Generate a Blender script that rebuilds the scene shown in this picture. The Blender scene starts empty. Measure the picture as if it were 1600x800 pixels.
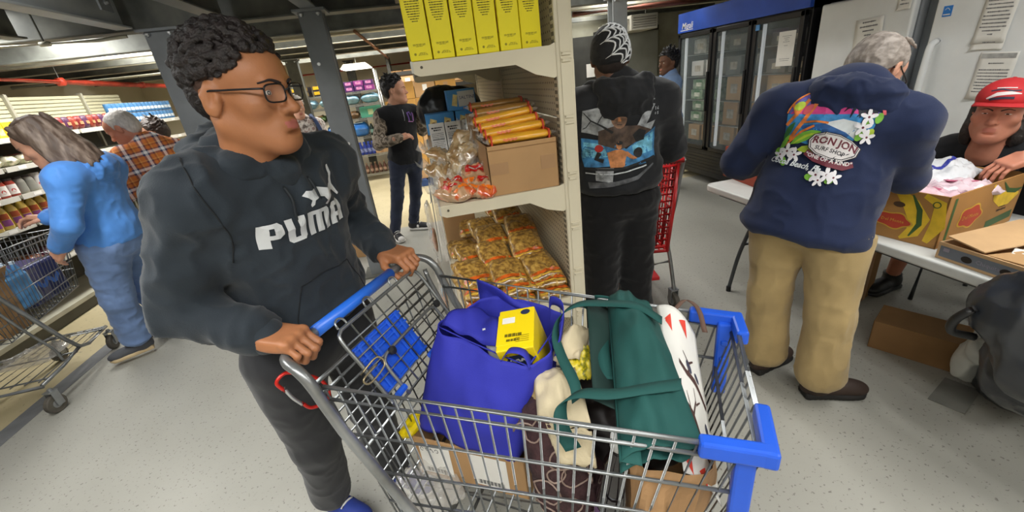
import bpy, bmesh, math, random
import numpy as np
from mathutils import Vector, Matrix, Euler
from mathutils.bvhtree import BVHTree
from math import sin, cos, pi, radians as R
random.seed(7); np.random.seed(7)
SC = bpy.context.scene
COL = SC.collection

# ------------------------------------------------------------------ camera
cam_d = bpy.data.cameras.new('camera')
cam = bpy.data.objects.new('camera', cam_d); COL.objects.link(cam); SC.camera = cam
cam_d.sensor_width = 36.0; cam_d.lens = 640.0/1600.0*36.0
cam_d.clip_start = 0.02; cam_d.clip_end = 100
cx = Vector((0.97061, -0.21088, -0.11594)); cy = Vector((-0.18937, -0.37207, -0.90868)); cz = Vector((0.14848, 0.90393, -0.40107))
m = Matrix(((cx.x, -cy.x, -cz.x, 0), (cx.y, -cy.y, -cz.y, 0), (cx.z, -cy.z, -cz.z, 1.58), (0, 0, 0, 1)))
cam.matrix_world = m

# ------------------------------------------------------------------ world, lights, exposure
w = bpy.data.worlds.new('world'); SC.world = w; w.use_nodes = True
w.node_tree.nodes['Background'].inputs[0].default_value = (0.93, 0.96, 1.0, 1)
w.node_tree.nodes['Background'].inputs[1].default_value = 0.6
SC.view_settings.view_transform = 'Standard'; SC.view_settings.look = 'None'
SC.view_settings.gamma = 1.0; SC.view_settings.use_curve_mapping = False
SC.view_settings.exposure = 0.28
def area(name, loc, size, sizey, power, color=(1, .985, .95), rot=(0, 0, 0)):
    l = bpy.data.lights.new(name, 'AREA'); l.shape = 'RECTANGLE'; l.size = size; l.size_y = sizey
    l.energy = power; l.color = color
    o = bpy.data.objects.new(name, l); COL.objects.link(o); o.location = loc; o.rotation_euler = rot
    return o
# rows of ceiling fluorescents (all above or behind the frame)
area('tube_or_uplight', (-0.3, -0.7, 2.52), 3.2, 0.5, 105)
area('tube_or_uplight', (2.2, 0.1, 2.52), 0.5, 2.4, 68)
area('tube_or_uplight', (-1.75, 1.3, 2.5), 0.3, 2.2, 55)
area('tube_or_uplight', (1.3, 3.6, 2.5), 0.4, 2.4, 64)
area('tube_or_uplight', (-0.4, 6.2, 2.42), 3.5, 0.3, 110)
area('tube_or_uplight', (-3.0, 5.2, 2.42), 0.4, 3.0, 110)
area('tube_or_uplight', (-1.2, 8.3, 2.42), 4.5, 0.3, 100)
area('tube_or_uplight', (2.7, 6.2, 2.42), 0.3, 2.0, 40)
# added up-lights, out of view, that only brighten the steel overhead
area('tube_or_uplight', (-0.3, -0.5, 2.12), 3.2, 0.3, 40, rot=(pi, 0, 0))
area('tube_or_uplight', (-1.9, 1.2, 2.12), 0.2, 2.0, 26, rot=(pi, 0, 0))
area('tube_or_uplight', (2.2, 0.2, 2.12), 0.3, 2.0, 18, rot=(pi, 0, 0))
# ------------------------------------------------------------------ helpers
def lin(h):
    h = h.lstrip('#'); c = [int(h[i:i+2], 16)/255 for i in (0, 2, 4)]
    return tuple((x/12.92 if x <= .04045 else ((x+.055)/1.055)**2.4) for x in c) + (1,)
def V(*a): return Vector(a)
_m = {}
def M(name, col, rough=.6, metal=0., var=.06, vs=6., bump=0., bs=60., coat=0., alpha=1., trans=0., emit=0., spec=.5, dirt=None, stretch=None, sheen=0.):
    if name in _m: return _m[name]
    mt = bpy.data.materials.new(name); mt.use_nodes = True; nt = mt.node_tree; N = nt.nodes; L = nt.links
    b = N['Principled BSDF']; c = lin(col)
    b.inputs['Base Color'].default_value = c; b.inputs['Roughness'].default_value = rough
    b.inputs['Metallic'].default_value = metal; b.inputs['Specular IOR Level'].default_value = spec
    b.inputs['Coat Weight'].default_value = coat; b.inputs['Sheen Weight'].default_value = sheen
    b.inputs['Alpha'].default_value = alpha; b.inputs['Transmission Weight'].default_value = trans
    if emit:
        b.inputs['Emission Color'].default_value = c; b.inputs['Emission Strength'].default_value = emit
    tc = N.new('ShaderNodeTexCoord'); src = tc.outputs['Object']
    if stretch:
        mp = N.new('ShaderNodeMapping'); mp.inputs['Scale'].default_value = stretch; L.new(src, mp.inputs[0]); src = mp.outputs[0]
    if var:
        n = N.new('ShaderNodeTexNoise'); n.inputs['Scale'].default_value = vs; n.inputs['Detail'].default_value = 5
        L.new(src, n.inputs['Vector'])
        mx = N.new('ShaderNodeMix'); mx.data_type = 'RGBA'
        c2 = lin(dirt) if dirt else tuple(x*(1-2.2*var) for x in c[:3])+(1,)
        c1 = c if dirt else tuple(min(1, x*(1+1.6*var)) for x in c[:3])+(1,)
        mx.inputs[6].default_value = c1; mx.inputs[7].default_value = c2
        rp = N.new('ShaderNodeMapRange'); rp.inputs[1].default_value = .35; rp.inputs[2].default_value = .68 if not dirt else .78
        L.new(n.outputs[0], rp.inputs[0]); L.new(rp.outputs[0], mx.inputs[0]); L.new(mx.outputs[2], b.inputs['Base Color'])
    if bump:
        n2 = N.new('ShaderNodeTexNoise'); n2.inputs['Scale'].default_value = bs; n2.inputs['Detail'].default_value = 4
        L.new(src, n2.inputs['Vector'])
        bp = N.new('ShaderNodeBump'); bp.inputs['Strength'].default_value = bump; bp.inputs['Distance'].default_value = .01
        L.new(n2.outputs[0], bp.inputs['Height']); L.new(bp.outputs[0], b.inputs['Normal'])
    _m[name] = mt
    return mt
def ramp_mat(name, cols, scale=8., rough=.8, detail=3, stretch=None, const=True, kind='noise'):
    mt = bpy.data.materials.new(name); mt.use_nodes = True; nt = mt.node_tree; N = nt.nodes; L = nt.links
    b = N['Principled BSDF']; b.inputs['Roughness'].default_value = rough
    tc = N.new('ShaderNodeTexCoord'); src = tc.outputs['Object']
    if stretch:
        mp = N.new('ShaderNodeMapping'); mp.inputs['Scale'].default_value = stretch; L.new(src, mp.inputs[0]); src = mp.outputs[0]
    if kind == 'noise':
        n = N.new('ShaderNodeTexNoise'); n.inputs['Scale'].default_value = scale; n.inputs['Detail'].default_value = detail; out = n.outputs[0]
    else:
        n = N.new('ShaderNodeTexVoronoi'); n.inputs['Scale'].default_value = scale; out = n.outputs['Color']
    L.new(src, n.inputs['Vector'])
    r = N.new('ShaderNodeValToRGB'); r.color_ramp.interpolation = 'CONSTANT' if const else 'LINEAR'
    e = r.color_ramp.elements
    while len(e) < len(cols): e.new(.5)
    for i, (p, h) in enumerate(cols): e[i].position = p; e[i].color = lin(h)
    L.new(out, r.inputs[0]); L.new(r.outputs[0], b.inputs['Base Color'])
    return mt

def tag(o, label=None, cat=None, group=None, kind=None):
    if label: o['label'] = label
    if cat: o['category'] = cat
    if group: o['group'] = group
    if kind: o['kind'] = kind
    return o
def link(o, parent=None, loc=None):
    COL.objects.link(o)
    if parent: o.parent = parent
    if loc is not None: o.location = loc
    return o
def thing(name, label, cat, loc=(0, 0, 0), rz=0., group=None, rot=None):
    o = bpy.data.objects.new(name, None); o.empty_display_size = .1
    o.location = loc; o.rotation_euler = rot if rot else (0, 0, rz)
    COL.objects.link(o); return tag(o, label, cat, group)
def copy_tree(o, parent=None):
    c = o.copy(); COL.objects.link(c)
    if parent: c.parent = parent
    for ch in list(o.children): copy_tree(ch, c)
    return c
def basis(x, y, z): return Matrix((x, y, z)).transposed()
def frame(d, up=Vector((0, 0, 1))):
    d = Vector(d).normalized()
    u = Vector(up) if abs(d.dot(Vector(up).normalized())) < .98 else Vector((0, 1, 0)) if abs(d.y) < .9 else Vector((1, 0, 0))
    x = d.cross(u).normalized(); y = x.cross(d).normalized()
    return x, y, d

class MB:
    def __init__(s): s.v = []; s.f = []; s.mi = []
    def add(s, vs, fs, mi=0):
        o = len(s.v); s.v += [tuple(p) for p in vs]; s.f += [tuple(i+o for i in f) for f in fs]; s.mi += [mi]*len(fs); return s
    def box(s, c, size, rot=None, mi=0, taper=1.):
        hx, hy, hz = [q/2 for q in size]; c = Vector(c)
        vs = []
        for z in (-1, 1):
            k = 1 if z < 0 else taper
            for x, y in ((-1, -1), (1, -1), (1, 1), (-1, 1)):
                p = Vector((x*hx*k, y*hy*k, z*hz))
                if rot is not None: p = rot @ p
                vs.append(c+p)
        return s.add(vs, [(3, 2, 1, 0), (4, 5, 6, 7), (0, 1, 5, 4), (1, 2, 6, 5), (2, 3, 7, 6), (3, 0, 4, 7)], mi)
    def bx(s, x0, x1, y0, y1, z0, z1, mi=0): return s.box(((x0+x1)/2, (y0+y1)/2, (z0+z1)/2), (x1-x0, y1-y0, z1-z0), None, mi)
    def cyl(s, a, b, r0, r1=None, n=12, caps=True, mi=0):
        a = Vector(a); b = Vector(b); r1 = r0 if r1 is None else r1
        x, y, d = frame(b-a)
        vs = [a+x*r0*cos(2*pi*i/n)+y*r0*sin(2*pi*i/n) for i in range(n)] + [b+x*r1*cos(2*pi*i/n)+y*r1*sin(2*pi*i/n) for i in range(n)]
        fs = [(i, (i+1) % n, n+(i+1) % n, n+i) for i in range(n)]
        if caps: fs += [tuple(range(n-1, -1, -1)), tuple(range(n, 2*n))]
        return s.add(vs, fs, mi)
    def tube(s, pts, r, n=8, mi=0, closed=False):
        pts = [Vector(p) for p in pts]; m_ = len(pts); rr = r if isinstance(r, (list, tuple)) else [r]*m_
        vs = []; px = None
        for i, p in enumerate(pts):
            a = pts[i-1] if i > 0 else (pts[-1] if closed else p); b = pts[i+1] if i < m_-1 else (pts[0] if closed else p)
            d = (b-a); d = d.normalized() if d.length > 1e-9 else Vector((0, 0, 1))
            if px is None: x, y, _ = frame(d)
            else:
                x = px-d*px.dot(d)
                if x.length < 1e-6: x, y, _ = frame(d)
                x.normalize(); y = d.cross(x)
            px = x
            vs += [p+x*rr[i]*cos(2*pi*k/n)+y*rr[i]*sin(2*pi*k/n) for k in range(n)]
        fs = []
        for i in range(m_ if closed else m_-1):
            j = (i+1) % m_
            fs += [(i*n+k, i*n+(k+1) % n, j*n+(k+1) % n, j*n+k) for k in range(n)]
        if not closed: fs += [tuple(range(n-1, -1, -1)), tuple((m_-1)*n+k for k in range(n))]
        return s.add(vs, fs, mi)
    def lathe(s, prof, c=(0, 0, 0), n=16, axis=None, mi=0):
        c = Vector(c); X, Y, D = frame(axis) if axis is not None else (Vector((1, 0, 0)), Vector((0, 1, 0)), Vector((0, 0, 1)))
        vs = []
        for r, z in prof: vs += [c+D*z+X*r*cos(2*pi*k/n)+Y*r*sin(2*pi*k/n) for k in range(n)]
        fs = []
        for i in range(len(prof)-1): fs += [(i*n+k, i*n+(k+1) % n, (i+1)*n+(k+1) % n, (i+1)*n+k) for k in range(n)]
        if prof[0][0] > 1e-5: fs.append(tuple(range(n-1, -1, -1)))
        if prof[-1][0] > 1e-5: fs.append(tuple((len(prof)-1)*n+k for k in range(n)))
        return s.add(vs, fs, mi)
    def prism(s, poly, o, X, Y, t, mi=0):
        o = Vector(o); X = Vector(X); Y = Vector(Y); Z = X.cross(Y).normalized()*t; n = len(poly)
        vs = [o+X*a+Y*b for a, b in poly]; vs += [p+Z for p in vs]
        return s.add(vs, [tuple(range(n-1, -1, -1)), tuple(range(n, 2*n))]+[(i, (i+1) % n, n+(i+1) % n, n+i) for i in range(n)], mi)
    def grid(s, fn, nu, nv, mi=0, closeu=False):
        vs = [fn(i/(nu if closeu else nu-1), j/(nv-1)) for j in range(nv) for i in range(nu)]
        fs = []
        for j in range(nv-1):
            for i in range(nu if closeu else nu-1):
                fs.append((j*nu+i, j*nu+(i+1) % nu, (j+1)*nu+(i+1) % nu, (j+1)*nu+i))
        return s.add(vs, fs, mi)
    def mesh(s, name, mats, smooth=False):
        me = bpy.data.meshes.new(name); me.from_pydata(s.v, [], s.f)
        for mt in (mats if isinstance(mats, (list, tuple)) else [mats]): me.materials.append(mt)
        if any(s.mi): me.polygons.foreach_set('material_index', s.mi)
        if smooth: me.polygons.foreach_set('use_smooth', [True]*len(me.polygons))
        me.update(); return me
    def build(s, name, mats, parent=None, smooth=False, bevel=0., loc=None, rz=0., sub=0, solid=0., seg=2, auto=False):
        o = bpy.data.objects.new(name, s.mesh(name, mats, smooth)); link(o, parent, loc); o.rotation_euler = (0, 0, rz)
        if solid: md = o.modifiers.new('solid', 'SOLIDIFY'); md.thickness = solid; md.offset = 0
        if bevel: md = o.modifiers.new('bevel', 'BEVEL'); md.width = bevel; md.segments = seg; md.limit_method = 'ANGLE'
        if sub: md = o.modifiers.new('sub', 'SUBSURF'); md.levels = sub; md.render_levels = sub
        return o
def bez(pts, n=8):
    """Catmull-Rom through pts"""
    P = [Vector(p) for p in pts]; P = [2*P[0]-P[1]]+P+[2*P[-1]-P[-2]]; out = []
    for i in range(1, len(P)-2):
        for k in range(n):
            t = k/n; a, b, c, d = P[i-1:i+3]
            out.append(.5*((2*b)+(c-a)*t+(2*a-5*b+4*c-d)*t*t+(3*b-a-3*c+d)*t**3))
    out.append(P[-2]); return out
def text_mb(s, size, align='CENTER', mi=0, xs=1., shear=0., sp=1., res=2, bold=0.):
    cu = bpy.data.curves.new('t', 'FONT'); cu.body = s; cu.size = size; cu.align_x = align; cu.align_y = 'CENTER'; cu.resolution_u = res
    cu.shear = shear; cu.space_line = sp; cu.offset = bold*size
    o = bpy.data.objects.new('t', cu); me = bpy.data.meshes.new_from_object(o)
    vs = [(v.co.x*xs, v.co.y) for v in me.vertices]; fs = [tuple(p.vertices) for p in me.polygons]
    bpy.data.objects.remove(o); bpy.data.curves.remove(cu); bpy.data.meshes.remove(me)
    return vs, fs
def flat(mb, vf, o, X, Y, mi=0, up=0.):
    """put flat 2-d faces on the plane (o, X, Y), raised a hair"""
    o = Vector(o); X = Vector(X).normalized(); Y = Vector(Y).normalized(); Z = X.cross(Y)
    return mb.add([o+X*a+Y*b+Z*up for a, b in vf[0]], vf[1], mi)
def rect2(cx_, cy_, w_, h_): return [(cx_-w_/2, cy_-h_/2), (cx_+w_/2, cy_-h_/2), (cx_+w_/2, cy_+h_/2), (cx_-w_/2, cy_+h_/2)], [(0, 1, 2, 3)]
def poly2(p): return list(p), [tuple(range(len(p)))]
def ell2(cx_, cy_, rx, ry, n=20, a0=0.):
    return [(cx_+rx*cos(2*pi*i/n)*cos(a0)-ry*sin(2*pi*i/n)*sin(a0), cy_+rx*cos(2*pi*i/n)*sin(a0)+ry*sin(2*pi*i/n)*cos(a0)) for i in range(n)], [tuple(range(n))]
def stroke2(pts, wd):
    vs = []; fs = []
    for i, (x, y) in enumerate(pts):
        a = pts[max(0, i-1)]; b = pts[min(len(pts)-1, i+1)]; dx, dy = b[0]-a[0], b[1]-a[1]; l = math.hypot(dx, dy) or 1
        h = (wd[i] if isinstance(wd, (list, tuple)) else wd)/2
        vs += [(x-dy/l*h, y+dx/l*h), (x+dy/l*h, y-dx/l*h)]
        if i: fs.append((2*i-2, 2*i-1, 2*i+1, 2*i))
    return vs, fs
def subdiv2(vf, mx):
    """cut flat faces until no edge is longer than mx, so that they can be laid on a curved surface"""
    bm = bmesh.new(); vs = [bm.verts.new((a, b, 0)) for a, b in vf[0]]
    for f in vf[1]:
        try: bm.faces.new([vs[i] for i in f])
        except ValueError: pass
    bm.normal_update(); bmesh.ops.triangulate(bm, faces=bm.faces[:])
    for _ in range(7):
        es = [e for e in bm.edges if e.calc_length() > mx]
        if not es: break
        bmesh.ops.subdivide_edges(bm, edges=es, cuts=1, use_grid_fill=False)
        bmesh.ops.triangulate(bm, faces=[f for f in bm.faces if len(f.verts) > 3])
    bm.verts.index_update()
    r = [(v.co.x, v.co.y) for v in bm.verts], [tuple(v.index for v in f.verts) for f in bm.faces]
    bm.free(); return r
def bvh_of(o): me = o.data; return BVHTree.FromPolygons([v.co[:] for v in me.vertices], [tuple(p.vertices) for p in me.polygons])
def wrap(mb, vf, bvh, o, X, Y, up=.0015, mi=0, mx=.012, back=.35):
    """lay flat faces onto a body: each point is dropped along -Z of the plane onto the surface"""
    o = Vector(o); X = Vector(X).normalized(); Y = Vector(Y); Y = (Y-X*Y.dot(X)).normalized(); Z = X.cross(Y)
    vs, fs = subdiv2(vf, mx); out = []; ok = []
    for a, b in vs:
        p = o+X*a+Y*b; h = bvh.ray_cast(p+Z*back, -Z, back*2)
        if h[0] is None: out.append(p); ok.append(False)
        else: out.append(h[0]+Z*up+h[1]*up*.3); ok.append(True)
    return mb.add(out, [f for f in fs if all(ok[i] for i in f)], mi)

# ---- value noise and signed-distance sculpting (numpy)
def vnoise(p, seed=0):
    p = np.asarray(p, float)+seed*17.31; i = np.floor(p); f = p-i; u = f*f*(3-2*f); i = i.astype(np.int64); out = 0
    for dx in (0, 1):
        for dy in (0, 1):
            for dz in (0, 1):
                h = (i[..., 0]+dx)*374761393+(i[..., 1]+dy)*668265263+(i[..., 2]+dz)*2147483647
                h = (h ^ (h >> 13))*1274126177; h = h ^ (h >> 16); r = (h & 0xffff)/65535.
                out = out+r*(u[..., 0] if dx else 1-u[..., 0])*(u[..., 1] if dy else 1-u[..., 1])*(u[..., 2] if dz else 1-u[..., 2])
    return out
def cap(a, b, ra, rb=None, k=.02, op='u'): return ('c', np.array(a, float), np.array(b, float), ra, ra if rb is None else rb, k, op)
def ell(c, r, rot=None, k=.02, op='u'): return ('e', np.array(c, float), np.array(r, float), None if rot is None else np.array(rot, float), k, op)
def bxx(c, h, rot=None, rd=.01, k=.01, op='u'): return ('b', np.array(c, float), np.array(h, float), None if rot is None else np.array(rot, float), rd, k, op)
def cut(p, n, k=.004): return ('p', np.array(p, float), np.array(n, float)/np.linalg.norm(n), k)
def _bounds(q):
    if q[0] == 'c':
        r = max(q[3], q[4]); return np.minimum(q[1], q[2])-r, np.maximum(q[1], q[2])+r
    if q[0] == 'e': r = q[2].max() if q[3] is not None else q[2]; return q[1]-r, q[1]+r
    if q[0] == 'b':
        r = np.linalg.norm(q[2])+q[4] if q[3] is not None else q[2]+q[4]; return q[1]-r, q[1]+r
def _eval(q, P):
    if q[0] == 'c':
        ab = q[2]-q[1]; t = np.clip(((P-q[1])@ab)/max(1e-12, ab@ab), 0, 1)
        return np.linalg.norm(P-q[1]-t[..., None]*ab, axis=-1)-(q[3]+(q[4]-q[3])*t)
    if q[0] == 'e':
        d = P-q[1]
        if q[3] is not None: d = d@q[3]
        k0 = np.linalg.norm(d/q[2], axis=-1); k1 = np.linalg.norm(d/q[2]**2, axis=-1)
        return np.where(k1 > 1e-9, k0*(k0-1)/np.maximum(k1, 1e-9), -q[2].min())
    if q[0] == 'b':
        d = P-q[1]
        if q[3] is not None: d = d@q[3]
        e = np.abs(d)-q[2]
        return np.linalg.norm(np.maximum(e, 0), axis=-1)+np.minimum(e.max(-1), 0)-q[4]
def sdf_mesh(prims, vox):
    us = [q for q in prims if q[0] != 'p' and q[-1] == 'u']
    lo = np.min([_bounds(q)[0] for q in us], 0)-3*vox; hi = np.max([_bounds(q)[1] for q in us], 0)+3*vox
    n = np.ceil((hi-lo)/vox).astype(int)+1
    F = np.full(n, 9., np.float32); ax = [lo[i]+vox*np.arange(n[i]) for i in range(3)]
    for q in prims:
        if q[0] == 'p':
            G = (ax[0][:, None, None]-q[1][0])*q[2][0]+(ax[1][None, :, None]-q[1][1])*q[2][1]+(ax[2][None, None, :]-q[1][2])*q[2][2]
            F = np.maximum(F, G.astype(np.float32)); continue
        k = max(q[-2], 1e-4); b0, b1 = _bounds(q); mg = k+3*vox
        i0 = np.clip(np.floor((b0-mg-lo)/vox).astype(int), 0, n-1); i1 = np.clip(np.ceil((b1+mg-lo)/vox).astype(int)+1, 1, n)
        if (i1 <= i0).any(): continue
        sl = tuple(slice(i0[j], i1[j]) for j in range(3))
        P = np.stack(np.meshgrid(*[ax[j][sl[j]] for j in range(3)], indexing='ij'), -1)
        D = _eval(q, P); A = F[sl]
        if q[-1] == 'u': h = np.maximum(k-np.abs(A-D), 0)/k; F[sl] = np.minimum(A, D)-h*h*k*.25
        else: h = np.maximum(k-np.abs(A+D), 0)/k; F[sl] = np.maximum(A, -D)+h*h*k*.25
    S = F < 0; c = [slice(0, -1), slice(1, None)]
    cnt = sum(S[c[a], c[b], c[d]].astype(np.int8) for a in (0, 1) for b in (0, 1) for d in (0, 1))
    act = (cnt > 0) & (cnt < 8); I = np.argwhere(act); idx = np.full(act.shape, -1, np.int64); idx[act] = np.arange(len(I))
    acc = np.zeros((len(I), 3)); num = np.zeros(len(I))
    corners = [(a, b, d) for a in (0, 1) for b in (0, 1) for d in (0, 1)]
    val = {q: F[I[:, 0]+q[0], I[:, 1]+q[1], I[:, 2]+q[2]] for q in corners}
    for q in corners:
        for axx in range(3):
            if q[axx] == 0:
                r = list(q); r[axx] = 1; r = tuple(r); a = val[q]; b = val[r]; x = (a < 0) != (b < 0)
                t = np.where(x, a/np.where(x, a-b, 1), 0); p = np.tile(np.array(q, float), (len(I), 1)); p[:, axx] += t
                acc += p*x[:, None]; num += x
    vs = lo+vox*(I+acc/num[:, None]); quads = []
    for axx in range(3):
        o1, o2 = [(1, 2), (2, 0), (0, 1)][axx]
        sa = [slice(None)]*3; sb = [slice(None)]*3; sa[axx] = slice(0, -1); sb[axx] = slice(1, None)
        A = S[tuple(sa)]; B = S[tuple(sb)]; E = np.argwhere(A != B)
        E = E[(E[:, o1] > 0) & (E[:, o2] > 0) & (E[:, o1] < n[o1]-1) & (E[:, o2] < n[o2]-1)]
        if not len(E): continue
        s = A[E[:, 0], E[:, 1], E[:, 2]]
        def cell(d1, d2):
            e = E.copy(); e[:, o1] += d1; e[:, o2] += d2; return idx[e[:, 0], e[:, 1], e[:, 2]]
        q = np.stack([cell(-1, -1), cell(0, -1), cell(0, 0), cell(-1, 0)], 1)
        q[~s] = q[~s][:, ::-1]; quads.append(q)
    q = np.concatenate(quads); q = q[(q >= 0).all(1)]
    return vs, q
def np_mesh(name, vs, q, mats, mi=None, smooth=True):
    me = bpy.data.meshes.new(name); me.vertices.add(len(vs)); me.vertices.foreach_set('co', np.asarray(vs, np.float32).ravel())
    q = np.asarray(q); me.loops.add(q.size); me.loops.foreach_set('vertex_index', q.ravel().astype(np.int32))
    me.polygons.add(len(q)); me.polygons.foreach_set('loop_start', (np.arange(len(q))*4).astype(np.int32))
    try: me.polygons.foreach_set('loop_total', np.full(len(q), 4, np.int32))
    except Exception: pass
    for mt in (mats if isinstance(mats, (list, tuple)) else [mats]): me.materials.append(mt)
    if mi is not None: me.polygons.foreach_set('material_index', np.asarray(mi, np.int32))
    me.polygons.foreach_set('use_smooth', np.full(len(q), smooth)); me.update(calc_edges=True); me.validate(); return me
def normals(vs, q):
    a = vs[q[:, 2]]-vs[q[:, 0]]; b = vs[q[:, 3]]-vs[q[:, 1]]; n = np.cross(a, b); N = np.zeros_like(vs)
    for i in range(4): np.add.at(N, q[:, i], n)
    return N/np.maximum(np.linalg.norm(N, axis=1, keepdims=True), 1e-9)
def folds(vs, q, amp, freq=(14, 14, 7), seed=1, rot=None):
    N = normals(vs, q); p = vs if rot is None else vs@np.array(rot)
    p = p+.035*np.stack([vnoise(vs*9, seed+i) for i in (5, 6, 7)], 1)
    a = 1-np.abs(2*vnoise(p*np.array(freq), seed)-1); b = 1-np.abs(2*vnoise(p*np.array(freq)*2.3, seed+3)-1)
    return vs+N*(amp*((a**2-.35)+.45*(b**2-.35)))[:, None]
def sdf_obj(name, prims, vox, mats, parent=None, base=(0, 0, 0), fold=0., freq=(14, 14, 7), seed=1, rot=None, fn=None, mifn=None):
    vs, q = sdf_mesh(prims, vox)
    if fold: vs = folds(vs, q, fold, freq, seed, rot)
    if fn: vs = fn(vs, q)
    vs = vs-np.array(base); mi = mifn(vs, q) if mifn else None
    o = bpy.data.objects.new(name, np_mesh(name, vs, q, mats, mi)); return link(o, parent)
# ------------------------------------------------------------------ the setting
def struct(o): o['kind'] = 'structure'; return o
def floor_mat(name, base, spots, darkc, scale=1.):
    mt = bpy.data.materials.new(name); mt.use_nodes = True; nt = mt.node_tree; N = nt.nodes; L = nt.links
    b = N['Principled BSDF']; tc = N.new('ShaderNodeTexCoord')
    n1 = N.new('ShaderNodeTexNoise'); n1.inputs['Scale'].default_value = 1.3; n1.inputs['Detail'].default_value = 6
    v = N.new('ShaderNodeTexNoise'); v.inputs['Scale'].default_value = 70*scale; v.inputs['Detail'].default_value = 3
    vo = N.new('ShaderNodeTexVoronoi'); vo.inputs['Scale'].default_value = 45*scale
    for n in (n1, v, vo): L.new(tc.outputs['Object'], n.inputs['Vector'])
    m1 = N.new('ShaderNodeMix'); m1.data_type = 'RGBA'; m1.inputs[6].default_value = lin(base); m1.inputs[7].default_value = lin(darkc)
    r1 = N.new('ShaderNodeMapRange'); r1.inputs[1].default_value = .35; r1.inputs[2].default_value = .75; L.new(n1.outputs[0], r1.inputs[0]); L.new(r1.outputs[0], m1.inputs[0])
    m2 = N.new('ShaderNodeMix'); m2.data_type = 'RGBA'; m2.inputs[7].default_value = lin(spots); L.new(m1.outputs[2], m2.inputs[6])
    r2 = N.new('ShaderNodeMapRange'); r2.inputs[1].default_value = .63; r2.inputs[2].default_value = .68; r2.inputs[4].default_value = .75; L.new(v.outputs[0], r2.inputs[0]); L.new(r2.outputs[0], m2.inputs[0])
    L.new(m2.outputs[2], b.inputs['Base Color']); b.inputs['Roughness'].default_value = .42; b.inputs['Specular IOR Level'].default_value = .35
    mt['d'] = 1; return mt
fl_grey = floor_mat('vinyl_floor', 'a5a49c', '65635c', '97968e')
fl_yel = floor_mat('concrete_floor', 'c0b492', '8b8068', 'a99c78', .4)
strip = M('dark_floor_strip', '6f7173', .6, var=.1)
struct(MB().bx(-2.72, 5.2, -2.2, 5.08, -.08, 0).build('floor', fl_grey))
struct(MB().bx(-5.4, -2.72, -2.2, 5.08, -.081, -.001).bx(-5.4, 5.2, 5.08, 10.4, -.08, -.001).build('floor', fl_yel))
struct(MB().bx(-2.80, -2.68, -1.2, 5.08, -.02, .002).build('trim_1', strip))
wallm = M('cream_wall', 'd9d2bd', .85, var=.03, vs=1.5)
greyw = M('grey_wall', '8f9088', .8, var=.06, vs=1.)
struct(MB().bx(-5.5, 5.3, 10.2, 10.35, 0, 2.75).build('wall_back', wallm))
struct(MB().bx(-5.5, -5.35, -2.2, 10.3, 0, 2.75).build('wall_left', wallm))
struct(MB().bx(5.0, 5.15, -2.2, 10.3, 0, 2.75).build('wall_right', greyw))
struct(MB().bx(-5.5, 5.3, -2.35, -2.2, 0, 2.75).build('wall_front', wallm))
deckm = M('ceiling_deck', '4a4b45', .8, var=.1, vs=2.)
creamd = M('cream_deck', 'bdb7a0', .75, var=.09, vs=1.3, dirt='8b7a58')
# corrugated deck: dark over the near bay, cream beyond
def deck(x0, x1, y0, y1, z, mt, name):
    mb = MB(); n = int((x1-x0)/.15); prof = []
    for i in range(n):
        x = x0+i*.15; prof += [(x, z), (x+.06, z), (x+.075, z+.04), (x+.135, z+.04)]
    prof.append((x1, z)); vs = [(x, y, zz) for y in (y0, y1) for x, zz in prof]; k = len(prof)
    mb.add(vs, [(i, k+i, k+i+1, i+1) for i in range(k-1)]); o = mb.build(name, mt); struct(o); return o
deck(-5.4, 5.2, -2.2, 5.0, 2.62, deckm, 'ceiling')
deck(-5.4, 5.2, 5.0, 10.3, 2.56, creamd, 'ceiling')
steel = M('grey_steel', '74787b', .5, .05, var=.08, vs=4., spec=.4)
steel_l = M('pale_grey_steel', '9da1a2', .45, .05, var=.07, vs=3.)
steel_d = M('dark_steel', '4a4c48', .6, .05, var=.15, vs=5., dirt='74746a')
galv = M('galvanised_steel', '5c5d58', .5, .1, var=.1, vs=7., dirt='7d8078')
creams = M('cream_steel', 'c9c6b4', .55, .05, var=.05)
bolt_m = M('zinc_bolt', 'c4c6c6', .35, .8, var=.05)
def ibeam(name, a, b, h, fw, mt, tf=.014, tw=.012, side=0.):
    """I-section between two points whose z is the underside"""
    a = Vector(a); b = Vector(b); d = (b-a).normalized(); s = Vector((-d.y, d.x, 0)).normalized(); up = Vector((0, 0, 1)); L = (b-a).length; mid = (a+b)/2
    rot = basis(d, s, up); mb = MB()
    mb.box(mid+up*tf/2, (L, fw, tf), rot); mb.box(mid+up*(h-tf/2), (L, fw, tf), rot); mb.box(mid+up*h/2+s*side, (L, tw, h-2*tf), rot)
    return struct(mb.build(name, mt, bevel=.003))
n_t = [1]
def tr(): n_t[0] += 1; return 'trim_%d' % n_t[0]
# joists running away from the camera over the near bay
for x, m_ in ((-3.95, steel_d), (-3.3, steel_d), (-2.62, steel_d), (-1.96, steel_l), (-1.30, steel), (-.66, steel), (.02, steel_d), (.7, steel_d), (1.4, steel_d), (2.1, steel_d), (2.9, steel_d), (3.7, steel_d)):
    ibeam(tr(), (x, -1.8, 2.2), (x, 3.86, 2.2), .36, .11, m_)
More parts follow.
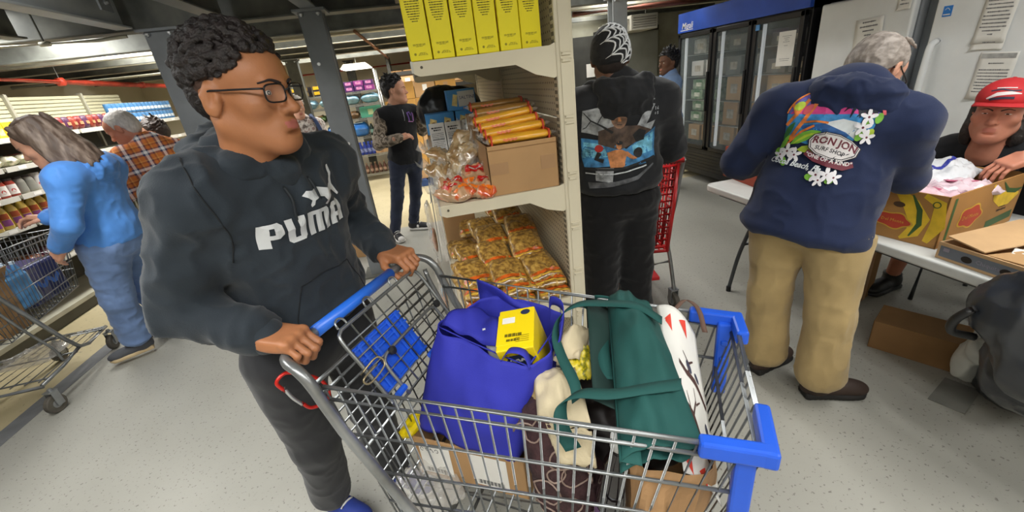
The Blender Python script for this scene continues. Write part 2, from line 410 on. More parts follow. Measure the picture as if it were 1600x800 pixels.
# two main beams across, with the cream joists beyond
ibeam(tr(), (-5.2, 4.02, 2.2), (5, 4.02, 2.2), .26, .14, steel_d)
ibeam(tr(), (-5.2, 4.98, 2.19), (5, 4.98, 2.19), .34, .12, galv)
for y, mt in ((5.75, creams), (6.5, creams), (7.3, creams), (8.2, creams), (9.2, creams)):
    ibeam(tr(), (-5.2, y, 2.24), (5, y, 2.24), .20, .10, mt, .012, .012)
for y in (6.1, 6.9, 7.7, 8.7): ibeam(tr(), (-5.2, y, 2.21), (5, y, 2.21), .26, .05, steel_d, .01, .01)
def column(x, y, wd, dp, lab, mt, top=2.2, shadow=True, lean=0):
    c = thing('steel_column', lab, 'column', (x, y, 0))
    mb = MB(); t = .012
    mb.box((0, -dp/2, top/2), (wd, t, top)); mb.box((0, dp/2, top/2), (wd, t, top)); mb.box((wd*.42, 0, top/2), (t, dp, top))
    mb.build('shaft', mt, c, bevel=.004)
    MB().box((0, 0, .008), (wd*1.7, dp*1.9, .016)).build('base_plate', steel_d, c)
    MB().box((0, 0, top-.01), (wd*1.35, dp*1.6, .02)).build('cap_plate', mt, c, bevel=.003)
    for dx in (-.5, .5):
        mb = MB().lathe([(.016, 0), (.016, .012), (.009, .013), (.009, .02)], (dx*wd*.7, -dp*.62, top-.03), 6, (0, 0, -1)); mb.build('bolt', bolt_m, c)
    return c
ca = column(-1.78, 4.0, .21, .14, 'grey steel column behind the curly hair of the young man', steel)
cb = column(-.665, 3.80, .17, .14, 'grey steel column right of the young man, before the far shelving', steel)
MB().cyl((-.03, -.09, 1.83), (-.03, -.078, 1.83), .012, n=10).build('bolt', bolt_m, cb)
MB().cyl((.03, -.09, 1.22), (.03, -.078, 1.22), .012, n=10).build('bolt', bolt_m, cb)
column(2.17, 4.55, .16, .12, 'pale column rising behind the web-patterned beanie', steel_l, 2.19)
column(-1.95, 8.2, .18, .14, 'dark column standing before the far shelving, left of the grey post', steel_d, 2.24)
column(-1.25, 9.75, .16, .12, 'dark column in the back, half hidden beside the ceiling light', steel_d, 2.24)
# cleats and bolts on the joist near the left column
mb = MB(); mb.box((-1.88, 3.6, 2.40), (.012, .12, .26)); struct(mb.build(tr(), steel))
for k in range(3):
    mb = MB().lathe([(.014, 0), (.014, .01), (.008, .011), (.008, .02)], (-1.874, 3.6, 2.32+.07*k), 6, (1, 0, 0)); struct(mb.build(tr(), bolt_m))
mb = MB(); mb.box((-.56, 3.62, 2.38), (.012, .16, .22)); mb.box((-.60, 3.62, 2.30), (.10, .16, .012)); struct(mb.build(tr(), steel_l))
for k in range(2): struct(MB().lathe([(.018, 0), (.018, .012), (.01, .013), (.01, .022)], (-.545, 3.58+.08*k, 2.36), 6, (1, 0, 0)).build(tr(), bolt_m))
redp = M('red_pipe_paint', 'c8452f', .45, var=.1)
rust = M('rusty_pipe', '8a6247', .6, .3, var=.15)
def pipe(name, label, pts, r, mt, hang=(), cat='pipe'):
    o = thing(name, label, cat, pts[0]); p0 = Vector(pts[0])
    MB().tube([Vector(p)-p0 for p in pts], r, 10).build('run', mt, o, True)
    for h in hang:
        q = Vector(h)-p0; MB().cyl(q-Vector((.03, 0, 0)), q+Vector((.03, 0, 0)), r*1.35, n=10).build('coupling', mt, o, True)
        MB().cyl(q, q+Vector((0, 0, 2.5-h[2])), .006, n=6).build('hanger_rod', steel_d, o)
    return o
pipe('sprinkler_pipe', 'long red sprinkler pipe under the ceiling at far left', [(-3.6, 3.9, 2.09), (-3.85, 6.3, 2.09), (-4.1, 8.6, 2.09), (-4.2, 10.1, 2.09)], .032, redp, [(-3.8, 5.85, 2.09), (-4.0, 7.7, 2.09)])
pipe('sprinkler_pipe', 'red pipe crossing the back under the ceiling above the far shelving', [(-4.2, 9.6, 2.06), (2.0, 9.6, 2.06)], .035, redp, [(-1.6, 9.6, 2.06), (0.3, 9.6, 2.06)])
pipe('conduit_pipe', 'thin rusty pipe slanting between the cream joists left of the yellow boxes', [(-.5, 4.95, 2.17), (-.42, 8.9, 2.15)], .018, rust, [(-.46, 6.9, 2.16)])
pipe('sprinkler_pipe', 'faded red pipe under the dark ceiling above the web-patterned beanie', [(2.0, 5.4, 2.16), (2.9, 5.35, 2.16), (4.6, 5.3, 2.18)], .03, M('dull_red_pipe', '7d4a3c', .6, var=.1), [(2.6, 5.36, 2.16)])
pipe('conduit_pipe', 'cream conduit clipped under the dark main beam at upper left', [(-2.85, 3.85, 2.17), (-2.2, 3.92, 2.16), (-2.0, 3.93, 2.17)], .012, creams, [(-2.5, 3.885, 2.165)])
pipe('conduit_pipe', 'pale conduit running under the cream joists above the left shelves', [(-4.6, 6.3, 2.12), (-2.9, 6.6, 2.12), (-2.6, 6.2, 2.12)], .02, creams)
# ceiling light over the far shelves
emit = M('lamp_panel', 'fff8ea', .4, var=0, emit=4.)
def ceil_light(x, y, z, wx, wy, label):
    c = thing('ceiling_light', label, 'light', (x, y, z))
    mb = MB(); mb.prism([(-wx/2, 0), (wx/2, 0), (wx*.36, .07), (-wx*.36, .07)], (0, wy/2, 0), (1, 0, 0), (0, 0, 1), wy); mb.build('housing', creams, c)
    MB().box((0, 0, -.006), (wx*.94, wy*.9, .012)).build('diffuser', emit, c)
    MB().cyl((0, 0, .07), (0, 0, .2), .008).build('hanger_rod', steel_d, c)
ceil_light(-1.0, 8.75, 2.03, .52, .6, 'glowing white ceiling light above the far wire shelves')
ceil_light(-3.05, 7.7, 2.12, .3, .9, 'small ceiling light over the left aisle beyond the red pipe')
# back right: grey door leaf, dark frame, pale panels, air unit
doorm = M('grey_door', '87887f', .6, var=.04)
struct(MB().bx(2.2, 5.0, 7.0, 7.12, 0, 2.5).build('wall_right', M('dim_wall', '9c9a8a', .8, var=.05)))
d = struct(MB().bx(3.05, 4.0, 6.9, 6.96, 0, 1.98).build('door_1', doorm))
MB().cyl((3.12, 6.88, 1.0), (3.12, 6.8, 1.0), .02).build('handle', bolt_m, d)
struct(MB().bx(2.92, 3.05, 6.88, 7.0, 0, 2.05).bx(3.05, 4.0, 6.88, 7.0, 1.98, 2.05).build(tr(), M('black_frame', '23231f', .6, var=.05)))
struct(MB().bx(2.15, 2.9, 6.9, 6.98, 0, 2.0).build('door_2', M('dark_doorway', '3a3a36', .7, var=.08)))
struct(MB().bx(1.35, 2.1, 7.0, 7.1, 0, 2.3).build('wall_right', M('dim_wall', '9c9a8a', .8)))
struct(MB().bx(2.30, 2.52, 6.86, 6.9, .05, 1.7).build(tr(), creams))
paper = M('white_paper', 'e6e4de', .8, var=.02)
ink = M('grey_ink', '77777a', .8, var=0)
black_ink = M('black_ink', '2a2a2c', .7, var=0)
o = tag(MB().box((2.80, 6.87, 1.5), (.14, .004, .2)).build('paper_notice', paper), 'white notice on the dark door behind the beanie', 'notice')
a_ = thing('air_unit', 'beige boxy air unit under the ceiling behind the beanie', 'air unit', (3.35, 6.4, 1.98))
beige = M('beige_metal', 'a3a095', .6, var=.05)
MB().box((0, 0, .08), (.42, .5, .2)).build('case', beige, a_, bevel=.01); MB().prism([(0, 0), (0, .16), (-.3, .12), (-.34, -.02)], (-.21, .2, -.02), (1, 0, 0), (0, 0, 1), .4).build('duct', beige, a_)
mb = MB()
for i in range(5): mb.box((0, -.252, .02+.03*i), (.36, .006, .012))
mb.build('grille', M('grille_dark', '6d6b63', .6), a_)
for dx in (-.15, .15): MB().cyl((dx, 0, .18), (dx, 0, .5), .008).build('hanger_rod', steel_d, a_)
mb = MB().tube(bez([(4.05, 5.35, 2.24), (4.1, 5.35, 2.12), (4.18, 5.35, 2.1), (4.2, 5.35, 2.24)], 6), .006, 6)
tag(mb.build('cable_loop', creams, None, True), 'loop of pale cable hanging under the ceiling beside the tall blue-topped fridge', 'cable')
# ------------------------------------------------------------------ near gondola shelving and its goods
gm = M('gondola_beige', 'd6cdb4', .45, var=.03, vs=2.)
gm2 = M('gondola_shadow_gap', '5d5748', .7, var=.05)
ORD = ['first', 'second', 'third', 'fourth', 'fifth', 'sixth', 'seventh', 'eighth', 'ninth', 'tenth', 'eleventh', 'twelfth', 'thirteenth', 'fourteenth', 'fifteenth', 'sixteenth', 'seventeenth', 'eighteenth', 'nineteenth', 'twentieth']
GY = 1.57
def peg_mat(name, base, rows=26.):
    """pegboard: a grid of dark holes"""
    mt = bpy.data.materials.new(name); mt.use_nodes = True; nt = mt.node_tree; N = nt.nodes; L = nt.links; b = N['Principled BSDF']; b.inputs['Roughness'].default_value = .5
    tc = N.new('ShaderNodeTexCoord'); sp = N.new('ShaderNodeSeparateXYZ'); L.new(tc.outputs['Object'], sp.inputs[0]); ds = []
    for ax in ('Y', 'Z'):
        m1 = N.new('ShaderNodeMath'); m1.operation = 'MULTIPLY'; m1.inputs[1].default_value = 39.4; L.new(sp.outputs[ax], m1.inputs[0])
        m2 = N.new('ShaderNodeMath'); m2.operation = 'FRACT'; L.new(m1.outputs[0], m2.inputs[0])
        m3 = N.new('ShaderNodeMath'); m3.operation = 'SUBTRACT'; m3.inputs[1].default_value = .5; L.new(m2.outputs[0], m3.inputs[0])
        m4 = N.new('ShaderNodeMath'); m4.operation = 'POWER'; m4.inputs[1].default_value = 2; L.new(m3.outputs[0], m4.inputs[0]); ds.append(m4)
    ad = N.new('ShaderNodeMath'); ad.operation = 'ADD'; L.new(ds[0].outputs[0], ad.inputs[0]); L.new(ds[1].outputs[0], ad.inputs[1])
    lt = N.new('ShaderNodeMath'); lt.operation = 'LESS_THAN'; lt.inputs[1].default_value = .028; L.new(ad.outputs[0], lt.inputs[0])
    mx = N.new('ShaderNodeMix'); mx.data_type = 'RGBA'; mx.inputs[6].default_value = lin(base); mx.inputs[7].default_value = lin('4a4334'); L.new(lt.outputs[0], mx.inputs[0]); L.new(mx.outputs[2], b.inputs['Base Color'])
    return mt
pegm = peg_mat('pegboard', 'd2c8ae')
g = thing('gondola_shelf', 'beige metal gondola shelving with pegboard back holding yellow boxes and pasta', 'shelving', (.0, GY, 0))
def gb(name, mt, x0, x1, y0, y1, z0, z1, bevel=.002, par=None): return MB().bx(x0, x1, y0, y1, z0, z1).build(name, mt, par or g, bevel=bevel)
# end upright with its slot covers
up_ = gb('upright', gm, .510, .578, .0, .045, 0, 2.35, .006)
MB().bx(.524, .566, -.004, .0, .02, 2.33).build('upright_face', gm, up_, bevel=.003)
mb = MB()
for k in range(96): mb.bx(.5085, .5105, .012, .020, .05+k*.0245, .063+k*.0245); mb.bx(.5085, .5105, .028, .036, .05+k*.0245, .063+k*.0245)
tag(mb.build('slot', gm2, up_), kind='stuff')
for k in range(9):
    z = .30+k*.217
    for dz in (0, .022):
        mb = MB(); mb.prism([(-.017, 0), (.017, 0), (.013, .011), (-.013, .011)], (.545, -.004, z+dz), (1, 0, 0), (0, 0, 1), .006)
        mb.tube([(.526, -.009, z+dz+.011), (.564, -.009, z+dz+.011)], .0026, 6); mb.build('slot_tab', gm, up_, bevel=.001)
for y in (1.14, 2.28): gb('upright', gm, .515, .578, y-.02, y+.02, 0, 2.2)
for j in (0, 1):
    y0 = .045 if j == 0 else 1.16; y1 = 1.12 if j == 0 else 2.26
    for k in range(5): gb('back_panel', pegm, .520, .530, y0, y1, .12+k*.43, .12+(k+1)*.43-.006, .0015)
gb('base_deck', gm, .0, .51, .03, 2.28, .12, .15); gb('kick_plate', gm, .03, .05, .03, 2.28, 0, .12); gb('kick_plate', gm, .03, .51, .02, .04, 0, .12)
def shelf_(z, y0, y1):
    s = gb('shelf', gm, .0, .515, y0+.006, y1-.006, z-.022, z)
    MB().bx(-.006, .002, y0+.004, y1-.004, z-.036, z+.002).build('price_rail', M('price_rail', 'c7c5bb', .4, var=.03), s, bevel=.001)
    mb = MB()
    for i in range(int((y1-y0)/.05)): mb.bx(.03, .46, y0+.03+i*.05, y0+.036+i*.05, z-.003, z+.0006)
    mb.build('slot_row', gm2 if False else gm, s)
    for y in (y0+.004, y1-.010):
        mb = MB(); mb.prism([(.0, 0), (.0, -.036), (.02, -.046), (.36, -.046), (.43, -.085), (.50, -.105), (.512, -.10), (.512, .012), (.49, .004)], (0, y+.006, z-.002), (1, 0, 0), (0, 0, 1), .005); mb.build('bracket', gm, s)
        MB().cyl((.03, y-.001, z-.02), (.03, y+.004, z-.02), .005, n=8).build('rivet', gm2, s)
for z in (.62, 1.145, 1.66):
    shelf_(z, 0., 1.14); shelf_(z, 1.14, 2.28)
# yellow breakfast boxes on the top shelf
yel = M('yellow_card', 'f2e21c', .5, var=.02, spec=.35)
side_ = M('box_print_side', '7d4a2a', .6, var=.3, vs=60.)
ytext = M('dark_yellow_ink', '4d4712', .7, var=0); ytext2 = M('olive_ink', '9a8f16', .7, var=0)
def para(mb, o, X, Y, lines, lh, wd, mi, seed=0, th=.34):
    """small print too fine to read in the photograph: rows of word-long bars"""
    rnd = random.Random(seed)
    for i, lw in enumerate(lines):
        y = -i*lh; x = -lw*wd/2; e = lw*wd/2
        while x < e-.0008:
            ww = min(rnd.uniform(.003, .011), e-x); flat(mb, rect2(x+ww/2, y, ww, lh*th*rnd.uniform(.75, 1.2)), o, X, Y, mi, .0006); x += ww+.0014
def yellow_box():
    t = thing('cereal_box', 'x', 'box')
    W_, D_, H_ = .0745, .20, .33
    MB().bx(-W_/2, W_/2, 0, D_, 0, H_).build('carton', yel, t, bevel=.0025)
    mb = MB(); X, Y = (1, 0, 0), (0, 0, 1)
    for i, s in enumerate(('BREAKFAST-', 'YOUR MOST', 'IMPORTANT MEAL', 'OF THE DAY.')):
        flat(mb, text_mb(s, .0098, res=1, bold=.012), (0, 0, .243-.0115*i), X, Y, 0, .0006)
    para(mb, (0, 0, .190), X, Y, (.9, .95, 1, 1, .98, .95, .9, .85, .8, .6, .4), .0072, .048, 0, 3)
    para(mb, (0, 0, .050), X, Y, (.95, .95, .5), .0032, .044, 1, 5, .6)
    flat(mb, ell2(-.018, .0205, .0042, .0042, 10), (0, 0, 0), X, Y, 1, .0006); para(mb, (.008, 0, .0235), X, Y, (.6, .8, .95), .0032, .034, 1, 6, .5)
    mb.build('print', [ytext, ytext2], t)
    mb = MB(); mb.prism(rect2(.1, .17, .17, .22)[0], (-W_/2-.0004, .2, 0), (0, -1, 0), (0, 0, 1), .0003); mb.build('front_print', M('box_front_print', 'b86a24', .5, var=.3, vs=40., dirt='f0e4b0'), t)
    return t
yb = yellow_box()
ylab = ['leftmost yellow breakfast box on the top shelf, at its open corner', 'second yellow breakfast box from the left on the top shelf', 'third yellow breakfast box from the left on the top shelf', 'third yellow breakfast box from the upright on the top shelf', 'yellow breakfast box next to last before the beige upright, top shelf', 'yellow breakfast box touching the beige upright on the top shelf']
for i in range(6):
    b = yb if i == 0 else copy_tree(yb)
    b.location = (.036+.079*i+.004*(i == 5), GY+.012+.006*(i % 2)+(.02 if i == 5 else 0), 1.661); b.rotation_euler = (0, 0, R((-1.5, 1, -.5, .8, 0, 2.5)[i])); b['label'] = ylab[i]; b['group'] = 'yellow boxes on the top shelf'
# cardboard box on the middle shelf
card = M('cardboard', 'b08a5e', .8, var=.05, vs=3., bump=.05, bs=200.)
card_d = M('cardboard_edge', '8d6a43', .85, var=.06); card_l = M('cardboard_light', 'bd9a70', .8, var=.05)
tape = M('packing_tape', 'a5805a', .3, var=.03)
def open_box(name, label, loc, rz, w_, d_, h_, mt=None, flaps=(), tk=.005, group=None, cat='box', inner=None):
    t = thing(name, label, cat, loc, rz, group); mt = mt or card
    for nm, (x0, x1, y0, y1) in (('front', (-w_/2, w_/2, -d_/2, -d_/2+tk)), ('back', (-w_/2, w_/2, d_/2-tk, d_/2)), ('left', (-w_/2, -w_/2+tk, -d_/2, d_/2)), ('right', (w_/2-tk, w_/2, -d_/2, d_/2))):
        MB().bx(x0, x1, y0, y1, 0, h_).build('side_panel', mt, t, bevel=.001)
    MB().bx(-w_/2+tk, w_/2-tk, -d_/2+tk, d_/2-tk, .0, tk).build('bottom_panel', mt, t)
    for sd, ang, ln in flaps:
        mb = MB(); c, s_ = cos(R(ang)), sin(R(ang))
        if sd in 'fb':
            y = (-d_/2 if sd == 'f' else d_/2); sg = -1 if sd == 'f' else 1
            mb.prism([(0, 0), (c*ln*sg, s_*ln), (c*ln*sg-s_*tk*sg, s_*ln+c*tk), (-s_*tk*sg, c*tk)], (-w_/2, y, h_), (0, 1, 0), (0, 0, 1), w_)
        else:
            x = (-w_/2 if sd == 'l' else w_/2); sg = -1 if sd == 'l' else 1
            mb.prism([(0, 0), (c*ln*sg, s_*ln), (c*ln*sg-s_*tk*sg, s_*ln+c*tk), (-s_*tk*sg, c*tk)], (x, d_/2, h_), (1, 0, 0), (0, 0, 1), d_)
        mb.build('flap', mt, t)
    return t
t = open_box('cardboard_box', 'brown cardboard box on the middle shelf with spaghetti packs lying on it', (.355, GY+.17, 1.146), 0, .285, .30, .195)
for x, y, w_, h_ in ((-.10, .105, .075, .045), (.10, .105, .06, .055)): MB().bx(x-w_/2, x+w_/2, -.1512, -.1502, y-h_/2, y+h_/2).build('tape_patch', tape, t)
MB().bx(-.141, .141, -.1515, -.150, .176, .179).build('fold_line', card_d, t)
MB().bx(-.138, .138, -.14, .14, .17, .18).build('inner_card', card_d, t)
spag = M('spaghetti_yellow', 'e2a52c', .35, var=.10, vs=18., coat=.6, stretch=(1, 12, 12))
spag_d = M('spaghetti_brown', 'ab7e3c', .35, var=.15, vs=14., coat=.6, stretch=(1, 12, 12))
sp_print = M('orange_print', 'd8641e', .4, var=.1); film = M('clear_film', 'd8d4cc', .12, var=0, alpha=.35, spec=.8)
def spag_pack(mt):
    t = thing('spaghetti_pack', 'x', 'pasta pack')
    mb = MB(); n = 14
    def fn(u, v):
        x = (u-.5)*.25; k = 1-.25*max(0, abs(u-.5)*2-.86)/.14; a = 2*pi*v; return Vector((x, cos(a)*.040*k, .019+sin(a)*.019*k*(1+.15*sin(3*a))))
    vs = [fn(i/10, j/n) for i in range(11) for j in range(n)]
    mb.add(vs, [(i*n+j, i*n+(j+1) % n, (i+1)*n+(j+1) % n, (i+1)*n+j) for i in range(10) for j in range(n)]+[tuple(range(n)), tuple(10*n+j for j in range(n))])
    mb.build('pack', mt, t, True)
    for sg in (-1, 1):
        mb = MB(); P = lambda u, v: Vector((sg*(.124+.022*u), (v-.5)*(.07+.012*u), .019+(.012*(1-u))*sin(v*7+sg)+.006*sin(11*v)*u))
        mb.grid(P, 4, 8); mb.build('wrapper_end', film, t, True)
    mb = MB()
    flat(mb, stroke2([(-.07+.005*k, .001*sin(k*1.9)*3) for k in range(12)], .007), (0, -.0405, .019), (1, 0, 0), (0, .25, 1), 0, .0012)
    mb.build('print', sp_print, t)
    for x in (-.115, .115): MB().bx(x-.003, x+.003, -.0385, .0385, .0, .0385).build('end_band', M('red_print', 'c3371f', .4, var=.05), t)
    return t
sp = spag_pack(spag); spd = spag_pack(spag_d)
spots = [(sp, .355, .065, 1.338, 2, 0, 0, 'lowest spaghetti pack along the front edge of the cardboard box'), (sp, .345, .10, 1.366, 0, 3, -3, 'second spaghetti pack up, on the box on the middle shelf'),
         (sp, .335, .145, 1.388, -2, 4, -4, 'third spaghetti pack up the pile on the cardboard box'), (sp, .325, .19, 1.413, 1, 5, -7, 'topmost bright yellow spaghetti pack on the cardboard box'),
         (spd, .345, .30, 1.43, 3, 2, -5, 'brownish spaghetti pack lying behind the bright yellow ones'), (spd, .335, .39, 1.452, 0, 0, -4, 'farthest brown spaghetti pack under the pegboard')]
fst = {}
for p, x, y, z, rx, ry, rz_, lab in spots:
    b = p if id(p) not in fst else copy_tree(p); fst[id(p)] = 1
    b.location = (x, GY+y, z); b.rotation_euler = (R(rx), R(-ry), R(rz_)); b['label'] = lab; b['group'] = 'spaghetti packs on the cardboard box'
# a sealed carton holds up the rear packs
o = thing('cardboard_box', 'dim cardboard box behind the spaghetti packs on the middle shelf', 'box', (.35, GY+.46, 1.146)); MB().bx(-.14, .14, -.125, .13, 0, .285).build('carton', card_d, o, bevel=.003); MB().bx(-.141, .141, -.02, .02, .2, .287).build('tape_patch', tape, o)
# pillow bags
def pillow(w_, l_, h_, seed, amp=.012, n=16, crimp=.02, freq=16.):
    """a filled plastic bag lying flat: domed faces that pinch into two crimped ends"""
    mb = MB(); vs = []; idx = {}
    for j in range(n+1):
        for i in range(n+1): vs.append(((i/n-.5), (j/n-.5)))
    U = np.array(vs); th = np.clip((1-np.abs(2*U[:, 0])**3.5)*(1-np.abs(2*U[:, 1])**3.0), 0, 1)**.55
    pin = 1-.12*(np.abs(2*U[:, 1])**4)
    X = U[:, 0]*w_*pin; Y = U[:, 1]*l_; N1 = vnoise(np.stack([X*freq*3, Y*freq*2, 0*X+seed], 1), seed)-.5; N2 = vnoise(np.stack([X*freq*5, Y*freq*5, 0*X+seed+9], 1), seed+2)-.5
    wr = (np.abs(2*U[:, 1])**6)*np.sin(U[:, 0]*40+seed)*.006
    Zt = h_*.5+th*h_*.5+(N1+.5*N2)*amp*2*np.minimum(1, th*2)+wr; Zb = h_*.5-th*h_*.5+wr-.0008
    edge = (np.abs(U[:, 0]) > .499) | (np.abs(U[:, 1]) > .499)
    top = [Vector((X[i], Y[i], Zt[i])) for i in range(len(U))]; bot = [Vector((X[i], Y[i], Zb[i])) for i in range(len(U))]
    m_ = n+1; f1 = [(j*m_+i, j*m_+i+1, (j+1)*m_+i+1, (j+1)*m_+i) for j in range(n) for i in range(n)]
    mb.add(top, f1); mb.add(bot, [f[::-1] for f in f1])
    bo = [i for i in range(n+1)]+[(k+1)*m_-1 for k in range(1, n+1)]+[n*m_+i for i in range(n-1, -1, -1)]+[k*m_ for k in range(n-1, 0, -1)]
    mb.f += [(bo[k], len(top)+bo[k], len(top)+bo[(k+1) % len(bo)], bo[(k+1) % len(bo)]) for k in range(len(bo))]; mb.mi += [0]*len(bo)
    return mb
pasta_m = ramp_mat('pasta_in_bag', [(0., '5a3c1c'), (.40, '7d5a2a'), (.52, 'a8803a'), (.66, 'c8a252')], 55., .3, 4, None, False)
for n_ in pasta_m.node_tree.nodes:
    if n_.type == 'BSDF_PRINCIPLED': n_.inputs['Coat Weight'].default_value = 1.; n_.inputs['Coat Roughness'].default_value = .12
def pasta_bag(seed, pr='d2601c'):
    t = thing('pasta_bag', 'x', 'pasta bag')
    o = pillow(.165, .215, .062, seed, .010).build('bag', pasta_m, t, True)
    bv = bvh_of(o); mb = MB()
    wrap(mb, rect2(0, -.075, .148, .016), bv, (0, 0, .0), (1, 0, 0), (0, 1, 0), .0016, 0, .02)
    wrap(mb, rect2(0, -.092, .14, .006), bv, (0, 0, .0), (1, 0, 0), (0, 1, 0), .0016, 1, .02)
    mb.build('print', [M('bag_orange_print', 'd2601c', .3, var=.25, vs=30.), M('bag_gold_print', 'e0b23a', .3, var=.1)], t)
    return t
pb = [pasta_bag(s) for s in (1, 2, 3)]
pspots = [ # x, y, z, rx, ry, rz
 (.10, .11, .622, 0, 0, 4), (.27, .10, .622, 2, 0, -3), (.43, .10, .622, 0, 3, 3),
 (.11, .12, .668, -3, 2, -5), (.28, .11, .668, 2, -2, 2), (.43, .12, .668, 0, 0, -4),
 (.08, .30, .63, 2, 0, 12), (.25, .16, .712, 10, 0, 0), (.41, .155, .712, 12, 0, 5),
 (.09, .22, .712, 14, 3, 16), (.22, .34, .74, 16, 2, 6), (.39, .33, .765, 18, -2, -4),
 (.11, .48, .70, 10, 4, 14), (.24, .50, .775, 14, -3, 3), (.40, .49, .81, 12, 4, -3),
 (.08, .68, .66, 4, 0, 5), (.22, .66, .77, 15, 0, 8), (.37, .68, .83, 12, 0, 0), (.17, .84, .72, 8, 0, -6), (.34, .86, .82, 10, 0, 4)]
plab = ['bottom left bag of yellow pasta at the front of the heap', 'bottom middle bag of yellow pasta at the front of the heap', 'bottom right bag of yellow pasta beside the pegboard',
 'second-layer pasta bag at the front left of the heap', 'second-layer pasta bag at the front middle of the heap', 'second-layer pasta bag at the front right, by the upright', 'pasta bag lying low at the left edge behind the front bags',
 'upper front pasta bag in the middle of the heap, orange band towards us', 'upper front pasta bag at the right of the heap, by the upright', 'upper front pasta bag at the left of the heap, turned askew', 'pasta bag leaning in the second row, middle of the heap', 'large pasta bag in the second row against the pegboard',
 'pasta bag in the third row at the left, turned askew', 'pasta bag in the third row, middle of the heap', 'pasta bag in the third row against the pegboard', 'small low pasta bag alone at the far left of the shelf', 'pasta bag in the fourth row, middle of the heap', 'pasta bag in the fourth row against the pegboard', 'rearmost pasta bag at the left of the heap', 'rearmost and highest pasta bag under the middle shelf']
for i, (x, y, z, rx, ry, rz_) in enumerate(pspots):
    b = pb[i] if i < 3 else copy_tree(pb[i % 3]); b.location = (x, GY+y, z); b.rotation_euler = (R(rx), R(ry), R(rz_)); b['label'] = plab[i]; b['group'] = 'pasta bags heaped on the lower shelf'
o = thing('cardboard_box', 'plain cardboard box at the far end of the pasta shelf', 'box', (.10, GY+1.02, .621)); MB().bx(-.095, .105, -.10, .1, 0, .30).build('carton', card, o, bevel=.003); MB().bx(-.096, .106, -.02, .02, .24, .302).build('tape_patch', tape, o)
# noodle bags in orange and red on the middle shelf
nood = ramp_mat('noodle_bag', [(0., '7a5a40'), (.36, 'b8906a'), (.50, 'd8b08c'), (.58, 'd8642c'), (.66, 'c8401f'), (.74, 'efe0d0')], 14., .18, 2, None, False)
for n_ in nood.node_tree.nodes:
    if n_.type == 'BSDF_PRINCIPLED': n_.inputs['Coat Weight'].default_value = 1.
bread = ramp_mat('brown_food_bag', [(0., '6d4f30'), (.4, 'a58256'), (.55, 'cdb48c'), (.68, 'ece2cf')], 14., .18, 3, None, False)
for n_ in bread.node_tree.nodes:
    if n_.type == 'BSDF_PRINCIPLED': n_.inputs['Coat Weight'].default_value = 1.
def food_bag(nm, mt, seed, w_, l_, h_, prt=None):
    t = thing(nm, 'x', 'food bag'); o = pillow(w_, l_, h_, seed, .016, 18, freq=22.).build('bag', mt, t, True)
    if prt:
        bv = bvh_of(o); mb = MB(); wrap(mb, rect2(0, .02, w_*.62, l_*.22), bv, (0, 0, 0), (1, 0, 0), (0, 1, 0), .0016, 0, .015); wrap(mb, rect2(w_*.03, .02, w_*.4, l_*.05), bv, (0, 0, 0), (1, 0, 0), (0, 1, 0), .0022, 1, .015)
        wrap(mb, rect2(0, -l_*.28, w_*.8, l_*.12), bv, (0, 0, 0), (1, 0, 0), (0, 1, 0), .0016, 2, .015)
        mb.build('print', [M('noodle_red', 'c41f1a', .3, var=.05), paper, M('noodle_orange', 'ee7a1e', .3, var=.1)], t)
    mb = MB(); mb.grid(lambda u, v: Vector(((u-.5)*w_*.8*(1+.3*v), l_*.47+.05*v, h_*.5+.012*sin(u*16+seed)*(1+v)+.02*v)), 12, 4); mb.build('crimped_end', film, t, True)
    return t
for i, (x, y, z, rx, ry, rz_, lab) in enumerate([(.075, .13, 1.147, 14, 0, 8, 'orange and red food bag at the left front edge of the middle shelf'), (.175, .20, 1.175, 24, 0, -6, 'taller orange and red food bag against the cardboard box'), (.19, .08, 1.147, 5, 8, -25, 'red food bag lying tilted at the box corner on the middle shelf'), (.07, .06, 1.147, 0, -3, 40, 'small orange food bag lying flat under the others at the shelf edge')]):
    b = food_bag('food_bag', nood, 11+i, .125 if i < 3 else .1, .17, .06, True); b.location = (x, GY+y, z); b.rotation_euler = (R(rx), R(ry), R(rz_)); b['label'] = lab; b['group'] = 'orange food bags on the middle shelf'
for i, (x, y, z, rx, ry, rz_, s, lab) in enumerate([(.055, .52, 1.147, 10, 0, 35, 1., 'clear bag of brown food at the left edge of the middle shelf'), (.15, .60, 1.16, 20, 5, -10, 1., 'clear bag of brown food standing behind the orange bags'), (.14, .42, 1.15, 12, -4, 20, 1.1, 'clear bag of brown food just behind the tall orange bag'), (.06, .68, 1.20, 26, 0, 60, .9, 'clear bag of brown food heaped in front of the white cartons'), (.18, .52, 1.27, 45, 0, -40, .95, 'clear bag of brown food on top of the heap beside the spaghetti'), (.17, .36, 1.24, 40, 10, -75, .85, 'crumpled clear bag wedged between orange bags and spaghetti')]):
    b = food_bag('food_bag', bread, 21+i, .15*s, .19*s, .07*s); b.location = (x, GY+y, z); b.rotation_euler = (R(rx), R(ry), R(rz_)); b['label'] = lab; b['group'] = 'clear bags of brown food on the middle shelf'
# loose crumpled film over the bags
mb = MB(); rr = random.Random(4)
def film_fn(u, v):
    p = np.array([[u*3, v*5, .3]]); a = vnoise(p*1.3, 2)[0]-.5; b = vnoise(p*3.1, 5)[0]-.5
    return Vector((.205+.035*a+.05*b+.02*v, GY+.15+.55*u, 1.15+.27*v*(1-.2*u)+.05*b))
mb.grid(film_fn, 26, 16); tag(mb.build('plastic_film', film, None, True), 'crumpled clear film hanging between the food bags and the cardboard box', 'film')
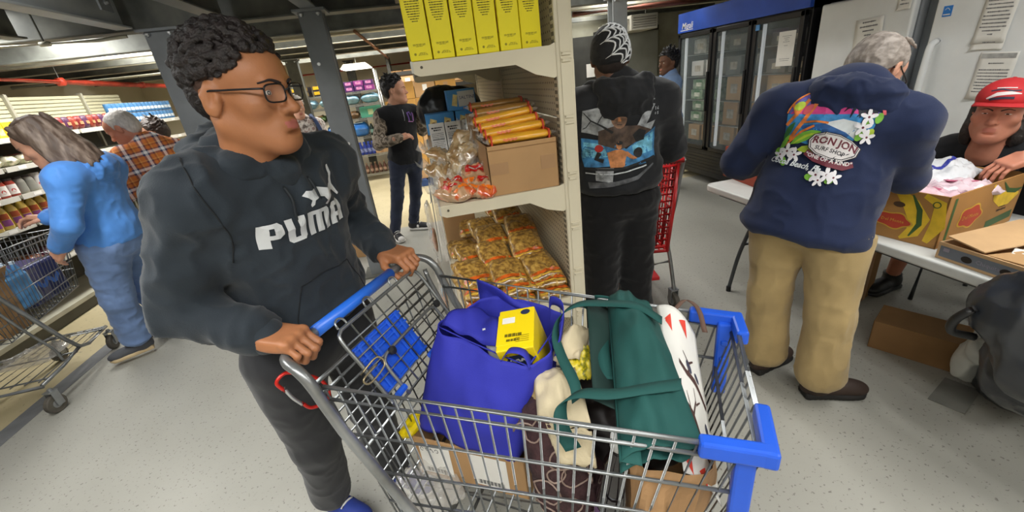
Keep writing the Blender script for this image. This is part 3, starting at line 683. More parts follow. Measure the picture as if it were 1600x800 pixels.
# white cartons and blue cracker boxes further back
whitec = M('white_carton', 'd6d4d0', .5, var=.02)
def facts_carton():
    t = thing('white_carton', 'x', 'carton'); MB().bx(-.042, .042, 0, .16, 0, .20).build('carton', whitec, t, bevel=.002)
    mb = MB(); X, Y = (1, 0, 0), (0, 0, 1)
    para(mb, (0, 0, .175), X, Y, (.9, .6), .012, .066, 0, 2, .55); para(mb, (0, 0, .145), X, Y, (1,)*4, .009, .066, 1, 3, .4)
    flat(mb, rect2(0, .112, .066, .004), (0, 0, 0), X, Y, 0, .0006); para(mb, (0, 0, .10), X, Y, (1, .8, 1, .9, 1, .7, 1), .0095, .066, 1, 4, .35); flat(mb, rect2(0, .03, .066, .003), (0, 0, 0), X, Y, 0, .0006)
    mb.build('print', [black_ink, ink], t); return t
wc = facts_carton()
for i, (x, y, rz_) in enumerate([(.065, .80, -3), (.155, .78, 2), (.250, .80, 0)]):
    b = wc if i == 0 else copy_tree(wc); b.location = (x, GY+y, 1.19); b.rotation_euler = (R(-7), 0, R(rz_)); b['group'] = 'white cartons on the middle shelf'
    b['label'] = ['leftmost white carton with printed facts panel on the middle shelf', 'middle one of three white cartons with printed facts panels', 'rightmost white carton, partly behind clear bags, on the middle shelf'][i]
MB().bx(.01, .31, GY+.80, GY+.97, 1.146, 1.188).build('crate', card_d).__setitem__('label', 'low cardboard tray under the white cartons on the middle shelf'); bpy.data.objects['crate'].name = 'cardboard_tray'; bpy.data.objects['cardboard_tray']['category'] = 'tray'
blue_c = M('cracker_blue', '3f8fd0', .4, var=.05, vs=8.); navy_ink = M('navy_ink', '1c2b62', .5, var=0); cream_p = M('cracker_cream', 'ecd28a', .5, var=.15, vs=30.); brown_p = M('cracker_brown', '8a5a2a', .5, var=.1)
def cracker(text):
    t = thing('cracker_box', 'x', 'box'); MB().bx(-.085, .085, 0, .14, 0, .115).build('carton', blue_c, t, bevel=.002)
    mb = MB(); X, Y = (1, 0, 0), (0, 0, 1)
    if text:
        flat(mb, rect2(.03, .062, .1, .085), (0, 0, 0), X, Y, 3, .0006); flat(mb, text_mb('SALTINE', .026, res=1), (.036, 0, .068), X, Y, 1, .001)
        flat(mb, poly2([(-.062, .03), (-.03, .022), (-.02, .085), (-.045, .092)]), (0, 0, 0), X, Y, 0, .001)
    else:
        for sx in (-.045, .04):
            flat(mb, poly2([(sx-.025, .04), (sx+.018, .03), (sx+.025, .078), (sx-.012, .092)]), (0, 0, 0), X, Y, 0, .0006); flat(mb, ell2(sx+.004, .056, .014, .013, 10), (0, 0, 0), X, Y, 2, .001)
            flat(mb, rect2(sx, .018, .05, .01), (0, 0, 0), X, Y, 3, .0006)
    mb.build('print', [cream_p, navy_ink, brown_p, whitec], t); return t
ck = cracker(False); ck2 = cracker(True)
for i, (p, x, y, z, lab) in enumerate([(ck, .10, 1.02, 1.31, 'left one of the two lower blue cracker boxes on the middle shelf'), (None, .28, 1.02, 1.31, 'right one of the two lower blue cracker boxes, beside the pegboard'), (ck2, .245, 1.04, 1.426, 'upper blue cracker box with a white SALTINE panel')]):
    b = p or copy_tree(ck); b.location = (x, GY+y, z); b['label'] = lab; b['group'] = 'blue cracker boxes on the middle shelf'
for z, lab in ((1.146, 'carton under the blue cracker boxes'),):
    o = thing('cardboard_box', 'cardboard box holding up the blue cracker boxes on the middle shelf', 'box', (.19, GY+1.09, z)); MB().bx(-.18, .18, -.075, .08, 0, .163).build('carton', card_d, o, bevel=.003); MB().bx(-.181, .181, -.02, .02, .12, .1645).build('tape_patch', tape, o)
bl = M('black_plastic_bag', '1b1b1d', .3, var=.1, bump=.3, bs=12.)
sdf_o = sdf_obj('plastic_bag', [ell((.13, GY+1.42, 1.42), (.15, .16, .16), k=.05), ell((.28, GY+1.45, 1.36), (.14, .15, .2), k=.05), ell((.2, GY+1.42, 1.22), (.2, .17, .09), k=.05), ('p', np.array((0, 0, 1.147)), np.array((0, 0, -1.)), .01)], .014, bl, None, (0, 0, 0), .014, (12, 12, 9), 4)
tag(sdf_o, 'black bulging plastic bag beyond the blue cracker boxes', 'bag')
# clear hang strips with small bags at the outer edge of the shelf
for k, (y, z0, z1) in enumerate(((.75, .66, .98), (.45, .42, .74))):
    t = thing('hanging_bag', ['clear bag of snacks hanging on the shelf edge beside the pasta, upper', 'clear bag of snacks hanging on the shelf edge behind the cart handle, lower'][k], 'food bag', (-.03, GY+y, z1))
    mb = pillow(.13, z1-z0, .045, 31+k, .012); mb.v = [(-.02-p[2]*.8, p[0], p[1]-(z1-z0)/2) for p in mb.v]; mb.build('bag', film, t, True)
    mb = pillow(.1, .12, .03, 41+k, .012); mb.v = [(-.022-p[2]*.8, p[0], p[1]-(z1-z0)+.09) for p in mb.v]; mb.build('snacks', M('red_snack', 'a5482f', .4, var=.3, vs=40., dirt='d8b48c'), t, True)
    MB().bx(.004, .024, -.012, .012, -.01, 1.135-z1).build('hang_strip', film, t); MB().tube([(.03, 0, 1.13-z1), (.0, 0, 1.12-z1), (-.012, 0, .0), (-.02, 0, -.01)], .003, 6).build('hook', bolt_m, t)
    MB().box((-.045, 0, -(z1-z0)*.6), (.004, .05, .035)).build('sticker', M('sticker_blue', '7db8dc', .5, var=.02), t)
# blue water case on a carton on the floor behind the young man
t = thing('cardboard_box', 'cardboard box on the floor behind the young man with a blue pack on top', 'box', (-.93, 4.45, 0), R(-8)); MB().bx(-.17, .17, -.16, .25, 0, .20).build('carton', card, t, bevel=.003); MB().bx(-.02, .02, -.161, .251, .15, .2015).build('tape_patch', tape, t)
t = thing('blue_pack', 'flat blue and white pack lying on the box behind the young man', 'pack', (-1.0, 4.50, .202), R(-8)); MB().bx(-.16, .12, -.2, .2, 0, .07).build('pack', M('pack_blue', '2f86d8', .35, var=.12), t, bevel=.012); MB().bx(-.14, .10, -.203, -.2, .015, .05).build('label_band', paper, t)
# ------------------------------------------------------------------ left aisle gondola
LX = -3.43
lg = thing('gondola_shelf', 'long beige gondola shelving at far left stocked with jars, cans and boxes', 'shelving', (LX, 3.2, 0))
def lb(name, mt, x0, x1, y0, y1, z0, z1, par=None): return MB().bx(x0, x1, y0-3.2, y1-3.2, z0, z1).build(name, mt, par or lg, bevel=.003)
slatm = M('beige_slat', 'c9c5a4', .6, var=.04, vs=2.); dsh = M('shelf_grey_beige', 'a9a695', .5, var=.06)
for j in range(4):
    y0 = 3.2+j*1.0; y1 = y0+.985
    if j == 3: y1 = 6.9
    pn = lb('back_panel', M('shelf_back_dark', '4b4a42', .8, var=.05), -.50, -.485, y0, y1, .1, 1.62)
    for k in range(9): lb('slat', slatm, -.50, -.478, y0+.005, y1-.005, 1.62+k*.038, 1.651+k*.038)
    lb('upright', dsh, -.50, -.45, y0-.02, y0+.012, 0, 1.98)
lb('upright', dsh, -.50, -.45, 7.18, 7.21, 0, 1.65)
for z in (.55, .904, 1.137, 1.366, 1.59):
    for j in range(4):
        s = lb('shelf', dsh, -.485, 0, 3.2+j*1.0, 4.19+j*1.0, z-.03, z); s.name = 'shelf'
        MB().bx(0, .008, j*1.0+.01, .98+j*1.0, z-.038, z+.004).build('price_rail', M('price_rail', 'c7c5bb', .4), s)
        for q in range(3): MB().bx(.008, .0095, j*1.+.12+q*.3, j*1.+.2+q*.3, z-.03, z-.004).build('price_tag', paper, s)
lb('base_deck', dsh, -.5, 0, 3.2, 7.2, .1, .14); lb('kick_plate', M('kick_dark', '55544c', .7), -.05, -.03, 3.2, 7.2, 0, .1)
def ordn(i, n, what, where):
    if i == n-1: return f'{what} farthest from us {where}'
    return f'{ORD[i]} {what} from the left {where}'
# yellow bottles with dark label
bot_y = M('bottle_yellow_liquid', 'cdb052', .25, var=.05, coat=.5); lab_p = M('label_purple', '7d3f7a', .5, var=.05); lab_o = M('label_rust', '96441f', .5, var=.05); cap_y = M('cap_pale', 'ded2a0', .4)
def juice():
    t = thing('juice_bottle', 'x', 'bottle')
    MB().lathe([(.03, 0), (.038, .006), (.040, .03), (.040, .12), (.036, .15), (.022, .185), (.015, .195), (.015, .205)], n=16).build('bottle', bot_y, t, True)
    MB().lathe([(.018, .203), (.018, .222), (.014, .225), (.0, .225)], n=12).build('cap', cap_y, t, True)
    mb = MB()
    for y0, z0, h_, mi in ((-.024, .085, .045, 1), (-.028, .03, .05, 0)):
        n = 8; vs = []
        for q in range(n+1):
            a = R(-42)+R(84)*q/n
            for zz in (z0, z0+h_): vs.append((.0412*cos(a), .0412*sin(a), zz))
        mb.add(vs, [(2*q, 2*q+2, 2*q+3, 2*q+1) for q in range(n)], mi)
    mb.build('label_sticker', [lab_p, lab_o], t, True); return t
jb = juice()
for i in range(9):
    b = jb if i == 0 else copy_tree(jb); b.location = (LX-.05, 3.72+i*.098, .905); b.rotation_euler[2] = R(-28+random.uniform(-6, 6)); b['group'] = 'yellow bottles on the left shelf'; b['label'] = ordn(i, 9, 'yellow bottle with purple label', 'in the front row')
for i in range(8):
    b = copy_tree(jb); b.location = (LX-.15, 3.77+i*.098, .905); b.rotation_euler[2] = R(-28); b['group'] = 'yellow bottles on the left shelf'; b['label'] = ordn(i, 8, 'yellow bottle', 'in the second row')
# white-labelled jars above them
jar_w = M('label_white', 'dcd8d2', .5, var=.03); jar_r = M('jar_red_sauce', '9a3524', .3, var=.15); jar_g = M('jar_grey', '8f8d83', .5, var=.1); lid_d = M('lid_dark', '38302c', .4)
def jar(body, lab, lid, dot):
    t = thing('food_jar', 'x', 'jar')
    MB().lathe([(.036, 0), (.041, .006), (.041, .105), (.033, .125), (.033, .13)], n=16).build('jar', body, t, True)
    MB().lathe([(.036, .128), (.036, .145), (0, .146)], n=14).build('lid', lid, t)
    mb = MB(); n = 10; vs = []
    for q in range(n+1):
        a = R(-70)+R(140)*q/n
        for zz in (.018, .098): vs.append((.0422*cos(a), .0422*sin(a), zz))
    mb.add(vs, [(2*q, 2*q+2, 2*q+3, 2*q+1) for q in range(n)])
    if dot:
        vs = [(.0425*cos(R(20*cos(a))), .0425*sin(R(20*cos(a))), .05+.016*sin(a)) for a in [2*pi*k/12 for k in range(12)]]; mb.add(vs, [tuple(range(12))], 1)
    mb.build('label_sticker', [lab, M('dot_red', 'c03328', .5, var=.02)], t, True); return t
jr = jar(jar_r, jar_w, lid_d, True); jg = jar(jar_g, M('label_grey', '85857c', .5, var=.05), lid_d, False); jw = jar(jar_w, jar_w, M('lid_white', 'd5d3cb', .4), True)
for i in range(9):
    src = jr if i < 4 else jg if i < 6 else jw if i < 7 else jr
    b = copy_tree(src); b.location = (LX-.055, 3.95+i*.092, 1.138); b.rotation_euler[2] = R(-30); b['group'] = 'jars on the left shelf'
    b['label'] = ordn(i, 9, ('white-labelled red jar' if i < 4 or i > 6 else 'dull grey jar' if i < 6 else 'plain white jar'), 'on the middle left shelf')
for src in (jr, jg, jw):
    for ch in list(src.children): bpy.data.objects.remove(ch)
    bpy.data.objects.remove(src)
# soft packs (rice and beans) on the next shelf
ricem = ramp_mat('soft_pack', [(0., '8d8468'), (.45, 'c9c4ad'), (.55, '9fa37c'), (.66, 'ddd5c0')], 16., .35, 2, None, False)
for i in range(8):
    t = thing('soft_pack', ordn(i, 8, 'pale soft food pack', 'on the second highest left shelf'), 'food pack', (LX-.09, 4.05+i*.15, 1.367), R(-82), 'soft packs on the left shelf')
    mb = pillow(.12, .16, .085, 61+i, .01, 8); mb.build('bag', ricem, t, True)
    MB().box((0, -.02, .088), (.085, .05, .004)).build('label_sticker', M('pack_red', 'b2493c', .4, var=.1), t)
# top shelf: yellow boxes, red packs, blue cans
for i in range(7):
    t = thing('cereal_box', ordn(i, 7, 'small yellow box', 'on the top shelf at far left'), 'box', (LX-.06, 4.15+i*.085, 1.592), R(-4+8*(i % 2)), 'yellow boxes at far left')
    MB().bx(-.05, .03, -.037, .037, 0, .125).build('carton', M('left_box_yellow', 'e8c52c', .5, var=.06), t, bevel=.002)
    MB().bx(.03, .031, -.028, .028, .02, .075).build('label_sticker', M('pale_yellow', 'efe0a0', .5, var=.1, vs=40., dirt='c8a02a'), t)
for i in range(12):
    t = thing('soft_pack', ordn(i, 12, 'dark red soft pack', 'on the top left shelf'), 'food pack', (LX-.06, 4.82+i*.085, 1.592), R(-6+5*(i % 3)), 'dark red packs on the top shelf')
    mb = pillow(.075, .13, .05, 81+i, .008, 6); mb.v = [(p[2]-.02, p[0], p[1]+.065) for p in mb.v]; mb.build('bag', M('pack_maroon_%d' % (i % 3), ('7c2a2c', '54304e', '8f3a2c')[i % 3], .35, var=.15, vs=20.), t, True)
    MB().box((.034, 0, .06), (.004, .04, .03)).build('label_sticker', M('pack_tan', 'b58a62', .5, var=.2), t)
canb = M('can_blue', '3c6f9c', .4, var=.1); canm = M('can_rim', 'b9bcbd', .3, .8)
def can(mt, r=.034, h=.11):
    t = thing('food_can', 'x', 'can'); MB().lathe([(r*.94, 0), (r, .004), (r, h-.004), (r*.94, h)], n=14).build('can', mt, t, True)
    MB().lathe([(r*.95, h-.003), (r*1.02, h), (r*.93, h+.002), (r*.9, h-.002), (0, h-.002)], n=14).build('rim', canm, t); mb = MB(); n = 8; vs = []
    for q in range(n+1):
        a = R(-60)+R(120)*q/n
        for zz in (.025, .06): vs.append((r*1.02*cos(a), r*1.02*sin(a), zz))
    mb.add(vs, [(2*q, 2*q+2, 2*q+3, 2*q+1) for q in range(n)]); mb.build('label_sticker', M('can_white', 'c5ced4', .5, var=.05), t, True); return t
cn = can(canb)
for i in range(16):
    b = cn if i == 0 else copy_tree(cn); b.location = (LX-.05, 5.85+i*.082, 1.592); b['group'] = 'blue cans on the top shelf'; b['label'] = ordn(i, 16, 'blue can', 'on the top shelf above the man in plaid')
    c = copy_tree(b); c.location = (LX-.05, 5.85+i*.082, 1.708); c['label'] = ordn(i, 16, 'blue can', 'in the upper can layer')
# lower shelf: dark red bags
for i in range(10):
    t = thing('food_bag', ordn(i, 10, 'dark red bag', 'on the low shelf under the yellow bottles'), 'food bag', (LX-.12, 3.4+i*.16, .551), R(90+10*(i % 3)), 'dark red bags on the low shelf')
    pillow(.15, .24, .11, 101+i, .016, 8).build('bag', M('bag_dark_red_%d' % (i % 3), ('5b2a1c', '6e3a1c', '4a2230')[i % 3], .3, var=.25, vs=18.), t, True); MB().box((0, .0, .108), (.08, .05, .004)).build('label_sticker', M('pack_tan', 'b58a62', .5), t)
# end of the aisle: cartons and red packs
for i, (x, y, z, sx, sy, sz, mt, lab) in enumerate([(-3.2, 7.55, 0, .5, .4, .75, card, 'large carton on the floor at the end of the left aisle'), (-3.2, 7.55, .75, .42, .36, .38, card_l, 'carton stacked at the end of the left aisle, beside the dark sleeve'), (-2.78, 7.6, 0, .36, .4, .95, card, 'tall carton left of the grey column at the end of the aisle'), (-3.25, 7.5, 1.13, .5, .3, .22, M('carton_red', 'a04a36', .6, var=.2, vs=12.), 'red printed carton atop the stack at the end of the left aisle'), (-2.8, 7.6, .95, .3, .3, .32, card_l, 'tan carton with white label left of the grey column')]):
    t = thing('cardboard_box', lab, 'box', (x, y, z)); MB().box((0, 0, sz/2), (sx, sy, sz)).build('carton', mt, t, bevel=.004); MB().box((0, -sy*.02, sz/2), (.05, sy*1.001, sz*1.002)).build('tape_patch', tape, t)
    MB().box((sx*.2, -sy/2-.001, sz*.6), (sx*.25, .003, sz*.3)).build('label_sticker', paper, t)

# ------------------------------------------------------------------ far wire shelving
chrome = M('chrome_wire', 'b4b6b2', .3, .7, var=.05)
def wire_shelf(name, label, x0, x1, y0, y1, levels, top):
    t = thing(name, label, 'shelving', ((x0+x1)/2, y0, 0)); ox = (x0+x1)/2; L2 = (x1-x0)/2; D2 = y1-y0
    for sx in (-1, 1):
        for yy in (0.02, D2-.02): MB().cyl((sx*L2, yy, 0), (sx*L2, yy, top), .016, n=8).build('post', chrome, t, True)
    for z in levels:
        f = MB()
        for yy in (0, D2): f.bx(-L2, L2, yy-.006, yy+.006, z-.035, z-.024); f.bx(-L2, L2, yy-.006, yy+.006, z-.008, z)
        for sx in (-1, 1): f.bx(sx*L2-.006, sx*L2+.006, 0, D2, z-.035, z)
        s = f.build('shelf', chrome, t)
        w_ = MB()
        for i in range(int(2*L2/.04)): w_.bx(-L2+i*.04, -L2+i*.04+.006, 0, D2, z-.006, z)
        for i in range(int(2*L2/.06)): w_.tube([(-L2+i*.06, 0, z-.006), (-L2+.03+i*.06, 0, z-.03), (-L2+.06+i*.06, 0, z-.006)], .003, 4)
        tag(w_.build('wire', chrome, s), kind='stuff')
    return t
FY = 8.5
WX0, WX1 = -2.25, -.70
wire_shelf('wire_shelf', 'chrome wire shelving at the back with purple boxes and blue packs', WX0, WX1, FY, FY+.5, (.13, .50, .84, 1.17, 1.42, 1.64), 1.98)
def smallbox(label, loc, size, mt, lab_mt, group, rz=0., name='carton_box', cat='box', lab_=(.6, .4, .5)):
    t = thing(name, label, cat, loc, rz, group); MB().box((0, size[1]/2, size[2]/2), size).build('carton', mt, t, bevel=.003)
    MB().box((0, -.001, size[2]*lab_[2]), (size[0]*lab_[0], .003, size[2]*lab_[1])).build('label_sticker', lab_mt, t); return t
purp = M('box_purple', '4d2a62', .45, var=.15); pink = M('box_pink', 'c04e9a', .45, var=.15, vs=25., dirt='e9c6df'); yelb = M('box_yellow_dark', 'd9ac24', .45, var=.1); blk = M('box_black', '28242a', .5)
for lv in range(2):
    for i in range(4):
        x = -2.16+i*.175 if i < 2 else -1.74+(i-2)*.165
        if i == 3: continue
        smallbox(['left', 'second', 'third'][i]+(' lower' if lv == 0 else ' upper')+' yellow and black box on the top wire shelf', (x, FY+.03, 1.642+.086*lv), (.16, .3, .084), blk, yelb, 'yellow and black boxes on the wire shelf', lab_=(.9, .62, .6))
    for i in range(4):
        smallbox(ORD[i]+(' lower' if lv == 0 else ' upper')+' purple and pink box from the left on the top wire shelf', (-1.38+i*.178, FY+.03+.01*(i % 2), 1.642+.088*lv), (.165, .3, .086), purp if (i+lv) % 3 else M('box_magenta', '8e3a86', .45, var=.15), pink, 'purple boxes on the top wire shelf', lab_=(.62, .55, .55))
bluef = M('clear_blue_pack', '8db9cc', .2, var=.15, vs=8., coat=.6)
for i, x in enumerate((-2.0, -1.62, -1.24, -.88)):
    t = thing('bottle_pack', ORD[i]+' pale blue wrapped pack from the left on the second wire shelf', 'pack', (x, FY+.2, 1.422), 0, 'pale blue packs on the wire shelf'); pillow(.35, .36, .17, 120+i, .012, 10, freq=8.).build('pack', bluef, t, True); MB().box((0, -.1, .165), (.16, .08, .006)).build('label_sticker', M('pack_label_blue', 'b9d6e0', .4, var=.1), t)
gt = M('green_tray', '57ad94', .5, var=.1)
smallbox('turquoise green carton on the third wire shelf, at its right end', (-.92, FY+.02, 1.172), (.38, .34, .19), gt, M('label_pale_green', 'c0d8a8', .5, var=.1), None, lab_=(.25, .5, .5))
for i, (x, c) in enumerate(((-2.05, '3c3a34'), (-1.84, '4c6a2c'), (-1.62, '3a352c'), (-1.42, 'a98a60'), (-1.24, '8a6a48'))):
    t = thing('food_bag', ['dark bag at the left of the third wire shelf', 'green bag on the third wire shelf beside the grey post', 'dark brown bag on the third wire shelf behind the post', 'tan bag on the third wire shelf right of the grey post', 'brown bag beside the turquoise carton on the third wire shelf'][i], 'bag', (x, FY+.2, 1.172), 0)
    pillow(.2, .3, .13, 140+i, .02, 8).build('bag', M('shelf_bag_%d' % i, c, .35, var=.25, vs=18.), t, True); MB().box((0, -.08, .12), (.09, .06, .02)).build('label_sticker', M('pack_tan', 'b58a62', .5), t)
bb = M('bright_blue_pack', '2379d2', .3, var=.15, vs=6., coat=.4)
for i, x in enumerate((-2.02, -1.62, -1.2)):
    t = thing('bottle_pack', ['bright blue pack at the left of the fourth wire shelf', 'bright blue pack behind the grey post on the fourth wire shelf', 'bright blue bag right of the grey post on the fourth wire shelf'][i], 'pack', (x, FY+.2, .842), 0); pillow(.36, .34, .26, 150+i, .02, 10, freq=7.).build('pack', bb, t, True); MB().box((0, -.1, .255), (.16, .08, .012)).build('label_sticker', M('pack_label_blue', 'b9d6e0', .4), t)
for i, x in enumerate((-.98, -.90, -.82)):
    t = thing('bottle', ORD[i]+' dark bottle from the left beside the bright blue bag on the wire shelf', 'bottle', (x, FY+.1, .842), 0, 'dark bottles on the wire shelf'); MB().lathe([(.034, 0), (.036, .01), (.036, .15), (.015, .2), (.015, .22)], n=12).build('bottle', M('bottle_dark_green', '28403c', .25, var=.1), t, True); MB().lathe([(.018, .218), (.018, .24), (0, .24)], n=10).build('cap', cap_y, t); MB().lathe([(.0372, .05), (.0372, .11)], n=12).build('label_sticker', M('label_teal', '7da8a0', .5), t)
# split carton holding blue bottles, left and right brown cartons
smallbox('brown carton left of the dark blue bottles on the fifth wire shelf', (-1.49, FY+.03, .502), (.17, .34, .29), card_l, tape, None, lab_=(.2, .99, .5))
smallbox('brown carton right of the dark blue bottles on the fifth wire shelf', (-.88, FY+.03, .502), (.24, .34, .26), card_l, tape, None, lab_=(.2, .99, .5))
MB_ = None
for i in range(5):
    t = thing('bottle', ORD[i]+' dark blue bottle from the left on the fifth wire shelf', 'bottle', (-1.34+i*.077, FY+.07, .502), 0, 'dark blue bottles on the wire shelf'); MB().lathe([(.034, 0), (.037, .01), (.037, .16), (.02, .2), (.02, .21)], n=12).build('bottle', M('bottle_blue', '2a3f9c', .3, var=.1), t, True); MB().lathe([(.024, .208), (.024, .24), (0, .24)], n=10).build('cap', M('cap_blue', '3a56b8', .4), t); MB().lathe([(.0382, .05), (.0382, .12)], n=12).build('label_sticker', M('label_blue_white', '8d99cc', .5, var=.3, vs=30.), t)
for i in range(9):
    t = thing('bottle', ORD[i]+' small brown bottle from the left on the lowest wire shelf', 'bottle', (-1.5+i*.085, FY+.08, .132), 0, 'brown bottles on the lowest wire shelf'); MB().lathe([(.03, 0), (.033, .01), (.033, .13), (.015, .17), (.015, .19)], n=10).build('bottle', M('bottle_brown', '5e4034', .35, var=.15), t, True); MB().lathe([(.018, .188), (.018, .21), (0, .21)], n=8).build('cap', M('cap_tan', '9a8468', .4), t); MB().lathe([(.0342, .04), (.0342, .09)], n=10).build('label_sticker', M('label_tan', 'a88c78', .5), t)
# pallet with cartons behind the teen
t = thing('pallet', 'blue pallet under the cartons behind the boy in the black vest', 'pallet', (.12, 7.7, 0)); bp_ = M('pallet_blue', '26416e', .7, var=.15)
for y in (-.5, 0, .5): MB().box((0, y*.9, .05), (1.0, .09, .09)).build('stringer', bp_, t)
for k in range(7): MB().box((-.45+k*.15, 0, .105), (.10, 1.0, .02)).build('deck_board', bp_, t)
co = M('carton_ochre', 'b2843f', .8, var=.1, vs=5.)
for lv in range(6):
    for i in range(3):
        smallbox(f'{["left", "middle", "right"][i]} ochre carton in the {["bottom", "second", "third", "fourth", "fifth", "top"][lv]} layer on the blue pallet', (-.22+i*.34+.01*(lv % 2), 7.32, .117+lv*.262), (.33, .6, .258), co if (lv+i) % 3 else card, tape if i != 1 else paper, 'cartons stacked on the blue pallet', lab_=(.22, .35, .55))
# rack posts and cartons above the teen
rk = thing('pallet_rack', 'dark steel rack with cartons at the back between boy and yellow boxes', 'rack', (.3, 9.0, 0)); drk = M('rack_dark', '3b3a36', .5, .3)
for x in (-.75, 1.1):
    for y in (0, .6): MB().box((x, y, 1.1), (.06, .06, 2.2)).build('post', drk, rk)
for z in (.9, 1.55, 1.86):
    for y in (0, .6): MB().box((.175, y, z), (1.85, .05, .07)).build('beam', drk, rk)
    for k in range(8): MB().box((-.62+k*.23, .3, z+.045), (.2, .66, .02)).build('deck_board', card_d, rk)
for i in range(5): smallbox(ORD[i]+' carton from the left on the upper deck of the dark rack', (-.5+i*.36, 9.0, 1.616), (.32, .5, .22), card_l if i % 2 else card, paper, 'cartons on the dark rack', lab_=(.3, .4, .5))
for i in range(5): smallbox(ORD[i]+' carton from the left on the middle deck of the dark rack', (-.5+i*.36, 9.0, .966), (.33, .5, .42), card if i % 2 else co, paper, 'cartons on the dark rack', lab_=(.3, .3, .5))
# ------------------------------------------------------------------ people
def headmat(pos, yaw, pitch=0., roll=0., s=1.):
    return Matrix.Translation(Vector(pos)) @ Matrix.Rotation(R(yaw), 4, 'Z') @ Matrix.Rotation(R(pitch), 4, 'Y') @ Matrix.Rotation(R(roll), 4, 'X') @ Matrix.Scale(s, 4)
def xf(vs, Mx): A = np.array(Mx); return vs@A[:3, :3].T+A[:3, 3]
def head_prims(fat=0., jaw=1., nose=1., neck=True, necklen=.13, lip=1.):
    f = 1+fat
    P = [ell((-.014, 0, .036), (.099, .077, .088), k=.03),
         ell((.030, 0, -.030), (.060, .058*f, .084), k=.03),
         ell((.046, 0, .045), (.048, .058, .048), k=.03),
         cap((-.012, .052*f, -.052), (.066*jaw, .017*f, -.097), .020*f, k=.028), cap((-.012, -.052*f, -.052), (.066*jaw, -.017*f, -.097), .020*f, k=.028),
         ell((.073*jaw, 0, -.099), (.020, .025, .017), k=.018),
         ell((.050, 0, -.085), (.045, .035*f, .03), k=.03),
         cap((.084, -.033, .024), (.091, 0, .020), .0085, k=.014), cap((.084, .033, .024), (.091, 0, .020), .0085, k=.014),
         ell((.056, .044*f, -.018), (.025, .020*f, .02), k=.025), ell((.056, -.044*f, -.018), (.025, .020*f, .02), k=.025),
         ell((.104, .033, .004), (.020, .0175, .0115), k=.014, op='s'), ell((.104, -.033, .004), (.020, .0175, .0115), k=.014, op='s'),
         ell((.074, .033, .004), (.0128, .0165, .0122), k=.004), ell((.074, -.033, .004), (.0128, .0165, .0122), k=.004),
         cap((.087, 0, .010), (.108*nose, 0, -.027), .0075, .0118, k=.014),
         ell((.108*nose, 0, -.029), (.011, .0105, .0095), k=.008),
         ell((.096, .0135, -.032), (.011, .0078, .0085), k=.007), ell((.096, -.0135, -.032), (.011, .0078, .0085), k=.007),
         ell((.104, .007, -.0405), (.0045, .0036, .0035), k=.003, op='s'), ell((.104, -.007, -.0405), (.0045, .0036, .0035), k=.003, op='s'),
         ell((.079, 0, -.062), (.017, .028, .021), k=.018),
         ell((.0915, .0085, -.0555), (.0075*lip, .012, .0048*lip), k=.005), ell((.0915, -.0085, -.0555), (.0075*lip, .012, .0048*lip), k=.005),
         ell((.0895, 0, -.0665), (.0085*lip, .0175, .0062*lip), k=.005),
         cap((.102, -.021, -.0608), (.102, .021, -.0608), .0016, k=.003, op='s'),
         ell((.099, 0, -.0790), (.010, .022, .004), k=.008, op='s')]
    for s in (1, -1):
        rt = np.array(Matrix.Rotation(R(-18*s), 3, 'Z') @ Matrix.Rotation(R(10), 3, 'Y'))
        P += [ell((-.010, .080*s, -.002), (.019, .0085, .033), rt, k=.006), cap((-.012, .078*s, .028), (-.026, .083*s, .008), .0055, .005, k=.004),
              cap((-.026, .083*s, .008), (-.013, .079*s, -.028), .005, .006, k=.004),
              ell((-.005, .0910*s, .002), (.0115, .0105, .020), rt, k=.003, op='s'), cap((-.012, .0835*s, .014), (-.016, .0840*s, -.010), .0030, k=.004), ell((.004, .080*s, -.003), (.004, .004, .006), k=.004)]
    if neck: P += [cap((-.022, 0, -.05), (-.038, 0, -.05-necklen), .054, .060, k=.035)]
    return P
def lipmi(vs, q):
    c = vs[q].mean(1)
    y = np.abs(c[:, 1])
    up = (c[:, 0] > .083) & (c[:, 2] < -.0605) & (c[:, 2] > -.0722+y*.20) & (y < .0205)
    lo = (c[:, 0] > .083) & (c[:, 2] >= -.0605) & (c[:, 2] < -.0515-y*.22) & (y < .0215)
    return (up | lo).astype(int)
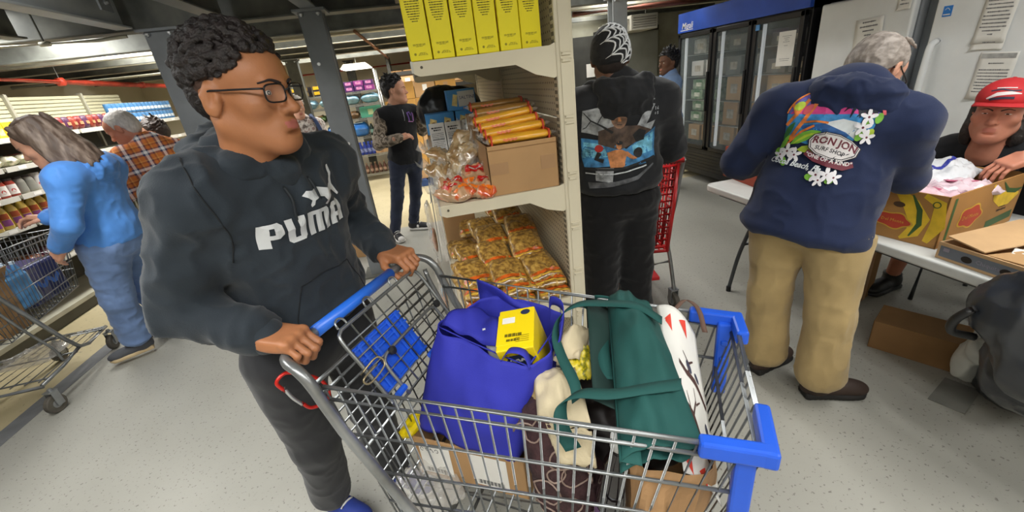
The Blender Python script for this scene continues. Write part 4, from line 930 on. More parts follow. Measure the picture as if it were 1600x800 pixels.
def hand_prims(curl=(60, 70, 45), spread=0., thumb=(25, 20), s=1., side=1, flare=(0, 0, 0, 0)):
    """local: +x wrist to knuckles, +y toward the thumb, +z back of the hand"""
    P = [bxx((.047*s, 0, 0), (.036*s, .030*s, .006*s), rd=.009*s, k=.012*s), cap((-.05*s, 0, 0), (.012*s, 0, 0), .026*s, .024*s, k=.02*s),
         ell((.035*s, .022*s, -.010*s), (.030*s, .015*s, .014*s), k=.012*s), ell((.04*s, -.024*s, -.008*s), (.032*s, .012*s, .012*s), k=.012*s)]
    for i, (y, ln, r) in enumerate(((.031, .92, .0088), (.0105, 1., .0092), (-.0105, .94, .0088), (-.030, .76, .0078))):
        p = np.array((.083-abs(y-.005)*.14, y, .001))*s; ang = 0.; yaw = R(spread*(1.5-i)*-1)
        P.append(ell(p+np.array((0, 0, .004))*s, np.array((.011, .0095, .0095))*s, k=.008*s))
        for sl, a, rr in zip((.045, .028, .022), curl, (1., .94, .86)):
            ang += R(a+flare[i]); d = np.array((cos(ang)*cos(yaw), -cos(ang)*sin(yaw), -sin(ang))); e = p+d*sl*ln*s
            P.append(cap(p, e, r*rr*s, r*rr*.95*s, k=.004*s)); p = e
    p = np.array((.012, .026, -.006))*s; a, b = thumb
    d = np.array((cos(R(a))*.75, sin(R(a))+.25, -.35)); d /= np.linalg.norm(d); e = p+d*.046*s
    P.append(cap(p, e, .0135*s, .0105*s, k=.012*s))
    d2 = np.array((.9, -.15+sin(R(b))*.5, -.45)); d2 /= np.linalg.norm(d2); g = e+d2*.032*s; P.append(cap(e, g, .0105*s, .0095*s, k=.004*s))
    d3 = np.array((.85, -.45+sin(R(b))*.4, -.5)); d3 /= np.linalg.norm(d3); P.append(cap(g, g+d3*.024*s, .0095*s, .008*s, k=.004*s))
    return P
def handmat(wrist, d, n, right):
    d = Vector(d).normalized(); n = Vector(n); n = (n-d*n.dot(d)).normalized(); s = n.cross(d)   # y = z x x
    mx = Matrix((d, s, n)).transposed().to_4x4()
    if right is True: pass
    return Matrix.Translation(Vector(wrist)) @ mx
class Fig:
    """joint dictionary -> one body mesh, with garments, hair and shoes as its children"""
    def __init__(s, name, label, J, w=1., skin=None, lips=None, vox=.012, hv=.005, headkw={}, hands={}, group=None, legs=True, bodyk=.84, belly=1., yaw=0., pitch=0., roll=0., hs=1., neckr=.052):
        s.J = {k: np.array(v, float) for k, v in J.items()}; s.w = w; J = s.J; s.belly = belly
        s.base = np.array((J['pelvis'][0], J['pelvis'][1], 0.)); s.H = headmat(J['head'], yaw, pitch, roll, hs)
        vs, q = sdf_mesh(head_prims(**headkw), hv); mi = lipmi(vs, q); vs = xf(vs, s.H); parts = [(vs, q, mi)]
        P = s.torso(bodyk, 0.)
        nb = xf(np.array([(-.03, 0, -.12)]), s.H)[0]
        P += [cap(J['neck'], nb, neckr*w, neckr*.98, k=.03)]
        for a in 'rl':
            if a+'e' in J: P += s.arm(a, .86, 0.)
            if legs: P += s.leg(a, .86, 0.)
        v2, q2 = sdf_mesh(P, vox); parts.append((v2, q2, np.zeros(len(q2), int)))
        for a in 'rl':
            if a in hands:
                h = hands[a]; v3, q3 = sdf_mesh(hand_prims(**{k: v for k, v in h.items() if k not in ('d', 'n', 'w', 'mir')}), .0036 if hv < .005 else .0046)
                if h.get('mir', a == 'l'): v3 = v3*np.array((1, -1, 1)); q3 = q3[:, ::-1]
                Mx = handmat(h.get('w', J[a+'w']), h['d'], h['n'], None); v3 = xf(v3, Mx); parts.append((v3, q3, np.zeros(len(q3), int)))
        off = 0; Q = []; MI = []
        for a, b, c in parts: Q.append(b+off); off += len(a); MI.append(c)
        VS = np.concatenate([p[0] for p in parts])-s.base
        s.o = bpy.data.objects.new(name, np_mesh(name, VS, np.concatenate(Q), [skin, lips or skin], np.concatenate(MI)))
        link(s.o, None, tuple(s.base)); tag(s.o, label, 'person', group)
    def axes(s):
        J = s.J; up = J['neck']-J['pelvis']; L = np.linalg.norm(up); up = up/L; rt = J['rs']-J['ls']; rt = rt-up*(rt@up); rt /= np.linalg.norm(rt); fw = np.cross(up, rt); return up, rt, fw, L
    def torso(s, k=1., inf=0.):
        J = s.J; w = s.w; up, rt, fw, L = s.axes(); Rm = np.stack([rt, fw, up], 1); b = s.belly
        S = lambda x, y, z: (x*w*k+inf, y*w*k+inf, z*k+inf)
        pe = J['pelvis']; q = .5*(J['rs']+J['ls'])
        return [ell(pe+up*L*.70+fw*.012, S(.165, .115, .185), Rm, k=.05), ell(pe+up*L*.34+fw*(.01+.05*(b-1)), S(.150*(.6+.4*b), .112*b, .17), Rm, k=.06),
                ell(pe+up*.02, S(.165, .120, .13), Rm, k=.06),
                cap(J['rs'], J['ls'], .060*w*k+inf, k=.05), cap(J['neck']+up*.02-fw*.01, J['rs']*.75+q*.25, .045*w*k+inf, k=.05), cap(J['neck']+up*.02-fw*.01, J['ls']*.75+q*.25, .045*w*k+inf, k=.05)]
    def arm(s, a, k=1., inf=0., end=1., rw=.027):
        J = s.J; w = s.w; e = J[a+'e']; wr = e+(J[a+'w']-e)*end
        return [cap(J[a+'s'], e, .056*w*k+inf, .043*w*k+inf, k=.04), cap(e, wr, .042*w*k+inf, rw*k+inf, k=.02)]
    def leg(s, a, k=1., inf=0., end=1., ra=.042):
        J = s.J; w = s.w; kn = J[a+'k']; an = kn+(J[a+'a']-kn)*end
        return [cap(J[a+'h'], kn, .088*w*k+inf, .060*w*k+inf, k=.05), cap(kn, an, .058*w*k+inf, ra*k+inf, k=.03)]
    def top(s, name, mt, inf=.018, vox=.009, fold=.006, sleeve=.93, hem=None, cuff=True, seed=1, extra=(), cutneck=True, hemr=.0, armin=None, wr=.03, arms='rl', freq=(14, 14, 8), extra_after=()):
        J = s.J; up, rt, fw, L = s.axes(); ai = inf if armin is None else armin
        P = s.torso(1., inf)
        if hem is not None:
            hp = J['pelvis']+up*hem
            if hemr: P += [ell(hp+up*.03, (.172*s.w+inf+hemr, .127*s.w*max(1, s.belly*.93)+inf+hemr, .045), np.stack([rt, fw, up], 1), k=.03)]
        P += list(extra)
        if hem is not None: P += [('p', hp, -up, .004)]
        for a in arms: P += s.arm(a, 1., ai, sleeve, wr)
        P += list(extra_after)
        s.t = sdf_obj(name, P, vox, mt, s.o, s.base, fold, freq, seed)
        if cuff:
            for a in arms:
                e = J[a+'e']; w_ = J[a+'w']; d = (w_-e)/np.linalg.norm(w_-e); p = e+(w_-e)*(sleeve-.02)
                sdf_obj('cuff', [cap(p-d*.025, p+d*.028, wr+ai*.9+.001, wr+ai*.6, k=.01)], max(.005, vox*.7), mt, s.o, s.base)
        return s.t
    def hood(s, mt, r=.028, drop=.10, wide=.10, seed=3, vox=.008, back=.05, front=True, neckup=.045, lift=0.):
        J = s.J; up, rt, fw, L = s.axes(); n = J['neck']
        P = []
        pts = [n+fw*.088+up*(neckup-.06+lift), n+fw*.058+rt*.075+up*(neckup-.03+lift*.8), n+rt*wide+up*neckup-fw*.01, n-fw*(.07+back*.3)+rt*wide*.72+up*(neckup+.012), n-fw*(.10+back*.5)+up*(neckup+.004)]
        L_ = [p-2*rt*((p-n)@rt) for p in pts]
        for C_ in (pts, L_):
            for a, b in zip(C_[:-1], C_[1:]): P.append(cap(a, b, r, k=.03))
        P.append(ell(n-fw*(.075+back)-up*drop*.45, (wide*.95, .045, drop), np.stack([rt, fw, up], 1), k=.05))
        P.append(ell(n-fw*(.085+back)-up*drop*.1, (wide*.75, .05, drop*.5), np.stack([rt, fw, up], 1), k=.03))
        return sdf_obj('hood', P, vox, mt, s.o, s.base, .011, (16, 16, 20), seed)
    def trousers(s, name, mt, inf=.012, ra=.05, end=.94, vox=.011, fold=.006, top=.10, seed=2, loose=0., freq=(12, 12, 16)):
        J = s.J; up, rt, fw, L = s.axes(); Rm = np.stack([rt, fw, up], 1)
        P = [ell(J['pelvis']+up*.0, (.158*s.w+inf, .116*s.w+inf, .125), Rm, k=.05)]
        for a in 'rl': P += s.leg(a, 1., inf, end, ra)
        P += [('p', J['pelvis']+up*top, up, .004)]
        for a in 'rl':
            kn = J[a+'k']; an = J[a+'a']; d = (an-kn)/np.linalg.norm(an-kn); e = kn+(an-kn)*end
        s.tr = sdf_obj(name, P, vox, mt, s.o, s.base, fold, freq, seed); return s.tr
    def shoe(s, a, toe, mt, sole, lace=None, sc=1., vox=.006, heel=None):
        J = s.J; an = J[a+'a']; t = np.array((toe[0], toe[1], 0.)); t /= np.linalg.norm(t); sd = np.array((-t[1], t[0], 0)); up = np.array((0, 0, 1.))
        g = np.array((an[0], an[1], max(0., an[2]-.10*sc)))
        Rm = np.stack([t, sd, up], 1)
        P = [ell(g-t*.02*sc+up*.055*sc, np.array((.055, .038, .05))*sc, Rm, k=.03), ell(g+t*.07*sc+up*.045*sc, np.array((.085, .042, .04))*sc, Rm, k=.03), ell(g+t*.145*sc+up*.038*sc, np.array((.055, .043, .030))*sc, Rm, k=.03),
             cap(g-t*.01*sc+up*.05*sc, g+up*.105*sc, .043*sc, .045*sc, k=.02), ('p', g+up*.02*sc, -up, .004), ('p', g+up*.115*sc, up, .004)]
        o = sdf_obj('shoe', P, vox, mt, s.o, s.base)
        P = [bxx(g+t*.055*sc+up*.014*sc, np.array((.105, .028, .006))*sc, Rm, rd=.012*sc, k=.02), ell(g+t*.12*sc+up*.015*sc, np.array((.078, .048, .016))*sc, Rm, k=.02), ('p', g+up*.001, -up, .002)]
        so = sdf_obj('sole', P, vox, sole, o, (0, 0, 0)); so.data.transform(Matrix.Translation(-Vector(s.base)))
        if lace:
            mb = MB()
            for i in range(5):
                x = .035+.022*i; z = .104-.011*i-.0009*i*i
                mb.tube([Vector(g+t*x*sc+sd*y*sc+up*(z-abs(y)*abs(y)*11+.010)*sc) for y in (-.028, -.014, 0, .014, .028)], .0042*sc, 6)
            mb.v = [tuple(np.array(p)-s.base) for p in mb.v]; mb.build('laces', lace, o, True)
        return o
    def put(s, mb, name, mats, smooth=True, local=True, parent=None):
        """head-local geometry -> child mesh"""
        Mx = s.H; B = Vector(s.base); mb.v = [tuple((Mx @ Vector(p))-B) for p in mb.v]
        return mb.build(name, mats, parent or s.o, smooth)
    def headsdf(s, name, prims, vox, mt, fold=0., freq=(60, 60, 60), seed=1, fn=None, smooth=True):
        vs, q = sdf_mesh(prims, vox)
        if fold: vs = folds(vs, q, fold, freq, seed)
        if fn: vs = fn(vs, q)
        vs = xf(vs, s.H)-s.base
        return link(bpy.data.objects.new(name, np_mesh(name, vs, q, mt, None, smooth)), s.o)
    def eyes(s, iris, open_=1., look=0.):
        white = M('eye_white', 'd9d2cc', .25, var=0); ir = M('iris_'+iris, iris, .15, var=0)
        for sg in (1, -1):
            mb = MB(); c = Vector((.074, .033*sg, .004)); n = 14; pts = []
            for j in range(5):
                for i in range(n):
                    th = 2*pi*i/n; r = j/4; y = cos(th)*.0125*r; z = sin(th)*(.0062 if sin(th) > 0 else .0048)*open_*r*(1-.25*abs(cos(th)))
                    xx = (.0128+.0006)*math.sqrt(max(0, 1-(y/.0172)**2-(z/.0128)**2)); pts.append(c+Vector((xx, y, z)))
            fs = [((j)*n+i, j*n+(i+1) % n, (j+1)*n+(i+1) % n, (j+1)*n+i) for j in range(4) for i in range(n)]
            mb.add(pts, fs, 0)
            cy_ = look*.005
            ds = [c+Vector(((.0128+.0011)*math.sqrt(1-((cy_+a)/.0172)**2-(b/.0128)**2), cy_+a, b)) for a, b in [(.0046*cos(2*pi*k/14), max(-.0040*open_, min(.0048*open_, .0046*sin(2*pi*k/14)))) for k in range(14)]]
            mb.add(ds, [tuple(range(14))], 1)
            s.put(mb, 'eye', [white, ir])
    def brows(s, mt, th=.0045, up=0.):
        bv = bvh_of(s.o); Mx = s.H; B = Vector(s.base); d = (Mx.to_3x3() @ Vector((-1, 0, 0))).normalized()
        for sg in (1, -1):
            mb = MB(); P = []
            for p in bez([(.2, .011*sg, .0190+up), (.2, .022*sg, .0240+up), (.2, .034*sg, .0265+up), (.2, .049*sg, .0215+up)], 5):
                h = bv.ray_cast((Mx @ p)-B, d, .4); P.append(h[0]-d*.0002 if h[0] else (Mx @ Vector((.085, p.y, p.z)))-B)
            mb.tube(P, [th*(.85-.5*i/len(P)) for i in range(len(P))], 6); mb.build('eyebrow', mt, s.o, True)
    def glasses(s, mt, lens, w_=.027, h_=.017, x=.103, z=.003, thick=.0016, name='glasses', rx=0):
        fr = MB(); ln = MB()
        for sg in (1, -1):
            c = Vector((x, .034*sg, z)); n = 24; loop = []
            for i in range(n):
                th = 2*pi*i/n; ex = .55
                yy = math.copysign(abs(cos(th))**ex, cos(th))*w_; zz = math.copysign(abs(sin(th))**ex, sin(th))*h_
                loop.append(c+Vector((-abs(yy*sg+.01)*.0-max(0, yy*sg)*.28, yy, zz)))
            fr.tube(loop, thick, 6, closed=True); ln.add(loop, [tuple(range(n))])
            e = Vector((x-.0075, (.034+w_)*sg, z+h_*.55))
            fr.tube(bez([e, e+Vector((-.008, .010*sg, .001)), Vector((.02, .0805*sg, z+.012)), Vector((-.012, .084*sg, .014)), Vector((-.03, .082*sg, -.006))], 5), thick*1.15, 6)
        fr.tube(bez([(x, .034-w_, z+.004), (x+.006, 0, z+.008), (x, -.034+w_, z+.004)], 5), thick, 6)
        o = s.put(fr, name, mt); s.put(ln, 'lens', lens, parent=o, smooth=False)
        return o
    def wrapfig(s, name, items, mats, o, X, Y, target, up=.0016, mx=.011, back=.3, kx=1., ky=1.):
        """flat print (list of (faces, material index)) laid on a garment; o, X, Y in world space"""
        bv = bvh_of(target); mb = MB(); o = Vector(o)-Vector(s.base)
        for i, (vf, mi) in enumerate(items): wrap(mb, ([(a*kx, b*ky) for a, b in vf[0]], vf[1]), bv, o, X, Y, up+.00011*i, mi, mx, back)
        c = mb.build(name, mats, target, False); return c
def arc_hair(thick=.012, lowback=-.055, front=.06, side=-.01, top=.0, k=.02):
    """skull-hugging shell; the face is left open"""
    P = [ell((-.020, 0, .042), (.100+thick, .080+thick, .090+thick+top), k=k),
         ell((-.05, 0, -.01), (.066+thick, .066+thick*.8, .075), k=.03)]
    return P
# ------------------------------------------------------------------ shopping carts
wire_m = M('cart_wire', '8f9293', .32, .75, var=.08, vs=8.)
tube_m = M('cart_tube', '9a9d9f', .3, .6, var=.10, vs=9., dirt='6d6e6c')
blue_pl = M('cart_blue_plastic', '1f57cf', .35, var=.04, spec=.5); blue_hd = M('cart_handle_blue', '2a6fe0', .35, var=.03)
rub = M('caster_rubber', '3a3936', .7, var=.15, dirt='7d7568'); blkpl = M('black_plastic', '1c1c1d', .45, var=.05)
def caster(par, x, y, r=.06, ang=0., h=.13):
    c = thing_part('caster', par, (x, y, 0), ang)
    MB().cyl((0, -.016, r), (0, .016, r), r, n=20).build('wheel', rub, c, bevel=.006)
    MB().cyl((0, -.018, r), (0, .018, r), r*.45, n=14).build('hub', tube_m, c)
    mb = MB()
    for sg in (-1, 1): mb.box((.012, sg*.024, r+.035), (.04, .004, .10))
    mb.box((.012, 0, r+.084), (.05, .052, .006)); mb.cyl((.015, 0, r+.085), (.015, 0, h+.03), .012, n=10); mb.build('fork', tube_m, c)
    return c
def thing_part(name, par, loc, rz=0.):
    o = bpy.data.objects.new(name, None); o.empty_display_size = .05; COL.objects.link(o); o.parent = par; o.location = loc; o.rotation_euler = (0, 0, rz); return o
def lerp(a, b, t): return tuple(x+(y-x)*t for x, y in zip(a, b))
def cart(name, label, loc, yaw, plastic=True, seat=True, guards=True, floorgap=True, dull=False):
    c = thing(name, label, 'cart', loc, yaw); wm = wire_m; tm = tube_m
    TB, TF = ((.10, .27, 1.0), (.97, .205, .965)); BB, BF = ((.155, .235, .50), (.87, .170, .55))
    mir = lambda p, sg: (p[0], p[1]*sg, p[2])
    # handle and frame tubes
    hp = [(.10, .285, .97), (.085, .285, 1.015), (.06, .284, 1.048), (.03, .279, 1.060), (.008, .262, 1.062), (0, .235, 1.062)]
    side = [(.10, .285, .97), (.13, .285, .89), (.20, .283, .75), (.25, .28, .65), (.33, .275, .50), (.42, .265, .34), (.50, .25, .235), (.60, .23, .20), (.88, .175, .185)]
    full = [mir(p, -1) for p in side[::-1]][:-1]+bez([mir(p, -1) for p in hp], 3)+[(0, 0, 1.062)]+bez(hp[::-1], 3)+side[1:]
    MB().tube(full, .0125, 10).build('frame_tube', tm, c, True)
    if plastic: MB().cyl((0, -.165, 1.062), (0, .155, 1.062), .0165, n=18).build('handle_sleeve', blue_hd, c, True)
    for sg in (1, -1):
        MB().tube(bez([mir(p, sg) for p in ((.045, .272, 1.02), (.06, .268, .97), (.12, .262, .82), (.175, .255, .67), (.26, .25, .48), (.34, .24, .33), (.36, .235, .22))], 4), .008, 8).build('brace_tube', tm, c, True)
        MB().tube([mir(p, sg) for p in ((.50, .25, .235), (.30, .26, .21), (.12, .262, .20))], .0115, 8).build('base_rail', tm, c, True)
        # side panels
        for v, r in ((0, .0050), (.075, .0042), (.30, .0040), (.56, .0040), (.80, .0038), (1, .0045)):
            A = lerp(TB, BB, v); B = lerp(TF, BF, v); MB().tube([mir(A, sg), mir(lerp(A, B, .5), sg), mir(B, sg)], r, 8).build('side_rail', wm, c, True)
        mb = MB(); n = 25
        for i in range(n+1):
            u = i/n; mb.tube([mir(lerp(TB, TF, u), sg), mir(lerp(BB, BF, u), sg)], .0027, 6)
        tag(mb.build('side_wires', wm, c, True), kind='stuff')
    for v, r in ((0, .005), (.075, .004), (.35, .004), (.7, .004), (1, .0045)):
        F = lerp(TF, BF, v); MB().tube([mir(F, -1), F], r, 8).build('front_rail', wm, c, True)
    mb = MB()
    for i in range(12):
        u = -1+2*(i+.5)/12; mb.tube([(TF[0]+.004, TF[1]*u, TF[2]), (BF[0]+.004, BF[1]*u, BF[2])], .0027, 6)
    tag(mb.build('front_wires', wm, c, True), kind='stuff')
    mb = MB()
    for i in range(14):
        u = i/13; A = lerp(BB, BF, u); mb.tube([mir(A, -1), A], .003, 6)
    for i in range(9):
        u = -1+2*i/8; mb.tube([(BB[0], BB[1]*u, BB[2]), (BF[0], BF[1]*u, BF[2])], .0027, 6)
    tag(mb.build('bottom_wires', wm, c, True), kind='stuff')
    # rear gate and folded child seat
    g0, g1 = (.055, .985), (.150, .53)
    gp = lambda t, v: (g0[0]+(g1[0]-g0[0])*v, t*(1-.1*v), g0[1]+(g1[1]-g0[1])*v)
    for v, r in ((0, .0055), (.07, .0045), (.14, .004), (.5, .0045), (1, .005)): MB().tube([gp(-.255, v), gp(.255, v)], r, 8).build('gate_rail', wm, c, True)
    mb = MB()
    for i in range(9): mb.tube([gp(-.25+.0625*i, 0), gp(-.25+.0625*i, 1)], .003, 6)
    for v in (.21, .28, .35, .42, .6, .7, .8, .9): mb.tube([gp(-.25, v), gp(.25, v)], .0028, 6)
    tag(mb.build('gate_wires', wm, c, True), kind='stuff')
    if seat:
        f0, f1 = (.040, 1.045), (.165, .835); fp = lambda t, v, o=0.: (f0[0]+(f1[0]-f0[0])*v+o, t, f0[1]+(f1[1]-f0[1])*v+o*.5)
        tl, tr_ = -.145, .225
        MB().tube(bez([fp(tl, 1), fp(tl, .5), fp(tl, .10), fp(tl+.015, .015), fp(tl+.04, 0), fp((tl+tr_)/2, 0), fp(tr_-.04, 0), fp(tr_-.015, .015), fp(tr_, .10), fp(tr_, .5), fp(tr_, 1)], 4), .0052, 8).build('seat_frame', wm, c, True)
        MB().tube(bez([fp(tl+.045, 1, .012), fp(tl+.045, .62, .012), fp(tl+.06, .52, .012), fp(tl+.10, .50, .012), fp(.12, .50, .012), fp(.165, .52, .012), fp(.175, .62, .012), fp(.175, 1, .012)], 4), .005, 8).build('seat_frame', wm, c, True)
        mb = MB()
        for i in range(1, 7): mb.tube([fp(tl+(tr_-tl)*i/7, 0), fp(tl+(tr_-tl)*i/7, 1)], .0031, 6)
        for v in (.17, .34, .51, .68, .84, 1): mb.tube([fp(tl, v), fp(tr_, v)], .0031, 6)
        tag(mb.build('seat_wires', wm, c, True), kind='stuff')
        # blue seat plate: ribbed plastic behind the wires
        mb = MB(); Xp = Vector((0, 1, 0)); Zp = Vector((f1[0]-f0[0], 0, f1[1]-f0[1])).normalized(); rot = basis(Xp, Zp, Xp.cross(Zp)); L_ = math.hypot(f1[0]-f0[0], f1[1]-f0[1])
        cc = Vector(fp(-.035, .55, -.010)); mb.box(cc, (.20, L_*.62, .006), rot)
        for i in range(5): mb.box(cc+Xp*(-.08+.04*i)+Vector((.004, 0, .003)), (.008, L_*.6, .012), rot)
        for q in (-.4, -.2, 0, .2, .4): mb.box(cc+Zp*(L_*.62*q*1.1)+Vector((.004, 0, .003)), (.2, .006, .010), rot)
        mb.build('seat_plate', blue_pl, c, bevel=.001)
        for t_ in (-.12, .045): MB().cyl(fp(t_-.012, .9, .014), fp(t_+.022, .9, .014), .009, n=10).build('hinge_clip', blue_pl, c)
        for t_ in (-.06, .185):
            MB().lathe([(.0, -.006), (.012, -.004), (.012, .004), (0, .006)], fp(t_, .52, .018), 10, (1, 0, .5)).build('snap', blkpl, c)
        for t_ in (-.13, -.02, .10): MB().tube(bez([fp(t_, -.02), fp(t_+.004, -.09), fp(t_+.018, -.11), fp(t_+.03, -.07), fp(t_+.03, .02)], 4), .003, 6).build('wire_hook', wm, c, True)
        mb = MB().tube(bez([fp(tl-.02, .48, .0), fp(tl+.03, .44, .022), fp(tl+.035, .56, .022), fp(tl-.02, .60, .01), fp(tl-.03, .52, .012), fp(tl+.02, .50, .02)], 5), .0028, 6); mb.build('wire_clip', M('brass_wire', 'a99a78', .35, .7), c, True)
        MB().tube([gp(-.1, .23), gp(.02, .23)], .008, 10).build('grey_sleeve', M('sleeve_grey', 'b9b8b0', .4), c, True)
    if guards:
        for sg, l1, l2 in ((-1, .10, .10), (1, .10, .075)):
            mb = MB()
            d = (Vector(TF)-Vector(TB)).normalized(); e = Vector(TF)
            P = [mir(tuple(e-d*l1), sg), mir(tuple(e-d*.012+Vector((.0, .0, .0))), sg), (TF[0]+.008, (TF[1]-.01)*sg, TF[2]), (TF[0]+.008, (TF[1]-l2)*sg, TF[2])]
            def bar(p, q, w_=.034, h_=.036):
                p = Vector(p); q = Vector(q); dd = (q-p).normalized(); s_ = Vector((-dd.y, dd.x, 0)).normalized(); mb.box((p+q)/2-Vector((0, 0, .008)), ((q-p).length+.01, w_*.8, h_), basis(dd, s_, dd.cross(s_)))
            bar(P[0], (TF[0]+.010, TF[1]*sg, TF[2])); bar((TF[0]+.004, (TF[1]+.010)*sg, TF[2]), P[3])
            gd = mb.build('corner_guard', blue_pl, c, bevel=.006)
            mb = MB(); up = Vector(TF); dn = Vector(BF); q = up+(dn-up)*(.62 if sg < 0 else .52); dd = (q-up).normalized()
            mb.box(mir(tuple((up+q)/2+Vector((.004, 0, -.012))), sg), (.034, .026, (q-up).length), None if False else Matrix.Rotation(-math.atan2(q.x-up.x, q.z-up.z)+pi, 3, 'Y') if False else basis(Vector((1, 0, 0)), Vector((0, 1, 0)), Vector((0, 0, 1))))
            ps = mb.build('guard_post', blue_pl, c, bevel=.006)
            for z in (.90, .85, .80) if sg > 0 else (.9, .84): MB().box(((TF[0]-.02), (TF[1]-.016)*sg, z), (.016, .02, .014)).build('guard_clip', blue_pl, c, bevel=.003)
    # lower rack, axle bars and casters
    mb = MB()
    for i in range(7): y = -.2+i*.0667; mb.tube([(.16, y*1.1, .205), (.86, y*.8, .195)], .004, 6)
    for x in (.2, .5, .8): mb.tube([(x, -.25+.06*x, .20), (x, .25-.06*x, .20)], .006, 6)
    tag(mb.build('lower_rack', wm, c, True), kind='stuff')
    for x, w_ in ((.12, .262), (.86, .178)): MB().tube([(x, -w_, .19), (x, w_, .19)], .011, 8).build('axle_bar', tm, c, True)
    for x, y in ((.12, .262), (.12, -.262), (.86, .178), (.86, -.178)): caster(c, x, y, .058, R(random.uniform(-20, 20)), .13)
    return c
HC = cart('shopping_cart', 'large wire shopping cart with blue handle and blue corner guards, full of bags', (-.27, 1.085, 0), math.atan2(-.524, .852))
CM = Matrix.Translation((-.27, 1.085, 0)) @ Matrix.Rotation(math.atan2(-.524, .852), 4, 'Z')
def cs(s, t, z): return CM @ Vector((s, t, z))
def cloth_mat(name, col, rough=.75, var=.05, weave=240.):
    return M(name, col, rough, var=var, vs=7., bump=.12, bs=weave, spec=.25)
blue_bag = M('blue_nonwoven', '3236a6', .7, var=.05, vs=7., bump=.08, bs=350., spec=.3); green_bag = M('green_nonwoven', '22504c', .75, var=.06, vs=7., bump=.08, bs=350., spec=.25)
def quadbag(bot, top, seed, bulge=.02, fold=.012, nu=15, nv=20):
    """open bag: four corner columns (bottom then top), walls with creases; returns MB with open mouth"""
    mb = MB(); B = [Vector(p) for p in bot]; T = [Vector(p) for p in top]; cen = sum(B, Vector())/4
    def fn(u, v):
        k = u*4; i = int(k) % 4; f = k-int(k); j = (i+1) % 4
        a = B[i].lerp(B[j], f); b = T[i].lerp(T[j], f); p = a.lerp(b, v)
        n = (B[j]-B[i]).cross(Vector((0, 0, 1))).normalized()
        bu = sin(pi*f)**.7*sin(pi*min(1, v*.9+.08))*bulge
        q = np.array([[p.x*9+seed, p.y*9, p.z*6]]); w_ = (1-abs(2*vnoise(q, seed)[0]-1))*fold*sin(pi*f)**.3*(.4+.6*v)+(vnoise(q*2.7, seed+3)[0]-.5)*fold*.7*sin(pi*f)**.3
        crease = -.012*math.exp(-((f-.5)/.08)**2)*(i % 2)*v
        return p+n*(bu+w_+crease)
    mb.grid(fn, nu*4, nv, closeu=True)
    mb.grid(lambda u, v: B[0].lerp(B[1], u).lerp(B[3].lerp(B[2], u), v)+Vector((0, 0, .002)), 8, 8)
    return mb
def ribbon(pts, side, wd, n=6):
    P = bez(pts, n); mb = MB(); vs = []
    for i, p in enumerate(P):
        sd = Vector(side[0]).lerp(Vector(side[1]), i/(len(P)-1)).normalized() if isinstance(side, (list, tuple)) and len(side) == 2 else Vector(side).normalized(); vs += [p-sd*wd/2, p, p+sd*wd/2]
    mb.add(vs, [(3*i+k, 3*i+k+1, 3*i+k+4, 3*i+k+3) for i in range(len(P)-1) for k in (0, 1)]); return mb
# box at the bottom of the cart with white shipping labels
t = open_box('cardboard_box', 'cardboard box with white shipping labels inside the cart, under the blue bag', CM @ Vector((.305, .030, .515)), math.atan2(-.524, .852), .345, .245, .15, card)
X, Y, o_ = (1, 0, 0), (0, 0, 1), (0, -.1225, 0)
for cx_, w_ in ((-.105, .10), (.065, .105)):
    mb = MB()
    flat(mb, rect2(cx_, .075, w_, .115), o_, X, Y, 0, .0008)
    para(mb, (cx_, -.1225, .10), X, Y, (.9, .6, .8, .5, .7, .9, .6), .0095, w_*.85, 1, int(cx_*100)+40, .3); 
    if cx_ < 0: [flat(mb, stroke2([(-.145+.016*q+.005*cos(k*.9+q), .112+.007*sin(k*.9)) for k in range(7)], .0022), (0, -.1225, 0), X, Y, 1, .0014) for q in range(4)]
    for k in range(22): flat(mb, rect2(cx_-w_*.38+k*w_*.035, .032, w_*(.008+.012*((k*7) % 3)), .016), o_, X, Y, 1, .0014)
    mb.build('shipping_label', [paper, M('label_ink', '4a4a4e', .7, var=0)], t)
# blue bag
bt = [cs(.135, -.055, .672), cs(.455, -.105, .672), cs(.485, .085, .672), cs(.165, .13, .672)]
tp = [cs(.21, .045, .960), cs(.50, -.040, .935), cs(.545, .150, .965), cs(.30, .195, .975)]
bg = tag(quadbag(bt, tp, 3, .020, .026, 20, 28).build('tote_bag', blue_bag, None, True, solid=.0016), 'bright blue nonwoven tote bag standing in the cart', 'bag')
# hems, folded flap, handles of the blue bag
for i, j in ((0, 1), (1, 2)):
    MB().tube(bez([Vector(tp[i]), Vector(tp[i]).lerp(Vector(tp[j]), .5)+Vector((0, 0, -.004)), Vector(tp[j])], 6), .0022, 6).build('hem', blue_bag, bg, True)
mb = MB()
def flap_fn(u, v):
    p = cs(.215, .055, .958).lerp(cs(.40, .0, .945), u); q = cs(.235, .10, .985).lerp(cs(.405, .065, .975), u); r_ = cs(.27, .165, .955).lerp(cs(.42, .11, .935), u)
    a = p.lerp(q, v).lerp(q.lerp(r_, v), v)
    return a+Vector((0, 0, .020*sin(pi*v)*(.6+.4*sin(u*9))+.006*sin(u*14+v*6)))
mb.grid(flap_fn, 16, 12); mb.build('folded_flap', blue_bag, bg, True, solid=.0016)
mb = MB(); mb.grid(lambda u, v: cs(.27, .205, .955).lerp(cs(.50, .19, .94), u)+Vector((0, 0, v*(.075*(1-u)**1.3+.004)))+Vector((.01*sin(u*8), .008*sin(v*4+u*5), 0)), 14, 8); mb.build('raised_corner', blue_bag, bg, True, solid=.0016)
ribbon([cs(.50, .165, .93), cs(.51, .16, 1.0), cs(.555, .12, 1.005), cs(.56, .05, .96), cs(.545, .03, .90)], (0, 0, 1), .028).build('handle', blue_bag, bg, True, solid=.0015)
